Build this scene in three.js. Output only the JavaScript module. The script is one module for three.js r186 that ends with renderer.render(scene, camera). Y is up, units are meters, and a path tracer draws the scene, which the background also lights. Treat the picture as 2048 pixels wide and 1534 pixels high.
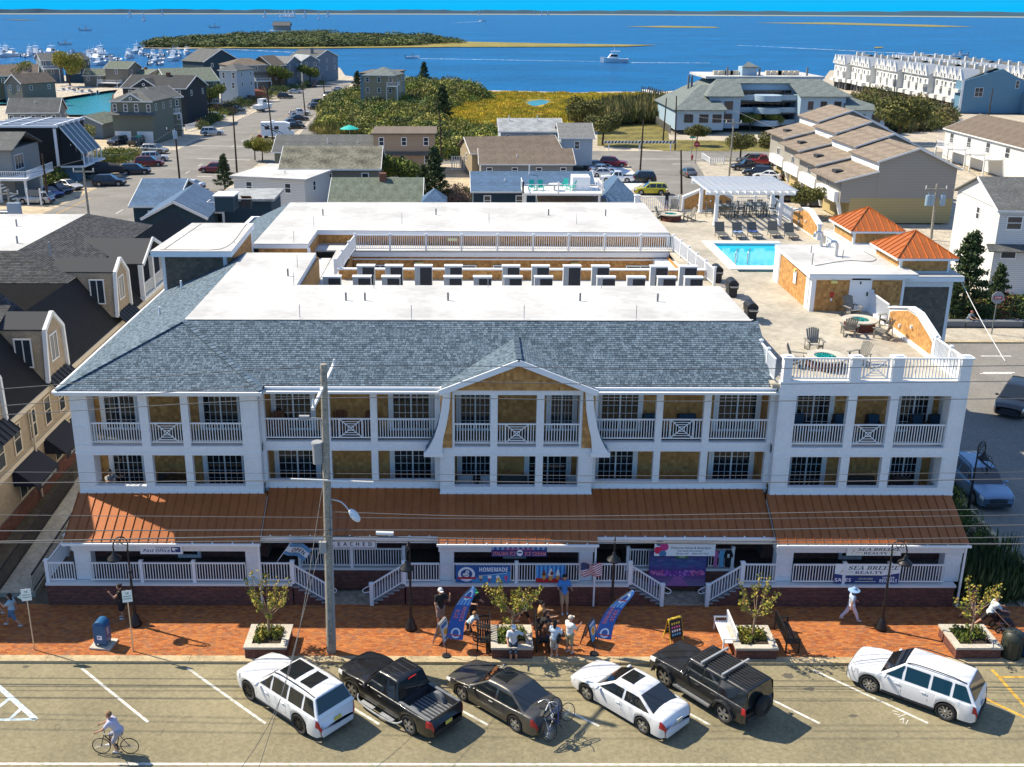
import * as THREE from 'three';
import { mergeGeometries } from 'three/addons/utils/BufferGeometryUtils.js';
import { MarchingCubes } from 'three/addons/objects/MarchingCubes.js';

// ---------------------------------------------------------------- camera, sky, sun, exposure
const CAM_H = 26, FOC = 2105, PPX = 940, PPY = 720, ROLL = 0.0025;
const PITCH = Math.atan((PPY - 18) / FOC);
const scene = new THREE.Scene();
const camera = new THREE.PerspectiveCamera(2 * Math.atan(767 / FOC) * 180 / Math.PI, 2048 / 1534, 0.5, 12000);
camera.position.set(0, CAM_H, 0);
camera.rotation.order = 'YXZ';
camera.rotation.set(-PITCH, 0, ROLL);
camera.setViewOffset(2048, 1534, 1024 - PPX, 767 - PPY, 2048, 1534);

const SUN_DIR = new THREE.Vector3(-0.63, 0.731, -0.263).normalize();
{
  const w = 256, h = 128, d = new Float32Array(w * h * 4);
  for (let j = 0; j < h; j++) for (let i = 0; i < w; i++) {
    const el = ((j + 0.5) / h - 0.5) * Math.PI;                 // row 0 is the nadir
    const up = Math.max(0, Math.sin(el)), k = Math.pow(1 - up, 3.2), k2 = Math.pow(1 - up, 14);
    let r = 0.155 - 0.09 * k, g = 0.245 + 0.07 * k, b = 0.46 + 0.20 * k;
    r -= 0.07 * k2; g += 0.02 * k2;
    const o = (j * w + i) * 4; d[o] = r; d[o + 1] = g; d[o + 2] = b; d[o + 3] = 1;
  }
  const sky = new THREE.DataTexture(d, w, h, THREE.RGBAFormat, THREE.FloatType);
  sky.mapping = THREE.EquirectangularReflectionMapping; sky.magFilter = THREE.LinearFilter; sky.minFilter = THREE.LinearFilter;
  sky.wrapS = THREE.RepeatWrapping; sky.needsUpdate = true;
  scene.background = sky; scene.environment = sky;
  scene.environmentIntensity = 1; scene.backgroundIntensity = 1;
}
const sun = new THREE.DirectionalLight(new THREE.Color(1, 0.90, 0.72), 5.0);
sun.position.copy(SUN_DIR).multiplyScalar(300).add(new THREE.Vector3(0, 0, -80));
sun.target.position.set(0, 0, -80);
sun.castShadow = true; sun.shadow.mapSize.set(4096, 4096);
Object.assign(sun.shadow.camera, { left: -160, right: 160, top: 160, bottom: -160, near: 1, far: 900 });
scene.add(sun, sun.target);

const renderer = new THREE.WebGLRenderer({ antialias: true });
renderer.toneMapping = THREE.LinearToneMapping;
renderer.toneMappingExposure = 1.52;
renderer.shadowMap.enabled = true;

// ---------------------------------------------------------------- helpers
const V = (x, y, z) => new THREE.Vector3(x, y, z);
let seed = 12345;
const rnd = () => { seed = (seed * 1664525 + 1013904223) >>> 0; return seed / 4294967296; };
const rr = (a, b) => a + (b - a) * rnd();
// a photograph pixel gives a direction; the plane it is met on gives the distance
const cP = Math.cos(PITCH), sP = Math.sin(PITCH), cR = Math.cos(ROLL), sR = Math.sin(ROLL);
function ray(u, v) {
  const a = u - PPX, b = PPY - v, a2 = (a * cR - b * sR) / FOC, b2 = (a * sR + b * cR) / FOC;
  return V(a2, b2 * cP - sP, -b2 * sP - cP);
}
const onY = (u, v, y = 0) => { const d = ray(u, v), t = (y - CAM_H) / d.y; return V(d.x * t, y, d.z * t); };
const onZ = (u, v, z) => { const d = ray(u, v), t = z / d.z; return V(d.x * t, CAM_H + d.y * t, z); };
const xAt = (u, v, z) => onZ(u, v, z).x;

const used = {};
function numbered(n) { used[n] = (used[n] ?? -1) + 1; return used[n] ? `${n}_${String(used[n]).padStart(3, '0')}` : n; }
function thing(name, label, category, pos = [0, 0, 0], turn = 0, group) {
  const o = new THREE.Group(); o.name = numbered(name); scene.add(o);
  o.position.set(...pos); o.rotation.y = turn; o.userData = { label, category };
  if (group) o.userData.group = group;
  return o;
}
function shade(o) { o.castShadow = true; o.receiveShadow = true; return o; }
function obj(name, geo, mat, parent = scene) {
  const g = Array.isArray(geo) ? merge(geo) : geo;
  if (mat.userData.m && !g.userData.own) planarUV(g);
  const m = shade(new THREE.Mesh(g, mat)); m.name = parent === scene ? numbered(name) : name; parent.add(m); return m;
}
function solo(name, geo, mat, label, category, group) {
  const m = obj(name, geo, mat); m.userData = { label, category }; if (group) m.userData.group = group; return m;
}
function struct(name, geo, mat) { const m = obj(name, geo, mat); m.userData.kind = 'structure'; return m; }
function stuff(m) { m.userData.kind = 'stuff'; return m; }
function rebase(o, x, y, z) { for (const c of o.children) { c.position.x -= x; c.position.y -= y; c.position.z -= z; } o.position.set(x, y, z); return o; }
function copy(o, pos, turn, label, group, s) {
  const r = o.clone(); r.name = numbered(o.name.replace(/_\d{3}$/, '')); scene.add(r);
  r.userData = { ...o.userData };
  if (pos) r.position.set(...pos); if (turn !== undefined) r.rotation.y = turn;
  if (label) r.userData.label = label; if (group) r.userData.group = group; if (s) r.scale.setScalar(s);
  return r;
}
// geometry
function norm(g) { const n = g.index ? g.toNonIndexed() : g; for (const k of Object.keys(n.attributes)) if (!['position', 'normal', 'uv', 'color'].includes(k)) n.deleteAttribute(k); return n; }
function merge(list) {
  const hasC = list.some(g => g.attributes.color);
  const l = list.map(g => { const n = norm(g); if (!n.attributes.normal) n.computeVertexNormals(); if (!n.attributes.uv) n.setAttribute('uv', new THREE.BufferAttribute(new Float32Array(n.attributes.position.count * 2), 2));
    if (hasC && !n.attributes.color) n.setAttribute('color', new THREE.BufferAttribute(new Float32Array(n.attributes.position.count * 3).fill(1), 3)); return n; });
  return l.length === 1 ? l[0] : mergeGeometries(l);
}
function planarUV(g) {
  const p = g.attributes.position, n = g.attributes.normal, uv = new Float32Array(p.count * 2);
  for (let i = 0; i < p.count; i++) {
    const ax = Math.abs(n.getX(i)), ay = Math.abs(n.getY(i)), az = Math.abs(n.getZ(i));
    if (ay >= ax && ay >= az) { uv[2 * i] = p.getX(i); uv[2 * i + 1] = p.getZ(i); }
    else if (ax > az) { uv[2 * i] = p.getZ(i); uv[2 * i + 1] = p.getY(i); }
    else { uv[2 * i] = p.getX(i); uv[2 * i + 1] = p.getY(i); }
  }
  g.setAttribute('uv', new THREE.BufferAttribute(uv, 2));
}
function bx(x0, x1, y0, y1, z0, z1) { const g = new THREE.BoxGeometry(Math.abs(x1 - x0), Math.abs(y1 - y0), Math.abs(z1 - z0)); g.translate((x0 + x1) / 2, (y0 + y1) / 2, (z0 + z1) / 2); return g; }
const UNIT = new THREE.BoxGeometry(1, 1, 1);
function piece(name, mat, parent, cx, cy, cz, w, h, d, ry = 0, rz = 0) {
  const m = shade(new THREE.Mesh(UNIT, mat)); m.name = name; m.position.set(cx, cy, cz); m.scale.set(w, h, d); m.rotation.set(0, ry, rz); parent.add(m); return m;
}
function bar(a, b, w, h = w) {                                   // a box from a to b, w across and h high
  const d = b.clone().sub(a), L = d.length(), g = new THREE.BoxGeometry(w, h, L);
  const q = new THREE.Matrix4().lookAt(d, V(0, 0, 0), Math.abs(d.y) / L > 0.99 ? V(1, 0, 0) : V(0, 1, 0));
  g.applyMatrix4(q); g.translate((a.x + b.x) / 2, (a.y + b.y) / 2, (a.z + b.z) / 2); return g;
}
function cyl(a, b, r0, r1 = r0, seg = 8) {
  const d = b.clone().sub(a), L = d.length(), g = new THREE.CylinderGeometry(r1, r0, L, seg);
  g.applyQuaternion(new THREE.Quaternion().setFromUnitVectors(V(0, 1, 0), d.normalize())); g.translate((a.x + b.x) / 2, (a.y + b.y) / 2, (a.z + b.z) / 2); return g;
}
function tube(pts, r, seg = 5, n = 16) { return new THREE.TubeGeometry(new THREE.CatmullRomCurve3(pts), n, r, seg, false); }
function tris(list) {                                            // flat triangles from a list of Vector3
  const g = new THREE.BufferGeometry(), a = new Float32Array(list.length * 3);
  list.forEach((p, i) => { a[3 * i] = p.x; a[3 * i + 1] = p.y; a[3 * i + 2] = p.z; });
  g.setAttribute('position', new THREE.BufferAttribute(a, 3)); g.computeVertexNormals(); return g;
}
const quad = (a, b, c, d) => tris([a, b, c, a, c, d]);
function slab(pts, t) {                                          // a convex polygon with thickness t below it
  const n = pts[1].clone().sub(pts[0]).cross(pts[2].clone().sub(pts[0])).normalize(), q = pts.map(p => p.clone().addScaledVector(n, -t)), l = [];
  for (let i = 1; i + 1 < pts.length; i++) l.push(pts[0], pts[i], pts[i + 1], q[0], q[i + 1], q[i]);
  for (let i = 0; i < pts.length; i++) { const j = (i + 1) % pts.length; l.push(pts[i], q[i], q[j], pts[i], q[j], pts[j]); }
  return tris(l);
}
function prism(xy, z0, z1) {                                     // an outline in x,y pulled from z0 to z1
  const s = new THREE.Shape(xy.map(p => new THREE.Vector2(p[0], p[1]))), g = new THREE.ExtrudeGeometry(s, { depth: z1 - z0, bevelEnabled: false });
  g.translate(0, 0, z0); return g;
}
function sheet(pts, y) {                                         // a flat ground polygon, pts are [x, z]
  const s = new THREE.Shape(pts.map(p => new THREE.Vector2(p[0], -p[1]))), g = new THREE.ShapeGeometry(s);
  g.rotateX(-Math.PI / 2); g.translate(0, y, 0); return g;
}
function smooth(g) { g.computeVertexNormals(); return g; }
function lathe(prof, seg = 16) { return new THREE.LatheGeometry(prof.map(p => new THREE.Vector2(p[0], p[1])), seg); }
function tint(g, r, gg, b) { const n = g.attributes.position.count, c = new Float32Array(n * 3); for (let i = 0; i < n; i++) { c[3 * i] = r; c[3 * i + 1] = gg; c[3 * i + 2] = b; } g.setAttribute('color', new THREE.BufferAttribute(c, 3)); return g; }

// ---------------------------------------------------------------- procedural textures and materials
const hash = (x, y, s) => { let h = (x * 374761393 + y * 668265263 + s * 1442695041) | 0; h = Math.imul(h ^ (h >>> 13), 1274126177); return ((h ^ (h >>> 16)) >>> 0) / 4294967296; };
function vnoise(x, y, per, s) {
  const xi = Math.floor(x), yi = Math.floor(y), fx = x - xi, fy = y - yi, m = n => ((n % per) + per) % per;
  const a = hash(m(xi), m(yi), s), b = hash(m(xi + 1), m(yi), s), c = hash(m(xi), m(yi + 1), s), d = hash(m(xi + 1), m(yi + 1), s);
  const u = fx * fx * (3 - 2 * fx), w = fy * fy * (3 - 2 * fy);
  return a + (b - a) * u + (c - a) * w + (a - b - c + d) * u * w;
}
function fbm(x, y, per, s, oct = 4) { let v = 0, a = 0.5, t = 0; for (let o = 0; o < oct; o++) { v += a * vnoise(x * per, y * per, per, s + o); t += a; a *= 0.55; per *= 2; } return v / t; }
function tex(n, metres, fn, colour = true) {
  const d = new Uint8Array(n * n * 4);
  for (let j = 0; j < n; j++) for (let i = 0; i < n; i++) {
    const c = fn(i / n, j / n), o = (j * n + i) * 4;
    for (let k = 0; k < 3; k++) d[o + k] = Math.max(0, Math.min(255, Math.round((Array.isArray(c) ? c[k] : c) * 255))); d[o + 3] = 255;
  }
  const t = new THREE.DataTexture(d, n, n); t.magFilter = THREE.LinearFilter; t.minFilter = THREE.LinearMipmapLinearFilter; t.generateMipmaps = true;
  t.wrapS = t.wrapT = THREE.RepeatWrapping; t.repeat.set(1 / metres, 1 / metres); if (colour) t.colorSpace = THREE.SRGBColorSpace; t.needsUpdate = true; return t;
}
const mat = (r, g, b, rough = 0.8, o = {}) => new THREE.MeshStandardMaterial({ color: new THREE.Color().setRGB(r, g, b), roughness: rough, side: THREE.DoubleSide, ...o });
const vmat = (rough = 0.85, o = {}) => new THREE.MeshStandardMaterial({ color: 0xffffff, roughness: rough, vertexColors: true, side: THREE.DoubleSide, ...o });
function grain(m, metres, s, amp = 0.18, coarse = 0.12, n = 256, bump = 0) {   // fine and coarse mottling over a plain colour
  m.map = tex(n, metres, (x, y) => { const f = 1 - amp * (fbm(x, y, 32, s, 3) - 0.3) - coarse * (fbm(x, y, 4, s + 9, 4) - 0.3); return [f, f, f].map(v => Math.min(1, v)); });
  if (bump) { m.bumpMap = tex(n, metres, (x, y) => fbm(x, y, 32, s, 3), false); m.bumpScale = bump; }
  m.userData.m = metres; return m;
}
const M = {
  white: mat(0.80, 0.81, 0.82, 0.5),
  whiteWall: grain(mat(0.80, 0.81, 0.82, 0.6), 3, 3, 0.06, 0.05),
  offwhite: mat(0.72, 0.72, 0.70, 0.6),
  cream: mat(0.62, 0.52, 0.38, 0.7),
  black: mat(0.015, 0.015, 0.017, 0.5),
  iron: mat(0.02, 0.02, 0.022, 0.45, { metalness: 0.3 }),
  steel: mat(0.55, 0.56, 0.58, 0.3, { metalness: 0.9 }),
  grey: mat(0.3, 0.31, 0.32, 0.6), midgrey: mat(0.16, 0.17, 0.18, 0.7),
  dark: mat(0.03, 0.03, 0.035, 0.8),
  glass: mat(0.012, 0.016, 0.02, 0.06, { metalness: 0.0 }),
  winglass: mat(0.03, 0.04, 0.05, 0.05),
  frameWhite: mat(0.78, 0.79, 0.80, 0.45),
  concrete: grain(mat(0.50, 0.44, 0.34, 0.9), 4, 11, 0.25, 0.25),
  kerb: grain(mat(0.62, 0.49, 0.29, 0.9), 3, 13, 0.25, 0.3),
  cap: grain(mat(0.58, 0.53, 0.44, 0.85), 2, 15, 0.2, 0.2),
  tpo: grain(mat(0.60, 0.59, 0.57, 0.8), 11, 17, 0.12, 0.22, 512),
  deck: grain(mat(0.50, 0.45, 0.36, 0.85), 8, 19, 0.18, 0.28, 512),
  copper: grain(mat(0.42, 0.13, 0.032, 0.36, { metalness: 0.3 }), 3, 21, 0.12, 0.15),
  copperRoof: grain(mat(0.52, 0.15, 0.030, 0.40, { metalness: 0.3 }), 3, 22, 0.12, 0.12),
  pole: grain(mat(0.46, 0.42, 0.35, 0.95), 1.5, 23, 0.5, 0.3),
  darkpole: grain(mat(0.07, 0.045, 0.03, 0.95), 1.5, 24, 0.4, 0.3),
  woodgrey: grain(mat(0.27, 0.255, 0.22, 0.85), 1, 25, 0.3, 0.2),
  wire: mat(0.13, 0.13, 0.13, 0.6),
  soil: grain(mat(0.06, 0.04, 0.025, 1), 1, 27, 0.5, 0.4),
  sand: grain(mat(0.62, 0.50, 0.33, 0.95), 6, 29, 0.25, 0.3, 512),
  gravel: grain(mat(0.60, 0.52, 0.40, 0.95), 5, 31, 0.4, 0.3, 512),
  stucco: grain(mat(0.40, 0.31, 0.21, 0.95), 2, 33, 0.25, 0.1, 256, 0.004),
  rubber: mat(0.018, 0.018, 0.018, 0.85),
  rim: mat(0.45, 0.45, 0.46, 0.35, { metalness: 0.8 }), rimDark: mat(0.03, 0.03, 0.033, 0.35, { metalness: 0.6 }),
  red: mat(0.45, 0.02, 0.02, 0.3), amber: mat(0.7, 0.25, 0.03, 0.3), lamp: mat(0.75, 0.76, 0.78, 0.15),
  plateY: mat(0.62, 0.52, 0.10, 0.5), plateB: mat(0.55, 0.56, 0.5, 0.5),
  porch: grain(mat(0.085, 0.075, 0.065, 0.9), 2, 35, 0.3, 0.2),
  vcol: vmat(0.9), vgloss: vmat(0.6), brickv: vmat(0.92),
};
// pieces (shingles, shakes, bricks, pavers) laid in courses over a flat convex face
// o: corner, u and v: unit vectors in the face, poly: [[a, b], ...] in metres along u and v
function courses(o, u, v, poly, opt) {
  const { w, h, gap = 0.004, thick = 0.012, tones, lap = true, stagger = 0.5, jitter = 0.15, singles = 0, name = 'shingle', parent, matl = M.vcol, holes = [] } = opt;
  const n = u.clone().cross(v).normalize(), pos = [], col = [], single = [];
  const bs = poly.map(p => p[1]), b0 = Math.min(...bs), b1 = Math.max(...bs);
  const span = b => { let lo = 1e9, hi = -1e9; for (let i = 0; i < poly.length; i++) { const p = poly[i], q = poly[(i + 1) % poly.length]; if ((p[1] - b) * (q[1] - b) <= 0) { const t = Math.abs(q[1] - p[1]) < 1e-9 ? 0 : (b - p[1]) / (q[1] - p[1]); for (const x of Math.abs(q[1] - p[1]) < 1e-9 ? [p[0], q[0]] : [p[0] + t * (q[0] - p[0])]) { lo = Math.min(lo, x); hi = Math.max(hi, x); } } } return [lo, hi]; };
  const P = (a, b, t) => o.clone().addScaledVector(u, a).addScaledVector(v, b).addScaledVector(n, t);
  let row = 0;
  for (let b = b0; b < b1 - 0.01; b += h, row++) {
    const bt = Math.min(b1, b + h - (lap ? 0 : gap)), s0 = span(b + 1e-4), s1 = span(bt - 1e-4), lo = Math.min(s0[0], s1[0]), hi = Math.max(s0[1], s1[1]);
    let a = lo - ((row % 2) * stagger + rnd() * jitter) * w;
    while (a < hi) {
      const ww = w * (1 + (rnd() - 0.5) * jitter * 2), e = a + ww - gap, c = tones[Math.floor(rnd() * tones.length)], f = 0.88 + rnd() * 0.24;
      const cl = (x, s) => Math.max(s[0], Math.min(s[1], x));
      const A0 = cl(a, s0), E0 = cl(e, s0), A1 = cl(a, s1), E1 = cl(e, s1); a += ww;
      if (E0 - A0 < 0.01 && E1 - A1 < 0.01) continue;
      const ma = (A0 + E0) / 2, mb = (b + bt) / 2;
      if (holes.some(q => ma > q[0] && ma < q[1] && mb > q[2] && mb < q[3])) continue;
      const tb = thick * (0.8 + rnd() * 0.5), tt = lap ? 0.002 : tb;
      const p0 = P(A0, b, tb), p1 = P(E0, b, tb), p2 = P(E1, bt, tt), p3 = P(A1, bt, tt), q0 = P(A0, b, -0.001), q1 = P(E0, b, -0.001);
      const t = [p0, p1, p2, p0, p2, p3, q0, q1, p1, q0, p1, p0];
      if (!lap) { const q2 = P(E1, bt, -0.001), q3 = P(A1, bt, -0.001); t.push(p3, p2, q2, p3, q2, q3, p0, p3, q3, p0, q3, q0, p1, q1, q2, p1, q2, p2); }
      const k = [c[0] * f, c[1] * f, c[2] * f];
      if (single.length < singles && E0 - A0 > w * 0.6) single.push([t, k]);
      else for (const q of t) { pos.push(q.x, q.y, q.z); col.push(...k); }
    }
  }
  const g = new THREE.BufferGeometry(); g.setAttribute('position', new THREE.Float32BufferAttribute(pos, 3)); g.setAttribute('color', new THREE.Float32BufferAttribute(col, 3)); g.computeVertexNormals();
  if (parent) {
    for (const [t, k] of single) { const s = tint(tris(t), ...k); obj(name, s, matl, parent); }
    if (pos.length) stuff(obj(name + 's', g, matl, parent));
  }
  return g;
}
const X1 = V(1, 0, 0), Y1 = V(0, 1, 0), Z1 = V(0, 0, 1);
const SHAKE = [[0.50, 0.26, 0.085], [0.44, 0.22, 0.07], [0.55, 0.30, 0.10], [0.39, 0.19, 0.06], [0.48, 0.245, 0.075]];
const GREYSHAKE = [[0.13, 0.11, 0.085], [0.11, 0.095, 0.075], [0.15, 0.125, 0.095]];
const BLUEROOF = [[0.10, 0.145, 0.185], [0.125, 0.175, 0.22], [0.08, 0.12, 0.155], [0.15, 0.20, 0.245], [0.11, 0.16, 0.20], [0.06, 0.092, 0.122]];
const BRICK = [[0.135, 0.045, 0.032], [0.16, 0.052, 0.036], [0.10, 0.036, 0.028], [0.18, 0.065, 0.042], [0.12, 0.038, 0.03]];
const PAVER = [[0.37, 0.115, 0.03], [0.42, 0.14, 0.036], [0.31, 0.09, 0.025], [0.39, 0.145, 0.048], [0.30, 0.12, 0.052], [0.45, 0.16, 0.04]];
const shakes = (o, u, v, poly, parent, extra = {}) => courses(o, u, v, poly, { w: 0.15, h: 0.17, thick: 0.014, tones: SHAKE, jitter: 0.3, parent, name: 'shake', ...extra });
const bricks = (o, u, v, poly, parent, extra = {}) => courses(o, u, v, poly, { w: 0.205, h: 0.0735, gap: 0.012, thick: 0.006, lap: false, jitter: 0.02, tones: BRICK, parent, name: 'brick', matl: M.brickv, ...extra });
const roofing = (o, u, v, poly, parent, extra = {}) => courses(o, u, v, poly, { w: 0.175, h: 0.13, gap: 0.016, thick: 0.018, tones: BLUEROOF, jitter: 0.28, parent, name: 'shingle', ...extra });

// a railing between two floor points: rails are the part, each baluster a sub-part
const POSTG = (() => { const g = [bx(-0.5, 0.5, 0, 1, -0.5, 0.5)]; return merge(g); })();
function railing(parent, a, b, o = {}) {
  const { h = 1.0, lift = 0.12, step = 0.12, mt = M.white, motif = false, name = 'railing', r = 0.034 } = o;
  const d = b.clone().sub(a), L = Math.hypot(d.x, d.z), ry = Math.atan2(d.x, d.z), at = (t, y) => V(a.x + d.x * t, a.y + d.y * t + y, a.z + d.z * t);
  const g = [bar(at(0, h - 0.03), at(1, h - 0.03), 0.075, 0.06), bar(at(0, lift), at(1, lift), 0.05, 0.05), bar(at(0, lift - 0.02), at(0, h - 0.02), r), bar(at(1, lift - 0.02), at(1, h - 0.02), r)];
  let m0 = 2, m1 = 2; const hh = h - lift - 0.05;
  if (motif) {
    const s = hh / L; m0 = 0.5 - s * 0.56; m1 = 0.5 + s * 0.56; const y0 = lift + 0.02, y1 = h - 0.06, ym = (y0 + y1) / 2;
    g.push(bar(at(m0, y0), at(m1, y1), 0.035, 0.035), bar(at(m0, y1), at(m1, y0), 0.032, 0.035));
    for (const t of [m0, m1]) g.push(bar(at(t, y0), at(t, y1), 0.035, 0.035));
    for (let k = 1; k < 4; k++) { const f = k / 4, da = (m1 - m0) / 2 * (1 - f); for (const sg of [-1, 1]) g.push(bar(at(0.5 - da, ym + sg * (y1 - ym) * (1 - f)), at(0.5 + da, ym + sg * (y1 - ym) * (1 - f)), 0.03, 0.03), bar(at(0.5 + sg * da, ym - (y1 - ym) * (1 - f)), at(0.5 + sg * da, ym + (y1 - ym) * (1 - f)), 0.03, 0.03)); }
  }
  const rail = obj(name, g, mt, parent), n = Math.max(1, Math.round(L / step));
  for (let i = 1; i < n; i++) { const t = i / n; if (t > m0 && t < m1) continue; const p = at(t, lift + (h - lift) / 2 - 0.02); piece('baluster', mt, rail, p.x, p.y, p.z, r, h - lift - 0.06, r, ry); }
  return rail;
}
function post(parent, x, y, z, h = 1.15, s = 0.14, mt = M.white, name = 'railing_post') {
  return obj(name, [bx(x - s / 2, x + s / 2, y, y + h, z - s / 2, z + s / 2), bx(x - s / 2 - 0.025, x + s / 2 + 0.025, y + h, y + h + 0.04, z - s / 2 - 0.025, z + s / 2 + 0.025), bx(x - s * 0.3, x + s * 0.3, y + h + 0.04, y + h + 0.075, z - s * 0.3, z + s * 0.3)], mt, parent);
}
// a window or glazed door in a wall: frame is the part, panes and bars below it. (x, y) lower left on the wall, wall faces dir
function windowAt(parent, o, u, x, y, w, h, opt = {}) {
  const { cols = 2, rows = 1, frame = 0.08, bars = 0, fm = M.frameWhite, gm = M.winglass, name = 'window', proud = 0.03, grid = null } = opt;
  const n = u.clone().cross(Y1).normalize(), P = (a, b, t) => o.clone().addScaledVector(u, a).addScaledVector(Y1, b).addScaledVector(n, t);
  const bb = (a0, a1, b0, b1, t0, t1) => { const g = new THREE.BoxGeometry(a1 - a0, b1 - b0, t1 - t0); g.applyMatrix4(new THREE.Matrix4().makeBasis(u, Y1, n)); const c = P((a0 + a1) / 2, (b0 + b1) / 2, (t0 + t1) / 2); g.translate(c.x, c.y, c.z); return g; };
  const f = frame, g = [bb(x, x + w, y + h - f, y + h, 0, proud), bb(x, x + w, y, y + f, 0, proud), bb(x, x + f, y + f, y + h - f, 0, proud), bb(x + w - f, x + w, y + f, y + h - f, 0, proud)];
  const iw = (w - 2 * f) / cols, ih = (h - 2 * f) / rows;
  for (let i = 1; i < cols; i++) g.push(bb(x + f + i * iw - f * 0.35, x + f + i * iw + f * 0.35, y + f, y + h - f, 0, proud - 0.004));
  for (let j = 1; j < rows; j++) g.push(bb(x + f, x + w - f, y + f + j * ih - f * 0.3, y + f + j * ih + f * 0.3, 0, proud - 0.006));
  if (grid) for (let i = 0; i < cols; i++) {
    for (let k = 1; k < grid[0]; k++) { const a = x + f + iw * (i + k / grid[0]); g.push(bb(a - 0.011, a + 0.011, y + f, y + h - f, 0.006, 0.016)); }
    for (let k = 1; k < grid[1]; k++) { const b = y + f + (h - 2 * f) * k / grid[1]; g.push(bb(x + f + iw * i, x + f + iw * (i + 1), b - 0.011, b + 0.011, 0.006, 0.0155)); }
  }
  const fr = obj(name, g, fm, parent);
  for (let i = 0; i < cols; i++) for (let j = 0; j < rows; j++) obj('pane', bb(x + f + i * iw, x + f + (i + 1) * iw, y + f + j * ih, y + f + (j + 1) * ih, 0.001, 0.008), gm, fr);
  return fr;
}
// print for signs: a canvas drawn once
function print(w, h, draw) {
  const c = document.createElement('canvas'); c.width = w; c.height = h; const x = c.getContext('2d'); draw(x, w, h);
  const t = new THREE.CanvasTexture(c); t.colorSpace = THREE.SRGBColorSpace; t.anisotropy = 8;
  return new THREE.MeshStandardMaterial({ map: t, roughness: 0.6, side: THREE.DoubleSide });
}
function board(a, b, c, d) {                                     // printed face: a lower left, b lower right, c upper right, d upper left
  const g = quad(a, b, c, d); g.setAttribute('uv', new THREE.Float32BufferAttribute([0, 0, 1, 0, 1, 1, 0, 0, 1, 1, 0, 1], 2)); g.userData.own = true; return g;
}
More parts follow.
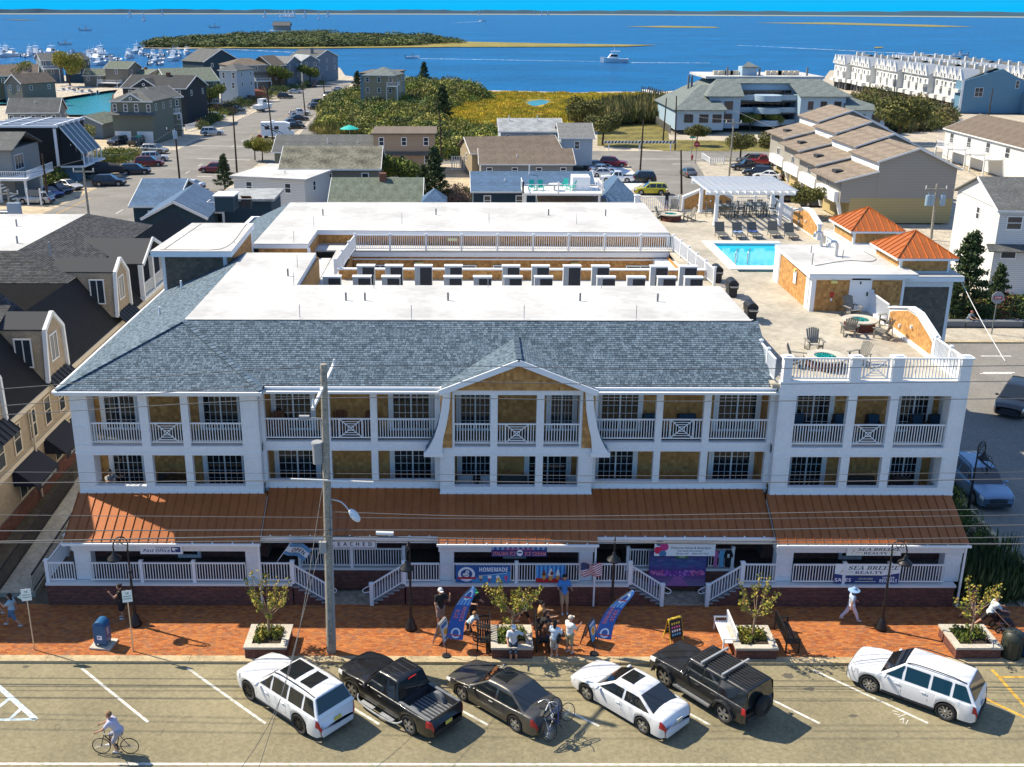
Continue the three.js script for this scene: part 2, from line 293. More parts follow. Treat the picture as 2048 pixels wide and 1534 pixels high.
// ---------------------------------------------------------------- ground, roads, pavement, water
const asphaltTex=(s,base)=>{const m=mat(1,1,1,0.95);m.map=tex(1024,14,(x,y)=>{
const f=1 - 0.20*(fbm(x,y,128,s,2)- 0.5)- 0.34*(fbm(x,y,3,s + 5,5)- 0.5),sp=hash(Math.floor(x*1024),Math.floor(y*1024),s)*0.16 - 0.08;
const ck=Math.abs(fbm(x,y,5,s + 20,4)- 0.5)<0.0035&&fbm(x,y,3,s + 31,2)>0.62?-0.09:0;return base.map(b=>b*(f + sp + ck));});m.userData.m=14;
m.bumpMap=tex(256,1.6,(x,y)=>fbm(x,y,64,s,2),false);m.bumpScale=0.004;return m;};
const asphalt=asphaltTex(41,[0.525,0.49,0.385]),asphaltB=asphaltTex(47,[0.47,0.455,0.43]);
{
const W=pts=>pts.map(([u,v])=>{const p=onY(u,v,0);return[p.x,p.z];});
const land=W([[-500,215],[60,210],[140,233],[222,233],[226,190],[250,160],[330,140],[420,125],[560,118],[680,135],[690,150],[790,163],[830,172],[950,179],[1050,181],[1150,184],[1230,182],[1320,183],[1440,172],[1640,166],[1660,140],[2048,128],[2500,130]]);
struct('ground',sheet([...land,[700,-150],[700,60],[-700,60],[-700,-150]],-0.16),M.gravel);
struct('peninsula_ground',sheet(W([[-500,203],[0,198],[110,196],[215,180],[290,174],[292,160],[160,150],[0,150],[-500,158]]),-0.17),M.gravel);
struct('bulkhead',[[-500,215],[60,210],[140,233],[222,233],[226,190]].slice(1).map((p,i,a)=>{const q=i?a[i - 1]:[-500,215],A=onY(...q,-0.5),Bq=onY(...p,-0.5);return bar(A,Bq,0.4,0.9);}),M.darkpole);
// bay and lagoon
const wt=new THREE.MeshPhysicalMaterial({color:new THREE.Color(0.0,0.115,0.32),roughness:0.25,specularIntensity:0.55,side:THREE.DoubleSide});
wt.map=tex(512,240,(x,y)=>{const f=0.86 + 0.3*(fbm(x,y,5,61,5)- 0.5)+ 0.25*(fbm(x,y*3,24,63,3)- 0.5);return[f,f,f];});wt.bumpMap=tex(512,60,(x,y)=>fbm(x,y*2.0,32,65,4),false);wt.bumpScale=0.9;wt.userData.m=240;
struct('bay_water',sheet([[-6500,-150],[6500,-150],[6500,-9000],[-6500,-9000]],-1.0),wt);
const lg=new THREE.MeshPhysicalMaterial({color:new THREE.Color(0.03,0.27,0.33),roughness:0.15,side:THREE.DoubleSide});lg.bumpMap=tex(256,12,(x,y)=>fbm(x,y,16,67,3),false);lg.bumpScale=0.12;lg.userData.m=12;
struct('lagoon_water',sheet(W([[-300,212],[60,208],[140,235],[226,236],[228,172],[140,172],[-300,195]]),-0.985),lg);
// front street, side street, cross street, left street, mid street
struct('road',sheet([[-120,-37.9],[120,-37.9],[120,30],[-120,30]],-0.12),asphalt);
struct('side_street',sheet([[27.6,-37.9],[60,-37.9],[60,-83],[27.6,-83]],-0.124),asphaltB);
struct('left_street',sheet([[-57,-60],[-36,-60],[-38,-205],[-44,-400],[-58,-400],[-57,-205]],-0.124),asphaltB);
struct('cross_street',sheet([[-130,-189],[240,-189],[240,-207],[-130,-207]],-0.128),asphaltB);
struct('mid_street',sheet([[26,-100],[42,-100],[46,-190],[28,-190]],-0.132),asphaltB);
// kerbs and pavements
const kz=-37.9;const kg=[];for(let x=-48;x<28;x +=3.02)kg.push(bx(x,x + 3,-0.14,0.0,kz - 0.42,kz));kg.push(bx(42,80,-0.14,0,kz - 0.42,kz));struct('kerb',kg,M.kerb);
const side=struct('sidewalk',bx(-60,27.6,-0.15,-0.022,-42.4,kz - 0.425),mat(0.22,0.12,0.07,0.95));
// brick pavers, laid one by one
courses(V(-24,-0.024,kz - 0.43),X1,V(0,0,-1),[[0,0],[51.4,0],[51.4,4.05],[0,4.05]],{w:0.215,h:0.107,gap:0.007,thick:0.014,lap:false,jitter:0.03,tones:PAVER,parent:side,name:'paver',matl:M.brickv,singles:300});
struct('alley',sheet([[-26.5,-42.3],[-19.3,-42.3],[-19.3,-90],[-26.5,-90]],-0.06),grain(mat(0.16,0.13,0.09,0.95),5,71,0.3,0.35));
struct('side_kerb',[bx(27.25,27.6,-0.14,0.0,-80,-42.4),bx(27.6,60,-0.14,0,-83.4,-83)],M.kerb);
struct('side_pavement',[bx(25.4,27.25,-0.15,-0.02,-80,-42.4),bx(24,70,-0.15,-0.022,-87,-83.4)],M.concrete);
// street markings
const wp=mat(0.72,0.70,0.62,0.8),yp=mat(0.66,0.38,0.05,0.8),bp=mat(0.62,0.74,0.80,0.8),Q=-0.116;
const wear=m=>{m.map=tex(256,3,(x,y)=>{const f=1 - 0.35*Math.max(0,fbm(x,y,24,81,4)- 0.45)*2.2;return[f,f,f];});m.userData.m=3;return m;};wear(wp);wear(yp);wear(bp);
const stripe=(p,q,w,m,name='road_marking',y=Q)=>{const A=onY(...p,y),B=onY(...q,y),d=B.clone().sub(A).setY(0).normalize(),n=V(-d.z,0,d.x).multiplyScalar(w / 2);struct(name,quad(A.clone().add(n),B.clone().add(n),B.clone().sub(n),A.clone().sub(n)),m);};
for(const[a,b]of[[[163,1336],[296,1444]],[[375,1336],[531,1447]],[[700,1412],[758,1448]],[[925,1422],[976,1450]],[[1145,1426],[1198,1452]],[[1375,1425],[1420,1450]],[[1535,1395],[1640,1447]],[[1627,1340],[1856,1446]]])stripe(a,b,0.11,wp);
stripe([-300,1527],[2300,1530],0.12,wp);
stripe([1984,1339],[2060,1424],0.14,yp);stripe([1963,1393],[2060,1440],0.14,yp);stripe([2001,1354],[2080,1354],0.12,yp);
stripe([-20,1358],[72,1439],0.2,bp);stripe([-60,1440],[72,1438],0.14,bp);stripe([20,1396],[-10,1420],0.16,bp,'road_marking',Q + 0.002);stripe([42,1417],[20,1438],0.14,bp,'road_marking',Q + 0.002);
struct('chalk_writing',(()=>{const pl=(l)=>l.slice(1).map((p,i)=>bar(onY(...l[i],-0.115),onY(...p,-0.115),0.035,0.003));return[...pl([[1784,1421],[1796,1424]]),...pl([[1788,1427],[1800,1430]]),...pl([[1796,1434],[1812,1428]]),...pl([[1800,1440],[1808,1436],[1806,1446]]),...pl([[1812,1448],[1816,1440]])];})(),wp);
for(const x of[-47.5])for(let z=-95;z>-380;z -=9)if(z<-210||z>-188)struct('lane_marking',bx(x - 0.07,x + 0.07,-0.13,-0.118,z - 3,z),z<-225?yp:wp);
for(const[a,b]of[[[430,349],[505,349]],[[395,317],[500,320]],[[378,291],[508,293]],[[395,353],[425,353]]])stripe(a,b,0.35,wp,'road_marking',-0.118);
stripe([55,455],[180,396],0.14,yp,'lane_marking',-0.118);
stripe([1195,318],[1560,318],0.3,wp,'road_marking',-0.12);stripe([1345,328],[1380,328],0.4,wp,'road_marking',-0.118);
for(const[u,v]of[[1992,712],[1998,745],[1992,747]]){const p=onY(u,v,Q);struct('lane_marking',bx(p.x - 1.2,p.x + 1.2,-0.125,-0.115,p.z - 0.1,p.z + 0.1),wp);}
// stained patches of darker tar on the front street
const tar=mat(0.10,0.09,0.07,0.9);for(const[u,v,r]of[[1576,1351,0.26],[1618,1378,0.2],[1706,1431,0.16],[52,1333,0.14]]){const p=onY(u,v,Q),pts=[];for(let i=0;i<14;i++){const a=i / 14*6.283,k=r*(0.55 + 0.45*rnd());pts.push([p.x + Math.cos(a)*k*1.4,p.z + Math.sin(a)*k*0.8]);}struct('tar_patch',sheet(pts,-0.1175),tar);}
// marsh, lawns and sandy lots
const marsh=mat(1,1,1,1);marsh.map=tex(1024,90,(x,y)=>{const f=fbm(x,y,5,91,5),g=fbm(x,y*2.2,60,93,3),k=0.72 + 0.55*(g - 0.5)*1.5;const a=f>0.58?[0.60,0.54,0.10]:f>0.42?[0.78,0.64,0.09]:[0.68,0.50,0.10];return a.map(c=>c*k*(0.8 + f*0.5));});marsh.userData.m=90;
struct('marsh',sheet(W([[740,290],[760,200],[790,166],[830,174],[950,181],[1050,183],[1150,186],[1230,184],[1320,185],[1345,250],[1180,262],[980,268]]),-0.13),marsh);
const lawn=grain(mat(0.26,0.22,0.045,1),8,95,0.6,0.5,512);
struct('lawn',sheet(W([[1195,248],[1335,244],[1340,300],[1195,290]]),-0.125),lawn);struct('lawn',sheet(W([[1325,278],[1560,282],[1555,302],[1325,300]]),-0.122),lawn);
const pond=onY(1076,205,0);struct('marsh_pond',sheet(W([[1048,209],[1060,201],[1082,198],[1099,201],[1092,207],[1070,211]]),-0.12),lg);struct('marsh_pond',sheet(W([[1062,230],[1080,227],[1098,229],[1085,232]]),-0.12),lg);
struct('parking_lot',sheet([[-83,-118],[-57.2,-118],[-57.2,-182],[-83,-182]],-0.13),M.sand);
struct('parking_lot',sheet([[-36,-207.5],[-20,-207.5],[-28,-330],[-43,-330]],-0.131),asphaltB);
struct('driveway',sheet(W([[1392,322],[1560,322],[1580,400],[1440,400]]),-0.126),M.concrete);
struct('driveway',sheet(W([[1190,326],[1232,326],[1300,358],[1260,380],[1180,372]]),-0.118),M.offwhite);
struct('driveway',sheet(W([[170,275],[300,283],[330,300],[170,296]]),-0.12),M.sand);
struct('sandy_yard',sheet(W([[880,330],[950,330],[950,400],[840,400]]),-0.12),M.sand);
// low island in the bay, sandbars and the far shore
const isl=grain(mat(0.10,0.115,0.03,1),60,97,0.5,0.5,512),ig=grain(mat(0.33,0.27,0.05,1),50,98,0.4,0.4,512);
const far=(list,y,m,name)=>struct(name,sheet(list.map(([u,v])=>{const p=onY(u,v,-1);return[p.x,p.z];}),y),m);
far([[285,96],[300,90],[420,74],[560,68],[700,72],[860,76],[920,84],[1120,88],[1316,91],[1250,94],[900,95],[600,98],[400,97]],-0.55,ig,'island');far([[283,97],[360,98.5],[400,97.5],[420,95],[330,92],[300,91]],-0.6,M.sand,'island_beach');
far([[1250,53.5],[1330,52],[1430,54],[1440,56],[1330,55.5]],-0.6,ig,'sandbar');far([[1510,46],[1660,45],[1860,50],[1950,54],[1860,54],[1660,49]],-0.6,ig,'sandbar');far([[0,39.5],[45,39],[80,40],[40,41]],-0.6,isl,'sandbar');far([[1748,95],[1765,94.5],[1766,96.5],[1750,97]],-0.6,ig,'sandbar');
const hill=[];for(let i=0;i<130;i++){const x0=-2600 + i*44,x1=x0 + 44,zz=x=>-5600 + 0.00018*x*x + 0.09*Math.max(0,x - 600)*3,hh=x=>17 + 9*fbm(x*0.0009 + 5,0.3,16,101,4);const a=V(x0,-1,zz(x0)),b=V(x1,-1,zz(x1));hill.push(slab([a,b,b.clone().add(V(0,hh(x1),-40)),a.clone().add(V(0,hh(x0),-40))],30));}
struct('far_shore',hill,mat(0.03,0.07,0.10,1));const beach=[];for(let i=0;i<130;i++){const x0=-2600 + i*44,x1=x0 + 44,zz=x=>-5560 + 0.00018*x*x + 0.09*Math.max(0,x - 600)*3;beach.push(quad(V(x0,-0.6,zz(x0)),V(x1,-0.6,zz(x1)),V(x1,3.5,zz(x1)- 30),V(x0,3.5,zz(x0)- 30)));}struct('far_beach',beach,mat(0.25,0.27,0.22,1));  // distance haze is put into the far shore colour as blue
}
// ---------------------------------------------------------------- the hotel
const hotel=thing('hotel_building','large three-storey white hotel with tan shake walls, blue shingle roof and copper awnings','building');
const XL=-18.1,XA=-9.6,XB=-1.37,XC=5.65,XD=13.95,XR=22.45,ZF=-44.5,ZR=-45.1,ZB=-46.5;
function roofFace(pts,parent,o={}){// a flat roof face: backing slab is the part, shingles below it
const{name='roof_face',back=M.midgrey,t=0.08,...rest}=o;
const u=pts[1].clone().sub(pts[0]).normalize(),n=u.clone().cross(pts[2].clone().sub(pts[0])).normalize(),v=n.clone().cross(u);
const f=obj(name,slab(pts.map(p=>p.clone().addScaledVector(n,-0.012)),t),back,parent);
roofing(pts[0],u,v,pts.map(p=>{const d=p.clone().sub(pts[0]);return[d.dot(u),d.dot(v)];}),f,rest);
return f;
}
function shakeWall(parent,a,b,h,o={}){// an upright wall of shakes from a to b, h high
const u=b.clone().sub(a),L=u.length();u.normalize();
const n=u.clone().cross(Y1),q=[a,b,b.clone().setY(b.y + h),a.clone().setY(a.y + h)];
const w=obj('shake_wall',slab(o.poly?o.poly.map(p=>a.clone().addScaledVector(u,p[0]).setY(a.y + p[1])):q,0.1),o.back??shakeBack,parent);shakes(a,u,Y1,o.poly??[[0,0],[L,0],[L,h],[0,h]],w,o);return w;
}
const shakeBack=mat(0.44,0.22,0.07,0.95);
{
const H=hotel,W=M.whiteWall;
// ---- bays of the upper storeys: ends, plane and posts
const bays=[
{x0:XL,x1:XA,z:ZF,open:[[-17.31,-15.01],[-14.61,-13.11],[-12.77,-10.4]]},
{x0:XA,x1:XB,z:ZR,open:[[-9.45,-6.79],[-6.44,-4.58],[-4.27,-1.62]]},
{x0:XB,x1:XC,z:ZF,open:[[-0.7,0.94],[1.26,3.03],[3.37,5.0]]},
{x0:XC,x1:XD,z:ZR,open:[[5.87,8.56],[8.87,10.75],[11.07,13.75]]},
{x0:XD,x1:XR,z:ZF,open:[[14.74,17.09],[17.48,18.98],[19.36,21.71]]},
];
bays.forEach((b,k)=>{
const zb=b.z - 0.3,last=k===4,top=last?10.16:9.80;
obj('facade_band',bx(b.x0,b.x1,4.42,4.95,zb,b.z),W,H);obj('facade_band',bx(b.x0,b.x1,6.5,6.95,zb,b.z),W,H);obj('facade_band',bx(b.x0,b.x1,9.5,top,zb,b.z),W,H);
obj('band_moulding',[bx(b.x0 - 0.02,b.x1 + 0.02,4.60,4.70,b.z,b.z + 0.05),bx(b.x0 - 0.02,b.x1 + 0.02,6.60,6.645,b.z,b.z + 0.025)],M.white,H);
const edges=[b.x0,...b.open.flat(),b.x1];
for(let i=0;i<edges.length;i +=2)for(const[y0,y1]of[[4.95,6.5],[6.95,9.5]]){
const x0=edges[i],x1=edges[i + 1],end=i===0||i===edges.length - 2;
const g=[bx(x0,x1,y0,y1,b.z -(end&&x1 - x0>0.5?0.7:0.3),b.z - 0.001)];
if(end&&x1 - x0>0.5){for(const yy of[y0 + 0.06,y0 +(y1 - y0)*0.37,y1 - 0.12])g.push(bx(x0 + 0.06,x1 - 0.06,yy,yy + 0.03,b.z - 0.001,b.z + 0.02));for(const xx of[x0 + 0.06,x1 - 0.1])g.push(bx(xx,xx + 0.04,y0,y1,b.z - 0.001,b.z + 0.018));}
obj(end?'column':'post',g,W,H);
}
// third-floor rails
b.open.forEach((q,i)=>railing(H,V(q[0],6.97,b.z - 0.14),V(q[1],6.97,b.z - 0.14),{h:1.1,lift:0.14,step:0.122,motif:i===1}));
// party walls between the balconies
if(k>0)for(const[y0,y1]of[[3.95,6.5],[6.95,9.5]])obj('party_wall',bx(b.x0 - 0.14,b.x0 + 0.14,y0,y1,ZB,Math.min(b.z,bays[k - 1].z)- 0.32),shakeBack,H);
});
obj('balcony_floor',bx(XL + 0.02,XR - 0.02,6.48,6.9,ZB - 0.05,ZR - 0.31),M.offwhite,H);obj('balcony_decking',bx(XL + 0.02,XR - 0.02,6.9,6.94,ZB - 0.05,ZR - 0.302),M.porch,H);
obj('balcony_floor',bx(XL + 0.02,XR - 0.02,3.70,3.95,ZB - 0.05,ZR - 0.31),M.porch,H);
obj('soffit',bx(XL + 0.02,XR - 0.02,9.52,9.62,ZB - 0.05,ZF - 0.02),M.offwhite,H);
// ---- back walls of the balconies with their sliding doors
const doors3=[[208,275],[405,480],[549,626],[783,862],[918,983],[1098,1148],[1199,1279],[1432,1514],[1588,1660],[1794,1856]];
const doors2=[[226,290],[413,489],[556,637],[786,866],[920,983],[1054,1136],[1192,1268],[1421,1500],[1577,1645],[1776,1834]];
const holes=[];
for(const[list,y0,vv]of[[doors3,6.95,830],[doors2,3.95,940]])for(const[a,b]of list){
const xa=xAt(a,vv,ZB),xb=xAt(b,vv,ZB);
windowAt(H,V(0,0,ZB),X1,xa,y0 + 0.02,xb - xa,2.18,{cols:2,grid:[3,5],frame:0.1,name:'sliding_door',proud:0.06,gm:M.glass});
obj('door_casing',[bx(xa - 0.14,xa - 0.005,y0,y0 + 2.3,ZB,ZB + 0.035),bx(xb + 0.005,xb + 0.14,y0,y0 + 2.3,ZB,ZB + 0.035),bx(xa - 0.005,xb + 0.005,y0 + 2.205,y0 + 2.3,ZB,ZB + 0.035)],M.frameWhite,H);
holes.push([xa - XL - 0.1,xb - XL + 0.1,y0 - 3.95,y0 - 3.95 + 2.25]);
}
shakeWall(H,V(XL,3.95,ZB),V(XR,3.95,ZB),5.6,{holes});
// ---- left flank and right flank
obj('side_post',[bx(XL,XL + 0.35,6.95,9.5,ZB - 0.1,ZB + 0.35),bx(XL,XL + 0.35,3.95,6.5,ZB - 0.1,ZB + 0.35)],W,H);
obj('facade_band',[bx(XL - 0.004,XL + 0.3,4.2,4.95,ZB,ZF - 0.7),bx(XL - 0.004,XL + 0.3,6.5,6.95,ZB,ZF - 0.3),bx(XL - 0.004,XL + 0.3,9.5,9.8,ZB,ZF - 0.3)],W,H);
railing(H,V(XL + 0.14,6.97,ZF - 0.7),V(XL + 0.14,6.97,ZB + 0.35),{h:1.1,lift:0.14});
obj('side_wall',bx(XL,XL + 0.3,0,9.7,-86,ZB - 0.12),W,H);
obj('side_wall',bx(XR - 0.3,XR,0,10.16,-57,ZF - 0.31),W,H);
obj('back_wall',bx(XL,XR,0,9.7,-86.3,-86),W,H);
obj('core',bx(XL + 0.3,12.8,0,9.45,-64.1,ZB - 0.2),M.whiteWall,H);
obj('core',bx(12.8,XR - 0.3,0,9.45,-87,ZB - 0.2),M.whiteWall,H);
// ---- ground storey
const steps=[[-8.04,-6.5,-4.48,-2.97],[7.3,8.82,10.9,12.4]];
const cuts=[[-19.3,-8.1],[-2.9,7.24],[12.46,22.15]],ZP=-42.3;
cuts.forEach(([a,b],i)=>{
const base=obj('porch_base',bx(a,b,0,1.02,-44.6,ZP),mat(0.2,0.17,0.15,0.95),H);
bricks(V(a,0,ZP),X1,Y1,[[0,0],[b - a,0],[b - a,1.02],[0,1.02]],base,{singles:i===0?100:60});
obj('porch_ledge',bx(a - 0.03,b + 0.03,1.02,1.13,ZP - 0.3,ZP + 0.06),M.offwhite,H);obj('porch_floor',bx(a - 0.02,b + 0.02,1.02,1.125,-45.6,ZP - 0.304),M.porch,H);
});
steps.forEach(([a,b,c,d])=>{
const bw=obj('porch_base',bx(a - 0.06,d + 0.06,0,1.02,-45.2,-43.75),mat(0.2,0.17,0.15,0.95),H);
bricks(V(a,0,-43.75),X1,Y1,[[0,0],[d - a,0],[d - a,1.02],[0,1.02]],bw);
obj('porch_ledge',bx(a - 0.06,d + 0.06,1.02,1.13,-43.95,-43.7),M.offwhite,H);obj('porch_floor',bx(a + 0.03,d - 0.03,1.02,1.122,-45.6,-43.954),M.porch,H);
for(const[x0,x1]of[[a,b],[d,c]])for(let s=0;s<6;s++){
const t0=x0 +(x1 - x0)*s / 6,t1=x0 +(x1 - x0)*(s + 1)/ 6,y=1.13 -(s + 1)*0.163;
const m0=Math.min(t0,t1),m1=Math.max(t0,t1),rs=obj('stair_riser',bx(m0,m1,0,y - 0.05,-43.7,ZP - 0.06),mat(0.2,0.17,0.15,0.95),H);bricks(V(m0,0,ZP - 0.06),X1,Y1,[[0,0],[m1 - m0,0],[m1 - m0,y - 0.05],[0,y - 0.05]],rs);obj('stair_tread',bx(m0 - 0.03,m1 + 0.03,y - 0.05,y,-43.72,ZP + 0.02),M.grey,H);
}
for(const[x0,x1]of[[a,b],[d,c]]){
railing(H,V(x0,1.13,ZP - 0.04),V(x1,0.1,ZP - 0.04),{h:1.0,step:0.13});
const s=Math.sign(x1 - x0);
obj('handrail',tube([V(x1 + s*0.05,0.98,ZP - 0.1),V(x1 + s*0.3,0.84,ZP - 0.1),V(x1 + s*0.42,0.72,ZP - 0.1),V(x1 + s*0.34,0.6,ZP - 0.1),V(x1 + s*0.05,0.66,ZP - 0.1)],0.022,6,18),M.white,H);
post(H,x0,1.13,ZP - 0.04,1.1,0.17);post(H,x1,0,ZP - 0.04,1.1,0.17);
}
railing(H,V(a + 0.1,1.13,-43.8),V((a + d)/ 2,1.13,-43.8));railing(H,V((a + d)/ 2,1.13,-43.8),V(d - 0.1,1.13,-43.8));
for(const x of[a + 0.1,(a + d)/ 2,d - 0.1])post(H,x,1.13,-43.8,1.08);
});
const zc=-42.62;
for(const[x0,x1]of[[-18.0,-17.25],[-10.2,-9.63],[-1.35,-0.71],[5.0,5.61],[13.98,14.74],[21.64,22.42]])
obj('porch_column',[bx(x0,x1,1.13,3.02,zc - 0.55,zc),bx(x0 + 0.06,x1 - 0.06,1.35,1.38,zc,zc + 0.015),bx(x0 + 0.06,x1 - 0.06,1.95,1.98,zc,zc + 0.015),bx(x0 + 0.06,x1 - 0.06,2.5,2.53,zc,zc + 0.015)],W,H);
for(const[a,b]of[[-18.06,-9.57],[-1.41,5.67],[13.92,22.47]])obj('porch_beam',[bx(a,b,2.62,3.12,zc - 0.5,zc + 0.05),bx(a,b,3.12,3.2,zc - 0.5,zc + 0.3)],W,H);
for(const[a,b]of[[-9.57,-1.41],[5.67,13.92]])obj('porch_beam',bx(a,b,2.75,3.2,-43.6,-43.15),W,H);
obj('porch_ceiling',bx(XL,XR,3.2,3.3,-45.6,zc),M.offwhite,H);
obj('porch_ceiling',bx(-19.2,XL,1.04,1.1,-52,-44.5),M.concrete,H);
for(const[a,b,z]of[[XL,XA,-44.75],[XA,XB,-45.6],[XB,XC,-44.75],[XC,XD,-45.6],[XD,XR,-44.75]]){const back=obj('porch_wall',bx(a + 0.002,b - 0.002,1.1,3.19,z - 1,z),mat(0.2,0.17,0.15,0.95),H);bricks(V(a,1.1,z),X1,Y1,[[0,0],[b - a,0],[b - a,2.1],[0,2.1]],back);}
const zw=x=>(x>XA&&x<XB)||(x>XC&&x<XD)?-45.58:-44.73;
const porchDoor=(x,w=1.0)=>{const z0=zw(x),d=windowAt(H,V(0,0,z0),X1,x,1.13,w,2.1,{cols:1,rows:1,frame:0.16,name:'shop_door',gm:M.glass,proud:0.08});obj('door_handle',bx(x + w - 0.14,x + w - 0.1,2.0,2.3,z0 + 0.08,z0 + 0.12),M.steel,d);};
const shopWin=(x,w,y=1.6,h=1.5)=>windowAt(H,V(0,0,zw(x)),X1,x,y,w,h,{cols:2,frame:0.1,name:'shop_window',gm:M.glass,proud:0.07});
porchDoor(-13.9,1.1);porchDoor(0.9 + 0.7,1.1);porchDoor(17.6,1.1);porchDoor(-6.2);porchDoor(9.4);
shopWin(-0.9,2.4);shopWin(2.9,2.1);shopWin(18.9,2.6);shopWin(-9.3,2.4);shopWin(-4.6,2.6);shopWin(6.3,2.6);shopWin(11,2.4);
// porch rails
const RL=(x0,x1,posts)=>{const xs=[x0,...posts,x1];for(let i=0;i + 1<xs.length;i++)railing(H,V(xs[i],1.13,-42.42),V(xs[i + 1],1.13,-42.42),{step:0.125});for(const p of posts)post(H,p,1.13,-42.42,1.06);};
RL(-17.25,-10.2,[xAt(282,1130,-42.4),xAt(387,1130,-42.4)]);RL(-0.71,5.0,[xAt(1033,1130,-42.4)]);RL(14.74,21.64,[xAt(1690,1130,-42.4),xAt(1780,1130,-42.4)]);
RL(-9.6,-8.04,[]);RL(-2.97,-1.38,[]);RL(5.64,7.3,[]);RL(12.4,13.96,[]);
railing(H,V(-19.22,1.13,-42.42),V(-18.0,1.13,-42.42));post(H,-19.22,1.13,-42.42,1.1,0.16);
for(let k=0;k<3;k++){railing(H,V(-19.22,1.13,-42.42 - k*2.4),V(-19.22,1.13,-44.82 - k*2.4));post(H,-19.22,1.13,-44.82 - k*2.4,1.1);}
// ---- awning roofs of standing-seam copper: every pan is a piece
const awn=(x0,x1,zE,yE,zT,yT,xt0=x0,xt1=x1)=>{
const a=obj('awning_roof',[bar(V(x0,yE - 0.06,zE + 0.02),V(x1,yE - 0.06,zE + 0.02),0.09,0.11),slab([V(x0,yE - 0.03,zE),V(x1,yE - 0.03,zE),V(xt1,yT - 0.03,zT),V(xt0,yT - 0.03,zT)],0.06)],mat(0.03,0.025,0.025,0.6),H);
const n=Math.round((x1 - x0)/ 0.41),L=(i,t)=>x0 +(x1 - x0)*i / n +((xt0 +(xt1 - xt0)*i / n)-(x0 +(x1 - x0)*i / n))*t;
for(let i=0;i<n;i++){
const p=[V(L(i,0),yE,zE + 0.06),V(L(i + 1,0)- 0.004,yE,zE + 0.06),V(L(i + 1,1)- 0.004,yT,zT),V(L(i,1),yT,zT)];
obj('metal_panel',[slab(p,0.02),bar(p[0].clone().add(V(0.012,0.024,0)),p[3].clone().add(V(0.012,0.024,0)),0.024,0.05)],M.copper,a);
}
const gut=[];for(let x=x0 + 0.4;x<x1;x +=0.9)gut.push(bx(x - 0.03,x + 0.03,yE - 0.02,yE + 0.035,zE + 0.06,zE + 0.09));
obj('gutter',[bx(x0 - 0.04,x1 + 0.04,yE - 0.12,yE - 0.02,zE + 0.07,zE + 0.16),...gut],M.white,H);
};
for(const[a,b]of[[XL - 0.1,XA + 0.18],[XB - 0.06,XC + 0.1],[XD - 0.16,XR - 0.06]]){
awn(a,b,-42.12,3.32,ZF,4.62);
for(const x of[a + 0.03,b - 0.03])obj('awning_cheek',slab([V(x,3.28,-42.12),V(x,4.58,ZF),V(x,3.28,ZF)],0.03),W,H);
obj('downspout',[bx(b - 0.11,b - 0.03,0.05,3.2,-42.24,-42.17)],M.white,H);
}
awn(XA + 0.18,XB - 0.06,-42.76,3.36,ZR,4.64);awn(XC + 0.1,XD - 0.16,-42.76,3.36,ZR,4.64);
// ---- main roof
const yE=9.8,yT=11.8,ap=V(-13.75,yT,-48.45);
const A=V(-18.5,yE,-44.1),B=V(-9.35,yE,-44.1),C=V(-9.35,yE,-44.85),D=V(13.85,yE,-44.85),E=V(13.85,yT,-48.6),F=V(-13.75,yT,-48.6),G=V(-18.5,yE,-62.2),K=V(-13.75,yT,-63.3);
roofFace([A,B,ap],H,{singles:150});
roofFace([C,D,E,F],H,{singles:300});
obj('roof_face',slab([B,C,F,ap],0.02),mat(0.1,0.16,0.22,0.9),H);
roofFace([G,A,ap,K],H);
const caps=(p,q,n)=>{const l=[];for(let i=0;i<n;i++){const a=p.clone().lerp(q,i / n),b=p.clone().lerp(q,(i + 1.15)/ n);a.y +=0.045;b.y +=0.02;const g=bar(a,b,0.26,0.03);const c=BLUEROOF[i % 6];l.push(tint(norm(g),...c));}obj('hip_cap',l,M.vcol,H);};
caps(A,ap,26);caps(B,ap,26);
obj('eave_fascia',[bx(-18.55,-9.3,yE - 0.22,yE - 0.03,-44.12,-44.05),bx(-9.3,13.9,yE - 0.22,yE - 0.03,-44.86,-44.8),bar(V(-18.52,yE - 0.12,-44.1),V(-18.52,yE - 0.12,-62.2),0.06,0.18)],M.white,H);
obj('roof_gutter',[bx(-18.6,-9.28,yE - 0.1,yE - 0.02,-44.05,-43.94),bx(-9.28,13.9,yE - 0.1,yE - 0.02,-44.8,-44.72),bar(V(-18.6,yE - 0.05,-44.0),V(-18.6,yE - 0.05,-62.2),0.1,0.08)],M.white,H);
obj('eave_soffit',[bx(-18.5,-9.3,yE - 0.24,yE - 0.2,-44.6,-44.06),bx(-18.5,-18.0,yE - 0.24,yE - 0.2,-62,-44.6),bx(-9.3,13.85,yE - 0.24,yE - 0.2,-45.2,-44.82)],M.offwhite,H);
// gable over the middle bay
{
const zg=-44.15,aL=V(-1.28,9.86,zg),aR=V(5.6,9.86,zg),rF=V(2.17,11.28,zg),rB=V(2.17,11.28,-47.6),bL=V(-1.28,9.86,-44.75),bR=V(5.6,9.86,-44.75);
roofFace([bL,aL,rF,rB],H);roofFace([aR,bR,rB,rF],H);
obj('rake_board',[bar(aL.clone().add(V(-0.1,-0.14,0.03)),rF.clone().add(V(0,-0.12,0.03)),0.08,0.26),bar(aR.clone().add(V(0.1,-0.14,0.03)),rF.clone().add(V(0,-0.12,0.03)),0.079,0.26)],M.white,H);
const gw=obj('gable_wall',prism([[-1.1,9.75],[5.45,9.75],[2.17,11.1]],-44.5,-44.42),shakeBack,H);
shakes(V(-1.1,9.75,-44.42),X1,Y1,[[0,0],[6.55,0],[3.27,1.35]],gw);
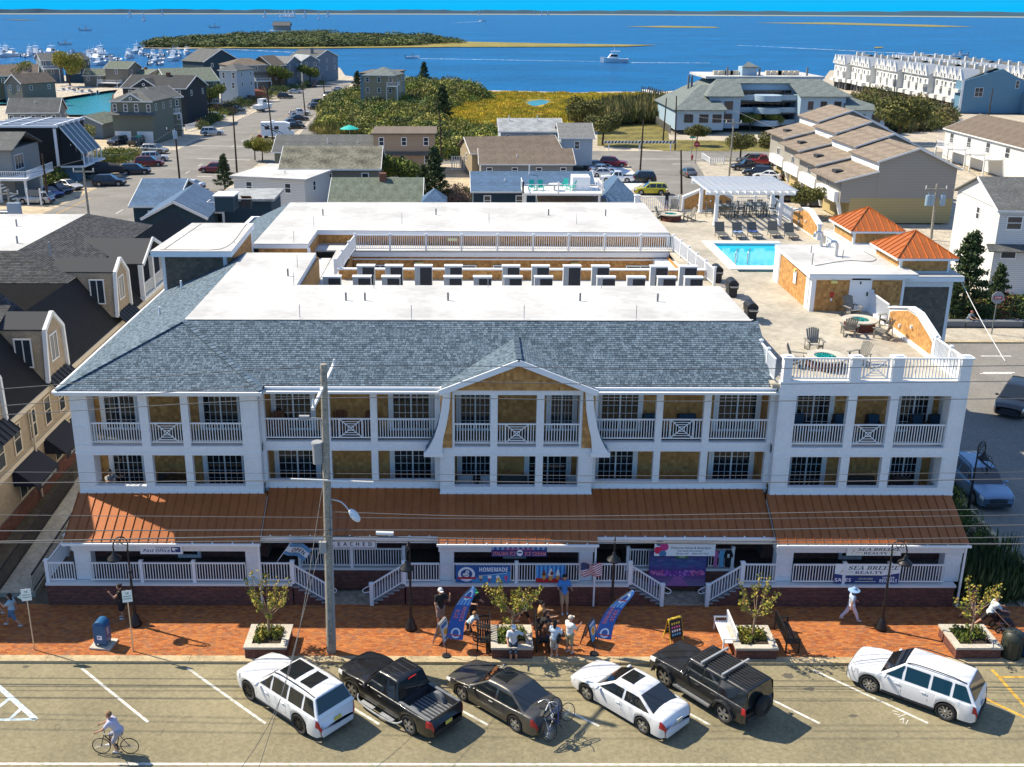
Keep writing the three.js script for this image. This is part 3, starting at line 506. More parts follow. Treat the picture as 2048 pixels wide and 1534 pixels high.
const l=[];for(let i=0;i<24;i++){const a=rF.clone().lerp(rB,i / 24),b=rF.clone().lerp(rB,(i + 1.15)/ 24);a.y +=0.045;b.y +=0.02;l.push(tint(norm(bar(a,b,0.26,0.03)),...BLUEROOF[i % 6]));}obj('ridge_cap',l,M.vcol,H);
// the flared boards that sweep out at either side
for(const s of[-1,1]){
const cx=2.16,cv=[[3.36,9.9],[3.4,9.4],[3.46,8.8],[3.6,8.1],[3.8,7.45],[4.05,6.95],[4.2,6.75]],inn=[[3.02,9.75],[3.05,9.4],[3.1,8.8],[3.22,8.1],[3.36,7.5],[3.42,6.95],[3.42,6.75]];
obj('flared_board',prism([...cv,...inn.reverse()].map(p=>[cx + s*p[0],p[1]]),-44.45,-44.3),M.white,H);
obj('flared_side',prism([...cv.map(p=>[cx + s*p[0],p[1]]),...cv.slice().reverse().map(p=>[cx + s*(p[0]- 0.07),p[1]])],-45.2,-44.45),mat(0.11,0.155,0.195,0.9),H);
obj('flare_foot',bx(cx + s*3.38,cx + s*4.26,6.55,6.76,-45.0,-44.27),M.white,H);
const sw=obj('shake_wall',bx(cx + s*2.96,cx + s*3.5,6.95,9.75,-44.49,-44.44),shakeBack,H);
shakes(V(cx +(s>0?2.96:-3.5),6.95,-44.44),X1,Y1,[[0,0],[0.54,0],[0.54,2.8],[0,2.8]],sw);
}
}
// ---- flat roofs round the court
const flat=(pts,y,t=0.28,e=M.white)=>{const f=obj('flat_roof',slab(pts.map(p=>V(p[0],y,p[1])),0.05),M.tpo,H);obj('roof_edge',slab(pts.map(p=>V(p[0],y - 0.052,p[1])),t),e,f);return f;};
flat([[-13.75,-48.62],[13.55,-48.62],[13.55,-55.35],[-13.75,-55.35]],yT);
flat([[-13.75,-55.352],[-9.4,-55.352],[-9.45,-63.3],[-13.75,-63.3]],yT);
flat([[-10.9,-74.2],[14.1,-73.6],[14.2,-85.8],[-10.9,-85.6]],11.0);
flat([[-14.6,-69.6],[-10.91,-69.6],[-10.91,-85.6],[-14.7,-85.5]],11.0);
obj('roof_edge',[bx(-13.7,13.6,11.86,11.87,-48.66,-48.56)],M.offwhite,H);
shakeWall(H,V(13.6,9.8,-44.9),V(13.6,9.8,-55.35),1.7,{poly:[[0,0],[10.4,0],[10.4,1.7],[3.7,1.7]]});
shakeWall(H,V(-9.3,9.9,-55.4),V(-9.3,9.9,-63.3),1.6);shakeWall(H,V(-14,9.9,-63.35),V(-9.4,9.9,-63.35),1.6);
shakeWall(H,V(-10.9,9.9,-74.4),V(14.0,9.9,-73.8),0.8);shakeWall(H,V(-14.3,9.9,-69.75),V(-10.9,9.9,-69.75),0.8);shakeWall(H,V(-10.85,9.9,-69.75),V(-10.85,9.9,-74.4),0.8);
obj('corner_board',[bx(-11.0,-10.8,9.9,10.7,-69.8,-69.68),bx(13.95,14.1,9.9,10.7,-73.8,-73.66)],M.white,H);
obj('lower_roof',[bx(-17.9,-9.4,9.9,10.0,-69.7,-63.4),bx(-13.9,14.2,9.9,9.999,-86,-74.3)],M.tpo,H);
obj('walkway',[bx(-9.35,-8.3,9.88,10.0,-73.7,-55.4),bx(-10.85,13.85,9.88,9.998,-73.75,-72.1)],M.tpo,H);
obj('plant_floor',bx(-8.3,13.9,9.8,9.95,-64,-55.4),M.tpo,H);
roofFace([V(-18.9,9.0,-86),V(-18.9,9.0,-65.5),V(-14.7,10.95,-69.7),V(-14.7,10.95,-86)],H);
roofFace([V(-18.9,9.0,-65.5),V(-14.7,9.0,-65.5),V(-14.7,10.95,-69.7)],H);
// parapet behind the air conditioners and the court beyond
shakeWall(H,V(-8.2,9.95,-64),V(14.6,9.95,-64),0.62);obj('parapet_cap',bx(-8.3,14.7,10.57,10.65,-64.25,-63.92),M.white,H);
shakeWall(H,V(-8.2,7,-72.3),V(13.8,7,-72.3),2.6);
obj('court_fascia',[bx(-8.4,13.9,9.55,9.9,-72.25,-72.1),bx(-8.4,13.9,9.3,9.4,-72.28,-72.2)],M.white,H);
obj('court_floor',bx(-8.3,14,6.8,7,-72.3,-64.1),M.concrete,H);
for(const s of[0,1]){const x=s?14.2:-8.35;const q=s?shakeWall(H,V(14.1,7,-64.1),V(13.85,7,-72.3),2.6):shakeWall(H,V(-8.35,7,-72.3),V(-8.35,7,-64.1),2.6);}
for(const[a,b]of[[745,775],[896,953],[986,1020],[1187,1218],[1252,1310]]){const xa=xAt(a,530,-72.2),xb=xAt(b,530,-72.2);windowAt(H,V(0,0,-72.2),X1,xa,7.6,xb - xa,1.35,{cols:2});}
for(const u of[838,1150]){const x=xAt(u,523,-72.15);obj('wall_light',bx(x - 0.3,x + 0.3,8.95,9.15,-72.2,-72.0),mat(0.7,0.6,0.25,0.5),H);}
for(const u of[905,1277]){const x=xAt(u,464,-74.0);obj('wall_light',bx(x - 0.35,x + 0.35,10.3,10.5,-74.2,-73.9),mat(0.7,0.62,0.3,0.5),H);}
// rails of the court
const rp=[710,780,852,923,995,1066,1137,1209,1281,1347].map(u=>xAt(u,490,-72.1));
rp.forEach((x,i)=>{post(H,x,10,-72.1,1.15,0.13);if(i)railing(H,V(rp[i - 1],10.02,-72.1),V(x,10.02,-72.1),{h:1.08,step:0.15,r:0.04});});
const run=(p,q,n,o={})=>{for(let i=0;i<n;i++){const a=p.clone().lerp(q,i / n),b=p.clone().lerp(q,(i + 1)/ n);railing(H,a,b,{h:1.08,step:0.13,...o});post(H,b.x,b.y,b.z,1.15,0.13);}};
run(V(rp[0],10.02,-72.1),V(-8.45,10.02,-64.2),3);run(V(rp[9],10.02,-72.1),V(14.85,10.02,-62.3),5);
// stair tower over the left slope
{
const x0=-18.4,x1=-14.55,z0=-61.4,z1=-69.3,y=12.4;
obj('stair_tower',bx(x0,x1,9.2,y - 0.3,z1,z0),M.whiteWall,H);
const f=obj('shake_wall',bx(x0 + 0.2,x1 - 0.2,9.3,y - 0.45,z0,z0 + 0.02),mat(0.07,0.06,0.05,0.95),H);shakes(V(x0 + 0.22,9.3,z0 + 0.02),X1,Y1,[[0,0],[x1 - x0 - 0.44,0],[x1 - x0 - 0.44,y - 9.75],[0,y - 9.75]],f,{tones:GREYSHAKE,w:0.2});
shakeWall(H,V(x1 + 0.03,10,z0 - 0.3),V(x1 + 0.03,10,z1 + 0.6),y - 10.4);
flat([[x0 - 0.5,z0 + 0.45],[x1 + 0.45,z0 + 0.45],[x1 + 0.1,z1 - 0.3],[x0 - 0.2,z1 - 0.3]],y,0.3);
obj('roof_cable',[tube([V(x0,y + 0.02,z0 + 0.1),V((x0 + x1)/ 2,y + 0.03,z0 + 0.15),V(x1 - 0.4,y + 0.02,z0),V(x1 - 0.3,y + 0.02,z1)],0.02,4),tube([V(x0 + 0.2,y + 0.02,z0),V(x0 + 0.5,y + 0.02,z1)],0.02,4)],M.cream,H);
}
// vent pipes, rods and marks on the roofs
const vent=(u,v,y,h=0.5,r=0.05,m=M.midgrey)=>{const p=onY(u,v,y);obj('vent_pipe',cyl(p,p.clone().setY(y + h),r),m,H);};
for(const[u,v]of[[730,601],[896,601],[1160,602],[1315,603],[576,552],[692,601]])vent(u,v,yT,0.42);
for(const[u,v]of[[872,430],[1097,431],[1211,432],[646,431]])vent(u,v,11.0,0.5);
for(const[u,v]of[[823,640],[1048,640],[1272,641],[600,639],[470,505],[595,535],[588,572],[748,577],[976,576],[1203,577]])vent(u,v,yT,0.75,0.016,M.grey);
for(const[u,v]of[[628,455],[804,448],[978,448],[1153,448],[588,485]])vent(u,v,11.0,0.8,0.018,M.grey);
for(const[u,v,y]of[[320,632,10.6],[363,578,10.6]])vent(u,v,y,0.5,0.06,M.white);
// ---- roof terrace
const YD=10;
obj('terrace_floor',[bx(13.6,XR,9.86,YD,-57.5,ZF - 0.05),bx(13.86,18.9,9.86,YD,-66.0,-57.5),bx(13.86,17.3,9.86,YD,-75.4,-66),bx(13.86,25.6,9.86,YD,-88.3,-75.4),bx(18.9,25.6,9.86,9.998,-66.0,-57.5),bx(22.4,25.6,9.86,YD,-75.4,-66)],M.deck,H);
obj('terrace_base',bx(XR - 0.2,25.6,0,9.85,-88.3,-57.2),M.whiteWall,H);
const water=new THREE.MeshPhysicalMaterial({color:new THREE.Color(0.02,0.5,0.68),roughness:0.08,side:THREE.DoubleSide});
obj('pool_coping',[bx(16.85,17.5,10,10.05,-75.4,-66.6),bx(17.5,22.4,10,10.05,-67.6,-66.6),bx(17.5,22.4,10,10.05,-75.4,-74.6)],M.offwhite,H);
obj('pool_shell',[bx(17.5,22.4,9.0,10.0,-74.62,-74.6),bx(17.48,17.5,9.0,10,-74.6,-67.6),bx(17.5,22.4,9.0,10,-67.6,-67.58)],mat(0.25,0.6,0.7,0.5),H);
obj('pool_water',bx(17.5,22.4,9.7,9.86,-74.6,-67.6),water,H);
for(const[u,v]of[[1470,527],[1494,527]]){const p=onY(u,v,10.05),g=[];for(const d of[0])g.push(tube([V(p.x + d,10,p.z + 0.1),V(p.x + d,10.8,p.z + 0.05),V(p.x + d + 0.25,10.95,p.z - 0.4),V(p.x + d + 0.4,10.55,p.z - 1.0),V(p.x + d + 0.4,9.8,p.z - 1.1)],0.035,6,20));obj('pool_handrail',g,M.steel,H);}
// front rail of the terrace, with panelled piers
const pier=(x0,x1,z0=ZF - 0.4,z1=ZF - 0.02,h=1.25)=>obj('pier',[bx(x0,x1,10.16,10 + h,z0,z1),bx(x0 - 0.07,x1 + 0.07,10 + h,10.06 + h,z0 - 0.07,z1 + 0.07),bx(x0 + 0.06,x1 - 0.06,10.06 + h,10.12 + h,z0 + 0.06,z1 - 0.06)],M.whiteWall,H);
const px=[[1568,1585],[1703,1724],[1787,1809],[1923,1944]].map(q=>q.map(u=>xAt(u,740,ZF)));
px.forEach(q=>pier(q[0],q[1]));
for(let i=0;i<3;i++)railing(H,V(px[i][1],10.16,ZF - 0.2),V(px[i + 1][0],10.16,ZF - 0.2),{h:1.08,step:0.15,r:0.04,motif:i===1});
obj('terrace_curb',[bx(XR - 0.12,XR,10.0,10.2,-57,ZF - 0.41)],M.white,H);
run(V(XR - 0.1,10.05,ZF - 0.4),V(XR - 0.1,10.05,-48.2),2);run(V(13.75,10.05,ZF - 0.4),V(13.75,10.05,-47.4),2);
run(V(XR - 0.1,10.05,-54.2),V(XR - 0.1,10.05,-56.7),1);
const gpar=(p,q,h0,h1,hz)=>{const u=q.clone().sub(p),L=u.length();u.normalize();const pts=[[0,0],[L,0],[L,h0],[L*0.62,h1],[L*0.42,h1],[0,h0]];const n=u.clone().cross(Y1);
const G=(a,b,t=0)=>p.clone().addScaledVector(u,a).addScaledVector(Y1,b).addScaledVector(n,t);const w=obj('parapet_wall',slab(pts.map(c=>G(c[0],c[1])),0.25),M.whiteWall,H);
shakes(p.clone().addScaledVector(n,0.004),u,Y1,[[0.15,0.12],[L - 0.15,0.12],[L - 0.15,h0 - 0.15],[L*0.62,h1 - 0.15],[L*0.42,h1 - 0.15],[0.15,h0 - 0.15]],w,{thick:0.012});
obj('parapet_cap',[[5,4],[4,3],[3,2]].map(([i,j])=>bar(G(pts[i][0],pts[i][1]+ 0.03,-0.12),G(pts[j][0],pts[j][1]+ 0.03,-0.12),0.42,0.08)),M.white,H);
obj('outlet_box',[bx(-0.06,0.06,-0.08,0.08,-0.06,0.06).translate(...G(L*0.3,0.5,0.05).toArray()),bx(-0.06,0.06,-0.08,0.08,-0.06,0.06).translate(...G(L*0.55,0.85,0.05).toArray())],M.white,H);};
gpar(V(XR - 0.15,10,-54.0),V(XR - 0.15,10,-48.3),1.0,1.65);
gpar(V(onY(1362,420,10).x,10,-87.6),V(onY(1462,420,10).x,10,-87.6),1.15,1.9);
gpar(V(25.4,10,-82.3),V(25.4,10,-76.0),1.1,1.7);
pier(onY(1272,420,10).x - 0.2,onY(1272,420,10).x + 0.2,-87.9,-87.5);
run(V(onY(1275,420,10).x,10.1,-87.7),V(onY(1355,420,10).x,10.1,-87.7),1,{step:0.17,r:0.045});run(V(onY(1470,420,10).x,10.1,-87.7),V(25.3,10.1,-87.7),2,{step:0.17,r:0.045});
run(V(25.3,10.1,-87.7),V(25.3,10.1,-82.3),2,{step:0.17,r:0.045});
// ---- bath house on the terrace
{
const x0=19.0,x1=24.1,z0=-56.8,z1=-64.2,y=12.2;
obj('bath_house',bx(x0 + 0.05,x1,YD,y - 0.25,z1,z0 - 0.05),M.whiteWall,H);
shakeWall(H,V(x0 + 0.2,YD,z0 + 0.01),V(x1,YD,z0 + 0.01),1.85,{holes:[[1.95,3.0,0,1.95]]});
shakeWall(H,V(x0 - 0.01,YD,z1 + 1.2),V(x0 - 0.01,YD,z0 - 0.9),1.85);
obj('corner_board',[bx(x0 - 0.05,x0 + 0.2,YD,y - 0.2,z0 - 0.9,z0 + 0.05),bx(x0 - 0.05,x0 + 0.05,YD,y - 0.2,z1,z1 + 1.2),bx(x0,x1,y - 0.4,y - 0.2,z0 - 0.05,z0 + 0.06),bx(x1 - 0.12,x1 + 0.02,YD,y - 0.4,z0,z0 + 0.07)],M.white,H);
flat([[x0 - 0.3,z0 + 0.35],[x1 + 0.6,z0 + 0.35],[x1 + 0.6,z1],[x0 - 0.1,z1]],y,0.18);
const d=obj('bath_door',[bx(x0 + 2.15,x0 + 3.2,YD,YD + 1.98,z0 + 0.02,z0 + 0.06),bx(x0 + 2.06,x0 + 2.15,YD,YD + 2.05,z0 + 0.01,z0 + 0.085),bx(x0 + 3.2,x0 + 3.29,YD,YD + 2.05,z0 + 0.01,z0 + 0.085),bx(x0 + 2.06,x0 + 3.29,YD + 1.98,YD + 2.06,z0 + 0.01,z0 + 0.085),bx(x0 + 2.3,x0 + 3.05,YD + 1.3,YD + 1.34,z0 + 0.06,z0 + 0.075)],M.white,H);
obj('door_lock',bx(x0 + 3.04,x0 + 3.12,YD + 0.9,YD + 1.12,z0 + 0.06,z0 + 0.1),M.black,d);obj('door_sign',bx(x0 + 2.62,x0 + 2.7,YD + 1.56,YD + 1.72,z0 + 0.06,z0 + 0.075),M.black,d);
for(const g of[bx(x0 - 0.09,x0 - 0.06,YD,YD + 1.95,z0 - 0.85,z0 - 0.3),bx(x0 - 0.09,x0 - 0.06,YD,YD + 1.95,z1 + 0.2,z1 + 1.1)])obj('side_door',g,M.frameWhite,H);
obj('rules_notice',bx(x0 - 0.09,x0 - 0.06,YD + 0.85,YD + 1.6,z0 - 3.2,z0 - 2.7),M.white,H);
obj('wall_light',[bx(x0 + 1.0,x0 + 1.35,YD + 1.62,YD + 1.78,z0 + 0.01,z0 + 0.15),bx(x0 - 0.15,x0 - 0.02,YD + 1.55,YD + 1.7,z0 - 3.1,z0 - 2.8)],mat(0.7,0.6,0.22,0.5),H);
obj('fire_alarm',[bx(x0 + 1.05,x0 + 1.25,YD + 0.92,YD + 1.1,z0 + 0.01,z0 + 0.1),bx(x0 + 1.08,x0 + 1.22,YD + 0.82,YD + 0.9,z0 + 0.01,z0 + 0.06)],mat(0.5,0.03,0.03,0.5),H);
obj('outlet_box',bx(x0 + 1.08,x0 + 1.18,YD + 0.6,YD + 0.75,z0 + 0.01,z0 + 0.06),M.white,H);
for(const[u,v]of[[1642,492],[1672,512]]){const p=onY(u,v,y);obj('gooseneck_vent',tube([p,p.clone().add(V(0,0.6,0)),p.clone().add(V(-0.12,0.85,0)),p.clone().add(V(-0.42,0.8,0)),p.clone().add(V(-0.48,0.55,0))],0.09,8,18),M.steel,H);}
for(const[u,v,h]of[[1622,506,0.45],[1685,517,0.5],[1624,530,0.7],[1653,495,0.5]]){const p=onY(u,v,y);obj('vent_pipe',cyl(p,p.clone().setY(y + h),0.025),M.midgrey,H);}
obj('roof_cable',tube([onY(1630,531,y + 0.02),onY(1700,521,y + 0.02),onY(1740,523,y + 0.02),onY(1752,517,y + 0.02),onY(1728,503,y + 0.02)],0.02,4,30),M.midgrey,H);
// grey shake annexe below the first copper roof
const ax0=24.15,ax1=27.2;
for(const[zf,dz,ay]of[[-57.6,3.2,0],[-65.2,3.2,1]]){
obj('annexe',bx(ax0,ax1,0,11.6,zf - dz - 2,zf),M.whiteWall,H);
if(!ay){const w=obj('shake_wall',bx(ax0 + 0.15,ax1 - 0.2,5,11.2,zf,zf + 0.02),mat(0.07,0.06,0.05,0.95),H);shakes(V(ax0 + 0.16,5,zf + 0.02),X1,Y1,[[0,0],[ax1 - ax0 - 0.38,0],[ax1 - ax0 - 0.38,6.2],[0,6.2]],w,{tones:GREYSHAKE,w:0.2});}
flat([[ax0 - 0.2,zf + 0.4],[ax1 + 0.4,zf + 0.4],[ax1 + 0.4,zf - dz - 2],[ax0 - 0.2,zf - dz - 2]],11.9,0.25);
const c0=ax0 + 0.1,c1=ax1 - 0.1,cz0=zf - 0.5,cz1=zf - 4.2;
obj('cupola',bx(c0,c1,11.9,12.75,cz1,cz0),M.whiteWall,H);
const cw=obj('shake_wall',bx(c0 + 0.15,c1 - 0.15,12.0,12.65,cz0,cz0 + 0.02),shakeBack,H);shakes(V(c0 + 0.15,12,cz0 + 0.02),X1,Y1,[[0,0],[c1 - c0 - 0.3,0],[c1 - c0 - 0.3,0.65],[0,0.65]],cw);
shakeWall(H,V(c0 - 0.01,12,cz1 + 0.15),V(c0 - 0.01,12,cz0 - 0.15),0.65);
// hipped copper roof, pan by pan
const e=[V(c0 - 0.3,12.78,cz0 + 0.3),V(c1 + 0.3,12.78,cz0 + 0.3),V(c1 + 0.3,12.78,cz1 - 0.3),V(c0 - 0.3,12.78,cz1 - 0.3)],apx=V((c0 + c1)/ 2,13.95,(cz0 + cz1)/ 2);
const cr=obj('copper_roof',[slab(e.map(p=>p.clone().setY(12.77)),0.12)],M.white,H);
for(let s=0;s<4;s++){const p=e[s],q=e[(s + 1)% 4],n=8;for(let i=0;i<n;i++){
const t0=i / n,t1=(i + 1)/ n,h=t=>1 - Math.abs(2*t - 1),mid=p.clone().lerp(q,0.5),up=apx.clone().sub(mid);
const b0=p.clone().lerp(q,t0),b1=p.clone().lerp(q,t1),T0=b0.clone().addScaledVector(up,h(t0)),T1=b1.clone().addScaledVector(up,h(t1));
const pts=i===0?[b0,b1,T1]:i===n - 1?[b0,b1,T0]:[b0,b1,T1,T0];const g=[slab(pts,0.02)];if(i)g.push(bar(b0.clone().setY(b0.y + 0.02),T0.clone().setY(T0.y + 0.02),0.03,0.05));obj('metal_panel',g,M.copperRoof,cr);}}
obj('hip_rib',e.map(p=>bar(p.clone().setY(p.y + 0.03),apx.clone().setY(apx.y + 0.03),0.06,0.05)),M.copperRoof,cr);
}
obj('glass_screen',slab([V(19.1,10.1,-64.6),V(22.5,10.1,-66.8),V(22.5,11.3,-66.8),V(19.1,11.3,-64.6)],0.02),new THREE.MeshPhysicalMaterial({color:0xbfd6cf,transmission:1,thickness:0,roughness:0.05,side:THREE.DoubleSide}),H);
}
rebase(H,2,0,-60);
}
// ---------------------------------------------------------------- signs and street furniture in front of the hotel
const sans=(c,s,w='bold')=>{c.font=`${w} ${s}px sans-serif`;},serif=(c,s,w='bold')=>{c.font=`${w} ${s}px serif`;};
const T=(c,t,x,y,w)=>{c.textAlign='center';c.textBaseline='middle';if(w){const m=c.measureText(t).width;c.save();c.translate(x,y);c.scale(w / m,1);c.fillText(t,0,0);c.restore();}else c.fillText(t,x,y);};
function panelSign(name,label,u0,v0,u1,v1,z,draw,o={}){// a printed board facing the street, corners from pixels on the plane z
const a=onZ(u0,v1,z),b=onZ(u1,v1,z),c=onZ(u1,v0,z),d=onZ(u0,v0,z);const x0=(a.x + d.x)/ 2,x1=(b.x + c.x)/ 2,y0=(a.y + b.y)/ 2,y1=(c.y + d.y)/ 2;
const t=thing(name,label,o.category??'sign');obj('board',bx(x0,x1,y0,y1,z -(o.t??0.06),z - 0.004),o.edge??M.white,t);
const k=512 / Math.max(0.2,x1 - x0);obj('printed_face',board(V(x0,y0,z),V(x1,y0,z),V(x1,y1,z),V(x0,y1,z)),print(1024,Math.max(32,Math.round(1024*(y1 - y0)/(x1 - x0))),draw),t);
return rebase(t,(x0 + x1)/ 2,y0,z);
}
panelSign('shop_sign','white post office sign with blue eagle emblem hanging under the awning',280,1090,365,1108,-42.5,(c,w,h)=>{c.fillStyle='#e8edf4';c.fillRect(0,0,w,h);c.fillStyle='#1b3a7a';sans(c,h*0.22);c.textAlign='right';c.textBaseline='middle';c.fillText('United States',w*0.70,h*0.27);sans(c,h*0.5,'italic bold');T(c,'Post Office',w*0.38,h*0.63,w*0.64);c.fillRect(w*0.73,h*0.22,w*0.22,h*0.58);c.fillStyle='#fff';c.beginPath();c.moveTo(w*0.75,h*0.3);c.lineTo(w*0.92,h*0.42);c.lineTo(w*0.80,h*0.52);c.lineTo(w*0.84,h*0.74);c.lineTo(w*0.76,h*0.58);c.fill();});
panelSign('shop_sign','white shop sign reading BLEACHED behind the utility pole',640,1079,753,1096,-43.1,(c,w,h)=>{c.fillStyle='#dfe6ee';c.fillRect(0,0,w,h);c.strokeStyle='#333';c.lineWidth=h*0.05;c.strokeRect(h*0.1,h*0.1,w - h*0.2,h*0.8);c.fillStyle='#20242c';sans(c,h*0.62);'BLEACHED'.split('').forEach((q,i)=>T(c,q,w*(0.06 + 0.88*(i + 0.5)/ 8),h*0.54));});
panelSign('shop_sign','blue Italian ice and ice cream sign with striped canopy over the shop door',983,1092,1094,1113,-42.5,(c,w,h)=>{c.fillStyle='#233a80';c.fillRect(0,0,w,h);for(let i=0;i<22;i++){c.fillStyle=i % 2?'#2f57a8':'#8fb6e2';c.fillRect(i*w / 22,0,w / 22,h*0.36);}c.fillStyle='#fff';sans(c,h*0.24);c.fillStyle='#d8405a';T(c,'HOMEMADE GOURMET',w*0.5,h*0.32,w*0.52);for(const[tx,x,ww]of[['ITALIAN ICE',0.225,0.42],['ICE CREAM',0.785,0.39]]){sans(c,h*0.5);c.fillStyle='#fff';T(c,tx,w*x + 3,h*0.72 + 3,w*ww);c.fillStyle='#c92a44';T(c,tx,w*x,h*0.72,w*ww);}c.fillStyle='#fff';c.beginPath();c.ellipse(w*0.51,h*0.66,w*0.055,h*0.3,0,0,7);c.fill();c.fillStyle='#3a3f8a';c.fillRect(w*0.47,h*0.56,w*0.08,h*0.14);});
panelSign('banner','long blue homemade ice cream banner with round logo tied to the rail',911,1131,1021,1165,-42.36,(c,w,h)=>{const g=c;g.fillStyle='#1d5c9e';g.fillRect(0,0,w,h);g.fillStyle='#3d93cc';g.beginPath();g.moveTo(w*0.3,h*0.75);g.lineTo(w,h*0.35);g.lineTo(w,h);g.lineTo(w*0.3,h);g.fill();g.fillStyle='#e9eef2';g.beginPath();g.ellipse(w*0.2,h*0.52,h*0.44,h*0.42,0,0,7);g.fill();g.fillStyle='#1d4f8e';g.beginPath();g.ellipse(w*0.2,h*0.5,h*0.3,h*0.28,0,0,7);g.fill();g.fillStyle='#e9eef2';g.beginPath();g.ellipse(w*0.19,h*0.56,h*0.17,h*0.1,0.3,0,7);g.fill();g.beginPath();g.ellipse(w*0.215,h*0.38,h*0.1,h*0.1,0,0,7);g.fill();g.fillStyle='#14305c';g.fillRect(w*0.2,h*0.36,w*0.03,h*0.05);g.fillRect(w*0.16,h*0.55,w*0.07,h*0.04);g.fillStyle='#b3242e';g.fillRect(w*0.04,h*0.68,w*0.33,h*0.12);g.fillStyle='#f5f7fa';sans(g,h*0.34);T(g,'HOMEMADE',w*0.69,h*0.24,w*0.53);g.fillStyle='#cfe3f2';for(let i=0;i<26;i++)g.fillRect(w*(0.42 + i*0.02),h*(0.58 - i*0.006),w*0.014,h*0.045);for(const[x,a,b]of[[0.46,'#8a5a34','#e6cfae'],[0.62,'#c02030','#fff'],[0.77,'#c8283c','#fff'],[0.92,'#d45a8c','#d45a8c']]){g.fillStyle=a;g.beginPath();g.moveTo(w*(x - 0.035),h*0.72);g.lineTo(w*(x + 0.035),h*0.72);g.lineTo(w*x,h*0.98);g.fill();g.fillStyle=b;g.beginPath();g.arc(w*x,h*0.68,h*0.1,0,7);g.fill();}},{category:'banner',t:0.012});
panelSign('banner','small banner with three soft ice cream cones on the rail',1072,1131,1131,1165,-42.36,(c,w,h)=>{for(let i=0;i<14;i++){c.fillStyle=i % 2?'#2b6fb4':'#5fb0e4';c.fillRect(i*w / 14,0,w / 14 + 1,h);}c.fillStyle='#b7262c';c.fillRect(0,h*0.74,w,h*0.26);for(const[x,s,col]of[[0.27,0.8,'#7a3b22'],[0.5,1,'#efe9e2'],[0.74,0.85,'#f7f4f0']]){c.fillStyle='#d9a04c';c.beginPath();c.moveTo(w*(x - 0.085*s),h*0.56);c.lineTo(w*(x + 0.085*s),h*0.56);c.lineTo(w*(x + 0.05*s),h*(0.66 + 0.22*s));c.lineTo(w*(x - 0.05*s),h*(0.66 + 0.22*s));c.fill();c.fillStyle=col;for(let k=0;k<4;k++){c.beginPath();c.ellipse(w*x,h*(0.54 - k*0.1*s),w*(0.1 - k*0.022)*s,h*0.075*s,0,0,7);c.fill();}if(x===0.5){c.fillStyle='#7a3b22';c.beginPath();c.ellipse(w*0.54,h*0.46,w*0.055,h*0.12,0,0,7);c.fill();}}},{category:'banner',t:0.012});
const breeze=(c,w,y0,hh)=>{c.fillStyle='#eef1ee';c.fillRect(0,0,w,y0 + hh);c.fillStyle='#c9a92a';c.beginPath();c.moveTo(w*0.13,y0 + hh*0.1);c.quadraticCurveTo(w*0.16,y0 + hh*0.55,w*0.06,y0 + hh*0.92);c.quadraticCurveTo(w*0.13,y0 + hh*0.55,w*0.13,y0 + hh*0.1);c.fill();c.fillStyle='#1e2f3d';serif(c,hh*0.5,'italic bold');T(c,'SEA BREEZE',w*0.585,y0 + hh*0.3,w*0.78);serif(c,hh*0.36);T(c,'REALTY',w*0.53,y0 + hh*0.74,w*0.44);c.fillStyle='#c9a92a';c.fillRect(w*0.16,y0 + hh*0.66,w*0.13,hh*0.04);c.fillRect(w*0.78,y0 + hh*0.66,w*0.13,hh*0.04);};
panelSign('shop_sign','white Sea Breeze Realty sign with gold sail hung under the awning',1694,1092,1803,1112,-42.5,(c,w,h)=>breeze(c,w,h*0.04,h*0.92));
panelSign('banner','Sea Breeze Realty banner with navy sales and summer rentals band on the rail',1669,1128,1799,1167,-42.36,(c,w,h)=>{breeze(c,w,h*0.04,h*0.54);c.fillStyle='#1c3c78';c.beginPath();c.moveTo(0,h*0.5);c.quadraticCurveTo(w*0.5,h*0.78,w,h*0.46);c.lineTo(w,h);c.lineTo(0,h);c.fill();c.fillStyle='#f2f4f6';sans(c,h*0.25);T(c,'SALES',w*0.14,h*0.82,w*0.26);sans(c,h*0.13);T(c,'SUMMER',w*0.84,h*0.70);sans(c,h*0.22);T(c,'RENTALS',w*0.84,h*0.86,w*0.28);c.fillStyle='#b9c4a8';sans(c,h*0.13);T(c,'609-492-0800',w*0.49,h*0.76,w*0.22);c.fillRect(w*0.33,h*0.88,w*0.32,h*0.04);},{category:'banner',t:0.012});
panelSign('banner','narrow white Oh La La Princess Boutique banner at the beam with purple flower corner',1309,1082,1431,1112,-43.08,(c,w,h)=>{c.fillStyle='#e3edf2';c.fillRect(0,0,w,h);c.fillStyle='#20242c';c.fillStyle='#8a2a5c';serif(c,h*0.17);T(c,'Oh La La Princess Boutique',w*0.62,h*0.13,w*0.66);c.fillStyle='#20242c';serif(c,h*0.2);T(c,'Princess Salon & Boutique',w*0.6,h*0.46,w*0.66);serif(c,h*0.13,'italic bold');T(c,'"Now taking Reservations"',w*0.58,h*0.66,w*0.44);T(c,'Please call     (609) 492-7612',w*0.62,h*0.84,w*0.54);for(const[x,y,r,q]of[[0.08,0.12,0.1,'#2c5a8a'],[0.16,0.4,0.12,'#c23a86'],[0.06,0.62,0.11,'#d6205a'],[0.14,0.85,0.1,'#3a78a8']]){c.fillStyle=q;c.beginPath();c.arc(w*x,h*y,w*r*0.6,0,7);c.fill();}},{category:'banner',t:0.012});
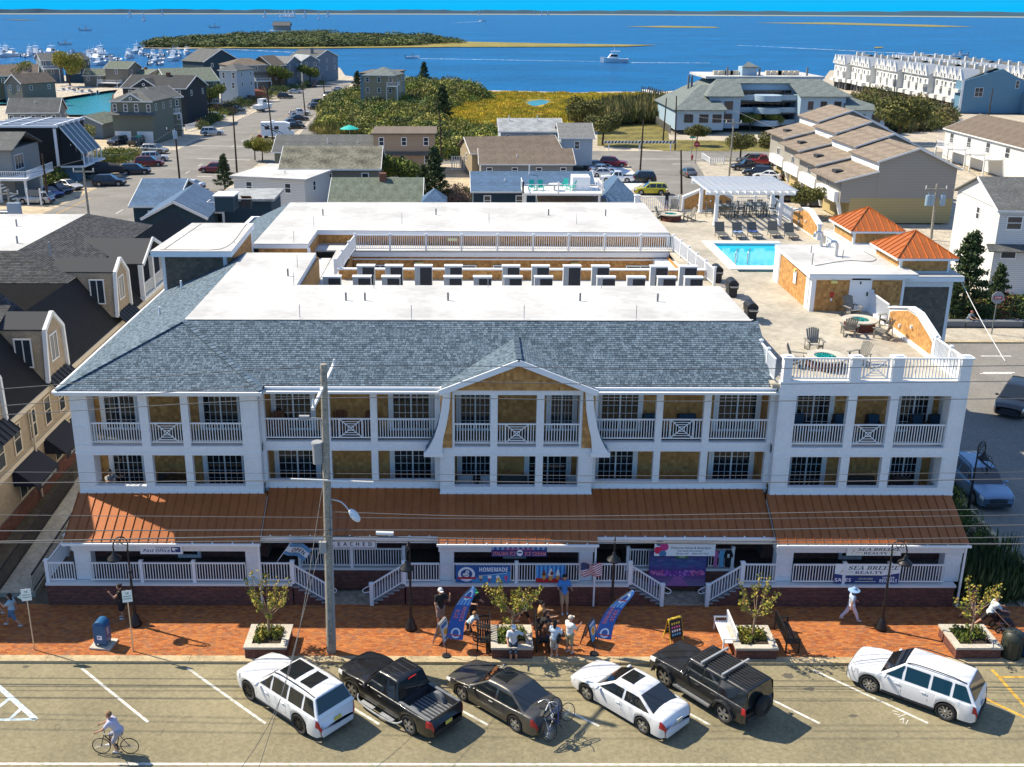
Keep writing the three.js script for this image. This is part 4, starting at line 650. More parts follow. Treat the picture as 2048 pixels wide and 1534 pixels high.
panelSign('banner','large purple backdrop banner with pink trees hung over the stair rail',1298,1102,1412,1172,-43.6,(c,w,h)=>{const g=c.createLinearGradient(0,0,0,h);g.addColorStop(0,'#43356f');g.addColorStop(0.35,'#3f5c92');g.addColorStop(0.62,'#6a3f86');g.addColorStop(1,'#8f86a8');c.fillStyle=g;c.fillRect(0,0,w,h);for(let i=0;i<60;i++){c.fillStyle=['#5d7fae','#4a5f9a','#7a5a9a'][i % 3];c.globalAlpha=0.35;c.beginPath();c.ellipse(w*rnd(),h*(0.2 + 0.3*rnd()),w*0.06,h*0.03,0,0,7);c.fill();}c.globalAlpha=1;for(const[x,r]of[[0.1,0.08],[0.22,0.1],[0.8,0.1],[0.92,0.09]])for(let k=0;k<22;k++){c.fillStyle=['#d16aa8','#a5438f','#e48fc0'][k % 3];c.beginPath();c.arc(w*(x +(rnd()- 0.5)*r*1.5),h*(0.62 +(rnd()- 0.5)*r*1.4),w*0.018,0,7);c.fill();}for(let k=0;k<60;k++){c.fillStyle=['#a04fb4','#7d3a98','#c07fd0'][k % 3];c.beginPath();c.arc(w*(0.5 +(rnd()- 0.5)*0.44),h*(0.64 +(rnd()- 0.5)*0.16),w*0.02,0,7);c.fill();}c.fillStyle='#b26ab0';c.beginPath();c.moveTo(w*0.46,h*0.72);c.lineTo(w*0.56,h*0.72);c.lineTo(w*0.72,h);c.lineTo(w*0.3,h);c.fill();c.globalAlpha=0.5;for(let k=0;k<240;k++){c.fillStyle=k % 2?'#b6aec4':'#6e6690';c.fillRect(w*rnd(),h*(0.8 + 0.2*rnd()),w*0.02,h*0.008);}c.globalAlpha=1;},{category:'banner',t:0.012});
panelSign('small_sign','small green sale sign above the purple backdrop',1352,1110,1377,1117,-43.56,(c,w,h)=>{c.fillStyle='#2f7a2c';c.fillRect(0,0,w,h);c.fillStyle='#e4f0dc';sans(c,h*0.7);T(c,'SALE',w / 2,h*0.54);},{t:0.01});
// garments on the rail: shirts with sleeves
for(const[u,col,label,wv]of[[1411,[0.02,0.03,0.12],'navy dress hung on the boutique rail',13],[1431,[0.5,0.16,0.34],'pink child shirt hung on the boutique rail',9],[1443,[0.14,0.42,0.62],'pale blue dress hung on the boutique rail',10],[1456,[0.012,0.012,0.014],'black T-shirt with white print on the boutique rail',14]]){
const p=onZ(u,1117,-43.72),w=wv / 46,t=thing('hanging_garment',label,'clothing',[p.x,1.25,-43.72],0,'clothes displayed on the boutique rail');
obj('shirt',prism([[-0.4*w,0],[0.4*w,0],[0.42*w,0.55],[0.62*w,0.45],[0.72*w,0.62],[0.4*w,0.86],[0.12*w,0.88],[0,0.82],[-0.12*w,0.88],[-0.4*w,0.86],[-0.72*w,0.62],[-0.62*w,0.45],[-0.42*w,0.55]],0,0.04),mat(...col,0.9),t);obj('hanger',tube([V(-0.1,0.9,0.02),V(0,0.95,0.02),V(0.1,0.9,0.02)],0.012,4,6),M.steel,t);
if(col[0]<0.015)obj('shirt_print',bx(-0.05,0.05,0.5,0.68,0.041,0.045),M.offwhite,t);
}
// OPEN flag, national flag
function flagCloth(w,h,nx,ny,f){const g=new THREE.PlaneGeometry(w,h,nx,ny),p=g.attributes.position;for(let i=0;i<p.count;i++){const q=f((p.getX(i)+ w / 2)/ w,(p.getY(i)+ h / 2)/ h);p.setXYZ(i,q.x,q.y,q.z);}g.computeVertexNormals();g.userData.own=true;return g;}
{
const a=onZ(554,1124,-42.7),b=onZ(583,1083,-42.2),t=thing('open_flag','blue and white OPEN flag on a slanted pole','flag');obj('flag_pole',cyl(a,b,0.016),M.white,t);
const m=print(256,128,(c,w,h)=>{c.fillStyle='#4f86b4';c.fillRect(0,0,w,h);c.fillStyle='#c9d6e2';c.fillRect(0,h*0.3,w,h*0.42);c.fillStyle='#16181c';sans(c,h*0.4);T(c,'OPEN',w*0.55,h*0.52,w*0.62);});
obj('flag_cloth',flagCloth(1,1,16,6,(s,r)=>{const p=a.clone().lerp(b,0.42 + 0.56*r);return p.add(V(s*0.95,-0.12*s - 0.18*s*s,0.1*Math.sin(s*7 + r)+ 0.1*s));}),m,t);rebase(t,a.x,a.y,a.z);
}
{
const a=onZ(1155,1140,-42.4),b=onZ(1163,1126,-41.9),t=thing('national_flag','national flag with stars and stripes drooping beside the shop column','flag');obj('flag_pole',cyl(a,b,0.014),M.white,t);obj('bracket',bx(a.x - 0.04,a.x + 0.04,a.y - 0.06,a.y + 0.06,-42.62,-42.38),M.midgrey,t);
const m=print(256,160,(c,w,h)=>{for(let i=0;i<13;i++){c.fillStyle=i % 2?'#e6e2e0':'#a32638';c.fillRect(0,i*h / 13,w,h / 13 + 1);}c.fillStyle='#2a3360';c.fillRect(0,0,w*0.42,h*7 / 13);c.fillStyle='#eee';for(let i=0;i<5;i++)for(let j=0;j<4;j++)c.fillRect(w*(0.04 + i*0.08),h*(0.05 + j*0.13),4,4);});
obj('flag_cloth',flagCloth(1,1,16,8,(s,r)=>V(b.x - 0.04 + s*0.95,b.y - 0.6 + 0.62*r - 0.25*s + 0.22*s*s,b.z + 0.1*Math.sin(s*9 + r*3))),m,t);rebase(t,a.x,a.y,a.z);
}
// feather flags
function feather(label,base,tip,words){
const B=onY(...base,0),z=B.z,tp=onZ(...tip,z),t=thing('feather_flag',label,'flag',[0,0,0],0,'feather flags of the ice cream shop');const Hh=tp.y,dx=tp.x - B.x;
const edge=s=>V(B.x + dx*Math.pow(s,3.2),0.05 +(Hh - 0.05)*s,z);
obj('flag_pole',tube([0,0.2,0.4,0.6,0.75,0.88,1].map(edge),0.018,5,24),M.black,t);obj('flag_base',cyl(V(B.x,0,z),V(B.x,0.05,z),0.2,0.18,12),M.black,t);
const m=print(256,768,(c,w,h)=>{const g=c.createLinearGradient(0,0,0,h);c.fillStyle='#2d5fb0';c.fillRect(0,0,w,h);for(let i=0;i<8;i++){c.fillStyle=i % 2?'#3f7cc8':'#86b4e4';c.fillRect(i*w / 8,0,w / 8 + 1,h*0.36);}for(const y of[0.17,0.88]){c.fillStyle='#dfe9f4';c.beginPath();c.arc(w*0.5,h*y,w*0.3,0,7);c.fill();c.fillStyle='#3a66b0';c.beginPath();c.arc(w*0.5,h*y,w*0.2,0,7);c.fill();c.fillStyle='#c33852';c.fillRect(w*0.12,h*(y + 0.03),w*0.76,h*0.025);}c.save();c.translate(w*0.5,h*0.53);c.rotate(-Math.PI / 2);sans(c,w*0.36);for(const[tx,y]of words){c.fillStyle='#f3e6ea';T(c,tx,3,w*y + 3,h*0.34*Math.min(1,tx.length / 6));c.fillStyle='#cf2846';T(c,tx,0,w*y,h*0.34*Math.min(1,tx.length / 6));}c.restore();});
obj('flag_cloth',flagCloth(1,1,6,20,(s,r)=>{const e=edge(0.26 + 0.74*r),wd=0.66*Math.sqrt(Math.max(0.02,1 - r*r*r*0.98));return V(e.x + 0.02 + s*wd,e.y - s*0.12*(1 - r),z + 0.05*Math.sin(s*3 + r*5));}),m,t);rebase(t,B.x,0,z);
}
feather('blue feather flag reading ICE CREAM',[893,1312],[944,1173],[['ICE',-0.2],['CREAM',0.2]]);feather('blue feather flag reading ITALIAN ICES',[1188,1308],[1263,1181],[['ITALIAN',-0.2],['ICES',0.2]]);
// sandwich boards
function aboard(label,u,v,yaw,face,h=1.05){
const p=onY(u,v,0),t=thing('sandwich_board',label,'sign',[p.x,0,p.z],yaw),g=s=>[V(-0.32,0.02,s*0.28),V(0.32,0.02,s*0.28),V(0.32,h,s*0.03),V(-0.32,h,s*0.03)];
for(const s of[1,-1]){const q=g(s);obj('leg_frame',[bar(q[0],q[3],0.04),bar(q[1],q[2],0.04),bar(q[2],q[3],0.04),bar(q[0].clone().lerp(q[3],0.2),q[1].clone().lerp(q[2],0.2),0.03)],face.frame??M.black,t);const L=(i,j,k)=>q[i].clone().lerp(q[j],k);const off=V(0,0,s*0.03);obj('printed_face',s>0?board(L(0,3,0.2).add(off),L(1,2,0.2).add(off),L(1,2,0.97).add(off),L(0,3,0.97).add(off)):board(L(1,2,0.2).add(off),L(0,3,0.2).add(off),L(0,3,0.97).add(off),L(1,2,0.97).add(off)),face.m,t);}
}
aboard('sandwich board with pale blue poster beside the ICE CREAM flag',884,1284,1.15,{m:print(128,192,(c,w,h)=>{c.fillStyle='#cfe0ea';c.fillRect(0,0,w,h);c.fillStyle='#2f6fa8';c.fillRect(w*0.1,h*0.08,w*0.8,h*0.2);c.fillStyle='#d8b04a';c.beginPath();c.arc(w*0.5,h*0.55,w*0.25,0,7);c.fill();c.fillStyle='#3f86b8';c.fillRect(w*0.15,h*0.8,w*0.7,h*0.1);}),frame:M.grey});
aboard('sandwich board with bright blue and yellow poster beside the ITALIAN ICES flag',1178,1284,1.1,{m:print(128,192,(c,w,h)=>{c.fillStyle='#2c9ad8';c.fillRect(0,0,w,h);c.fillStyle='#f2ecc0';c.beginPath();c.arc(w*0.5,h*0.5,w*0.34,0,7);c.fill();c.fillStyle='#e0b030';c.fillRect(w*0.3,h*0.36,w*0.4,h*0.3);c.fillStyle='#e8f4fa';c.fillRect(w*0.1,h*0.06,w*0.8,h*0.1);})});
aboard('yellow framed sandwich board with coloured letters near the dark four-wheel drive',1346,1278,0.45,{m:print(128,192,(c,w,h)=>{c.fillStyle='#15171a';c.fillRect(0,0,w,h);for(const[y,q]of[[0.15,'#e8c53a'],[0.35,'#e86a9a'],[0.55,'#f0f0f0'],[0.75,'#64c0e0']]){c.fillStyle=q;for(let i=0;i<4;i++)c.fillRect(w*(0.14 + i*0.19),h*y,w*0.12,h*0.12);}}),frame:mat(0.7,0.5,0.05,0.6)});
// planters with their own soil and plants are set here; trees follow with the vegetation
const planters=[];
function planter(label,fl,fr,bl,top=0.55){
const a=onY(...fl,top),b=onY(...fr,top),c=onY(...bl,top),zf=(a.z + b.z)/ 2,zb=c.z,x0=a.x,x1=b.x,t=thing('brick_planter',label,'planter',[0,0,0],0,'brick planters along the pavement'),k=0.3;
const core=obj('planter_wall',[bx(x0 + 0.05,x1 - 0.05,0,top - 0.1,zf - 0.3,zf - 0.06),bx(x0 + 0.05,x1 - 0.05,0,top - 0.1,zb + 0.06,zb + 0.3),bx(x0 + 0.05,x0 + 0.3,0,top - 0.1,zb + 0.3,zf - 0.3),bx(x1 - 0.3,x1 - 0.05,0,top - 0.1,zb + 0.3,zf - 0.3)],mat(0.2,0.17,0.15,0.95),t);
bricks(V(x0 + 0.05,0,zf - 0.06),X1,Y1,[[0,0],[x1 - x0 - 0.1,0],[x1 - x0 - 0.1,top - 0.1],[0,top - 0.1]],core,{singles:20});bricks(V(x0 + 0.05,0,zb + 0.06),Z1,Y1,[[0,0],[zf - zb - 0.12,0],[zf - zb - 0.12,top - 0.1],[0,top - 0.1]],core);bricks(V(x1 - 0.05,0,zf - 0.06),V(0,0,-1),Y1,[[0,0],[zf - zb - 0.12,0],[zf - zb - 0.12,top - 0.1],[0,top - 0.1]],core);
for(const g of[bx(x0,x1,top - 0.1,top,zf - k,zf),bx(x0,x1,top - 0.1,top,zb,zb + k),bx(x0,x0 + k,top - 0.1,top,zb + k + 0.004,zf - k - 0.004),bx(x1 - k,x1,top - 0.1,top,zb + k + 0.004,zf - k - 0.004)])obj('coping_stone',g,M.cap,t);
obj('soil',bx(x0 + k,x1 - k,0.1,top - 0.08,zb + k,zf - k),M.soil,t);rebase(t,(x0 + x1)/ 2,0,(zf + zb)/ 2);planters.push({x:(x0 + x1)/ 2,z:(zf + zb)/ 2,w:(x1 - x0)/ 2 - k,d:(zf - zb)/ 2 - k,y:top - 0.08});
}
planter('brick planter with stone coping near the post office',[486,1295],[573,1295],[501,1248]);planter('brick planter the man in the white cap sits on',[982,1296],[1067,1296],[982,1249]);planter('brick planter between the white bench and a black bench',[1472,1297],[1558,1297],[1464,1250]);planter('brick planter beside the litter bins',[1913,1296],[2007,1296],[1887,1248]);
// benches: slatted, seen end on
function bench(label,u,v,turn,m){
const p=onY(u,v,0),t=thing('bench',label,'bench',[p.x,0,p.z],turn,'benches by the planters');for(let i=0;i<5;i++)piece('seat_slat',m,t,0,0.44,-0.18 + i*0.105,1.75,0.03,0.085);
for(let i=0;i<13;i++)piece('back_slat',m,t,-0.8 + i*0.133,0.72,-0.27,0.06,0.46,0.025);obj('top_rail',bx(-0.88,0.88,0.94,1.0,-0.29,-0.245),m,t);obj('bottom_rail',bx(-0.88,0.88,0.45,0.5,-0.29,-0.245),m,t);
for(const s of[-1,1]){obj('leg',bx(s*0.88 - 0.03,s*0.88 + 0.03,0,0.98,-0.3,-0.24),m,t);obj('leg',bx(s*0.88 - 0.03,s*0.88 + 0.03,0,0.63,0.24,0.3),m,t);obj('arm_rest',bx(s*0.88 - 0.04,s*0.88 + 0.04,0.63,0.67,-0.24,0.33),m,t);}
}
bench('white slatted bench backing onto the third planter',1449,1281,-Math.PI / 2,M.white);bench('black slatted bench on the right side of the third planter',1572,1282,Math.PI / 2,M.iron);bench('black slatted bench left of the planter the man sits on',967,1280,-Math.PI / 2,M.iron);bench('black slatted bench with people crowded on it',1083,1281,Math.PI / 2,M.iron);
// post box
{
const p=onY(207,1289,0),t=thing('mail_box','blue rounded-top mail collection box on a concrete pad','mail box',[p.x,0,p.z],-0.12),b=mat(0.012,0.10,0.24,0.45);
const s=new THREE.Shape();s.moveTo(-0.26,0.2);s.lineTo(0.26,0.2);s.lineTo(0.26,0.98);s.absarc(0,0.98,0.26,0,Math.PI,false);s.lineTo(-0.26,0.2);const g=new THREE.ExtrudeGeometry(s,{depth:0.5,bevelEnabled:true,bevelSize:0.012,bevelThickness:0.012,bevelSegments:2,curveSegments:18});g.translate(0,0,-0.25);obj('body',g,b,t);
for(const[x,z]of[[-0.22,-0.2],[0.22,-0.2],[-0.22,0.2],[0.22,0.2]])obj('leg',bx(x - 0.03,x + 0.03,0.06,0.22,z - 0.03,z + 0.03),b,t);obj('concrete_pad',bx(-0.45,0.5,0,0.07,-0.4,0.42),M.cap,t);obj('pull_door',bx(-0.2,0.2,0.94,1.1,0.255,0.285),b,t);
obj('emblem',board(V(-0.11,0.4,0.266),V(0.11,0.4,0.266),V(0.11,0.6,0.266),V(-0.11,0.6,0.266)),print(96,96,(c,w,h)=>{c.fillStyle='#e6eaf0';c.fillRect(0,0,w,h);c.fillStyle='#1b3a7a';c.beginPath();c.moveTo(w*0.1,h*0.3);c.lineTo(w*0.9,h*0.4);c.lineTo(w*0.45,h*0.55);c.lineTo(w*0.3,h*0.85);c.fill();}),t);
obj('side_emblem',board(V(0.275,0.5,0.16),V(0.275,0.5,-0.16),V(0.275,0.95,-0.16),V(0.275,0.95,0.16)),print(96,128,(c,w,h)=>{c.fillStyle='#12386e';c.fillRect(0,0,w,h);c.fillStyle='#dfe5ee';for(let i=0;i<5;i++)c.fillRect(w*0.15,h*(0.15 + i*0.16),w*(0.7 - 0.1*(i % 2)),h*0.07);}),t);
}
// parking signs
for(const[u,v,label]of[[267,1302,'white parking sign on a thin post right of the mail box'],[69,1299,'white parking sign on a thin post with an arrow plate']]){
const p=onY(u,v,0),t=thing('parking_sign',label,'sign',[p.x,0,p.z],0.25);obj('post',cyl(V(0,0,0),V(0,2.95,0),0.028),M.steel,t);obj('plate',bx(-0.2,0.2,2.4,2.95,0.03,0.04),M.white,t);
obj('printed_face',board(V(-0.19,2.42,0.044),V(0.19,2.42,0.044),V(0.19,2.93,0.044),V(-0.19,2.93,0.044)),print(96,128,(c,w,h)=>{c.fillStyle='#e6efec';c.fillRect(0,0,w,h);c.fillStyle='#26584a';sans(c,h*0.26);T(c,'15',w*0.5,h*0.22);sans(c,h*0.16);T(c,'MINUTE',w*0.5,h*0.5,w*0.8);T(c,'PARKING',w*0.5,h*0.72,w*0.84);}),t);
if(u<100)obj('arrow_plate',prism([[-0.36,2.6],[-0.2,2.48],[-0.2,2.72]],0.02,0.03),mat(0.5,0.68,0.66,0.6),t);
}
// ornamental street lamps
function streetLamp(label,u,v,turn,hgt=4.25){
const p=onY(u,v,0),t=thing('street_lamp',label,'street lamp',[p.x,0,p.z],turn,'black gooseneck street lamps');
obj('base',lathe([[0.001,0],[0.26,0],[0.27,0.1],[0.2,0.22],[0.17,0.42],[0.1,0.5],[0.08,0.62]],16),M.iron,t);obj('pole',lathe([[0.075,0.5],[0.07,1.2],[0.095,1.22],[0.095,1.3],[0.062,1.34],[0.05,2.6],[0.07,2.62],[0.07,2.68],[0.045,2.7],[0.04,hgt - 0.5]],12),M.iron,t);
obj('gooseneck',tube([V(0,hgt - 0.5,0),V(0.02,hgt - 0.1,0),V(-0.15,hgt + 0.12,0),V(-0.42,hgt + 0.08,0),V(-0.58,hgt - 0.25,0),V(-0.58,hgt - 0.55,0)],0.032,7,26),M.iron,t);const sc=new THREE.TorusGeometry(0.1,0.016,5,14);sc.translate(-0.22,hgt - 0.08,0);const s2=new THREE.TorusGeometry(0.07,0.014,5,12);s2.translate(-0.38,hgt - 0.12,0);obj('scroll',[sc,s2,cyl(V(-0.02,hgt - 0.3,0),V(-0.3,hgt - 0.14,0),0.014)],M.iron,t);
obj('shade',lathe([[0.03,hgt - 0.5],[0.08,hgt - 0.56],[0.1,hgt - 0.68],[0.3,hgt - 0.86],[0.31,hgt - 0.92],[0.27,hgt - 0.91],[0.08,hgt - 0.72]],18).translate(-0.58,0,0),M.iron,t);obj('bulb',new THREE.SphereGeometry(0.09,10,8).translate(-0.58,hgt - 0.84,0),M.offwhite,t);
}
streetLamp('black gooseneck street lamp beside the parking sign',272,1250,0.15);streetLamp('black gooseneck street lamp right of the wooden utility pole',822,1258,1.4);streetLamp('black gooseneck street lamp behind the ITALIAN ICES flag',1222,1240,1.4);streetLamp('black gooseneck street lamp before the Sea Breeze banner',1762,1258,Math.PI - 0.2);streetLamp('black gooseneck street lamp in the side street planting',1934,1035,0.5 + Math.PI);
// bins
for(const[u,v,col,label,nm]of[[2020,1312,[0.03,0.035,0.025],'dark litter bin with domed lid at the planter','litter_bin'],[2062,1312,[0.015,0.13,0.42],'blue recycling bin with domed lid','recycling_bin']]){const p=onY(u,v,0),t=thing(nm,label,'bin',[p.x,0,p.z]),m=mat(...col,0.5);obj('body',lathe([[0.001,0],[0.36,0],[0.4,0.1],[0.42,0.85],[0.4,0.9]],18),m,t);obj('lid',lathe([[0.43,0.9],[0.42,1.0],[0.34,1.18],[0.18,1.27],[0.001,1.28]],18),m,t);obj('opening',bx(0.1,0.42,0.98,1.14,0.05,0.37),M.black,t);for(let i=0;i<10;i++)piece('rib',m,t,Math.cos(i*0.628)*0.415,0.45,Math.sin(i*0.628)*0.415,0.03,0.8,0.03,-i*0.628);}
// stroller
{
const p=onY(2003,1258,0),t=thing('stroller','black baby stroller pushed along the pavement','stroller',[p.x,0,p.z],0.1);for(const[x,z,r]of[[-0.32,-0.24,0.14],[-0.32,0.24,0.14],[0.36,-0.2,0.11],[0.36,0.2,0.11]]){const w=new THREE.TorusGeometry(r,0.03,6,16);w.translate(x,r + 0.02,z);obj('wheel',w,M.rubber,t);}
obj('frame',[cyl(V(-0.32,0.16,-0.24),V(0.36,0.13,-0.2),0.016),cyl(V(-0.32,0.16,0.24),V(0.36,0.13,0.2),0.016),cyl(V(0.3,0.15,-0.2),V(-0.55,1.02,-0.22),0.016),cyl(V(0.3,0.15,0.2),V(-0.55,1.02,0.22),0.016),cyl(V(-0.55,1.02,-0.22),V(-0.55,1.02,0.22),0.02)],M.steel,t);obj('seat',[bx(-0.15,0.35,0.42,0.48,-0.2,0.2),bar(V(-0.15,0.45,0),V(-0.35,0.95,0),0.4,0.05)],M.dark,t);const hd=new THREE.SphereGeometry(0.32,14,8,0,6.283,0,1.5);hd.scale(1.1,0.9,0.7);hd.rotateZ(-0.4);hd.translate(-0.12,0.78,0);obj('hood',hd,M.dark,t);obj('footrest',bx(0.35,0.5,0.25,0.28,-0.16,0.16),M.dark,t);
}
// bicycles
function bicycleParts(t,m,s=1){
for(const x of[-0.52,0.52]){const w=new THREE.TorusGeometry(0.33,0.018,6,24);w.translate(x,0.34,0);const g=obj('wheel',w,M.rubber,t),sp=[];for(let i=0;i<9;i++){const a=i / 9*Math.PI;sp.push(cyl(V(x + Math.cos(a)*0.32,0.34 + Math.sin(a)*0.32,0),V(x - Math.cos(a)*0.32,0.34 - Math.sin(a)*0.32,0),0.004,0.004,4));}obj('spokes',sp,M.steel,g);}
const J={bb:V(-0.05,0.3,0),st:V(-0.18,0.82,0),hd:V(0.36,0.78,0),r:V(-0.52,0.34,0),f:V(0.52,0.34,0),hb:V(0.34,0.98,0)};
obj('frame',[cyl(J.bb,J.st,0.018),cyl(J.bb,J.hd,0.022),cyl(J.st,J.hd,0.018),cyl(J.r,J.bb,0.013),cyl(J.r,J.st,0.012),cyl(J.f,J.hb,0.016)],m,t);obj('saddle',[bx(-0.32,-0.06,0.86,0.92,-0.08,0.08)],M.black,t);obj('handlebar',tube([V(0.22,1.02,-0.28),V(0.34,1.0,-0.1),V(0.34,1.0,0.1),V(0.22,1.02,0.28)],0.016,5,14),M.steel,t);obj('crank',[cyl(V(-0.05,0.3,-0.08),V(-0.05,0.3,0.08),0.02),bx(-0.07,-0.03,0.12,0.3,0.07,0.09),bx(-0.07,-0.03,0.3,0.48,-0.09,-0.07),bx(-0.1,0,0.1,0.13,0.07,0.16),bx(-0.1,0,0.47,0.5,-0.16,-0.07)],M.dark,t);
}
{const p=onY(252,1507,-0.12),t=thing('bicycle','dark bicycle being ridden along the road','bicycle',[p.x - 0.35,-0.12,p.z],Math.PI);bicycleParts(t,M.black);}
for(const[dx,dz,yaw,roll,label,m]of[[0.0,0,0.95,-0.5,'white bicycle racked behind the grey sedan',M.offwhite],[0.35,0.3,0.55,-0.35,'blue bicycle racked behind the grey sedan',mat(0.02,0.03,0.14,0.4)]]){const p=onY(1098,1470,-0.12),t=thing('bicycle',label,'bicycle',[p.x + dx*0.5 + 0.32,0.42,p.z + dz + 0.02],yaw,'bicycles on the sedan rack');t.rotation.order='YXZ';t.rotation.z=0.45;t.rotation.x=roll;bicycleParts(t,m);}
{const p=onY(1095,1462,-0.12),t=thing('bicycle_rack','black strap-on bicycle rack on the grey sedan boot','bicycle rack',[p.x - 0.15,0.5,p.z - 0.25]);obj('arms',[cyl(V(-0.2,0.3,-0.3),V(0.6,0.62,0.35),0.02),cyl(V(-0.45,0.3,-0.05),V(0.35,0.62,0.6),0.02)],M.black,t);obj('frame',[cyl(V(-0.2,0.3,-0.3),V(-0.45,0.3,-0.05),0.02),cyl(V(-0.2,0.3,-0.3),V(0,-0.1,-0.2),0.02)],M.black,t);}
// ---------------------------------------------------------------- people: one body each from joined tapered limbs
const sdCap=(px,py,pz,a,b,ra,rb)=>{const bx_=b[0]- a[0],by=b[1]- a[1],bz=b[2]- a[2],ax=px - a[0],ay=py - a[1],az=pz - a[2],t=Math.max(0,Math.min(1,(ax*bx_ + ay*by + az*bz)/(bx_*bx_ + by*by + bz*bz + 1e-9)));return Math.hypot(ax - bx_*t,ay - by*t,az - bz*t)-(ra +(rb - ra)*t);};
const smin=(a,b,k)=>{const h=Math.max(0,k - Math.abs(a - b))/ k;return Math.min(a,b)- h*h*k*0.25;};
function meshBones(bones,res,k,clip){
let lo=[1e9,1e9,1e9],hi=[-1e9,-1e9,-1e9];for(const[a,b,ra,rb]of bones)for(const[p,r]of[[a,ra],[b,rb]])for(let i=0;i<3;i++){lo[i]=Math.min(lo[i],p[i]- r - 0.05);hi[i]=Math.max(hi[i],p[i]+ r + 0.05);}
const mc=new MarchingCubes(res,M.white,false,false,60000);mc.isolation=0;const n=res;
const W=i=>[0,1,2].map(q=>lo[q]+(hi[q]- lo[q])*i[q]);
for(let z=0;z<n;z++)for(let y=0;y<n;y++)for(let x=0;x<n;x++){const p=W([x / n,y / n,z / n]);let d=1e3;for(const[a,b,ra,rb]of bones)d=smin(d,sdCap(p[0],p[1],p[2],a,b,ra,rb),k);if(clip)d=Math.max(d,clip(p));mc.field[z*n*n + y*n + x]=-d;}
mc.update();const c=mc.count,pos=mc.positionArray.slice(0,c*3);for(let i=0;i<c;i++)for(let q=0;q<3;q++)pos[3*i + q]=lo[q]+(hi[q]- lo[q])*(pos[3*i + q]+ 1)/ 2;
const g=new THREE.BufferGeometry();g.setAttribute('position',new THREE.BufferAttribute(pos,3));const m=new Map(),idx=[],out=[];for(let i=0;i<c;i++){const kk=[0,1,2].map(q=>Math.round(pos[3*i + q]*4000)).join();if(!m.has(kk)){m.set(kk,out.length / 3);out.push(pos[3*i],pos[3*i + 1],pos[3*i + 2]);}idx.push(m.get(kk));}
const r=new THREE.BufferGeometry();r.setAttribute('position',new THREE.Float32BufferAttribute(out,3));r.setIndex(idx);r.computeVertexNormals();return r;
}
const SKIN=[0.46,0.25,0.16];
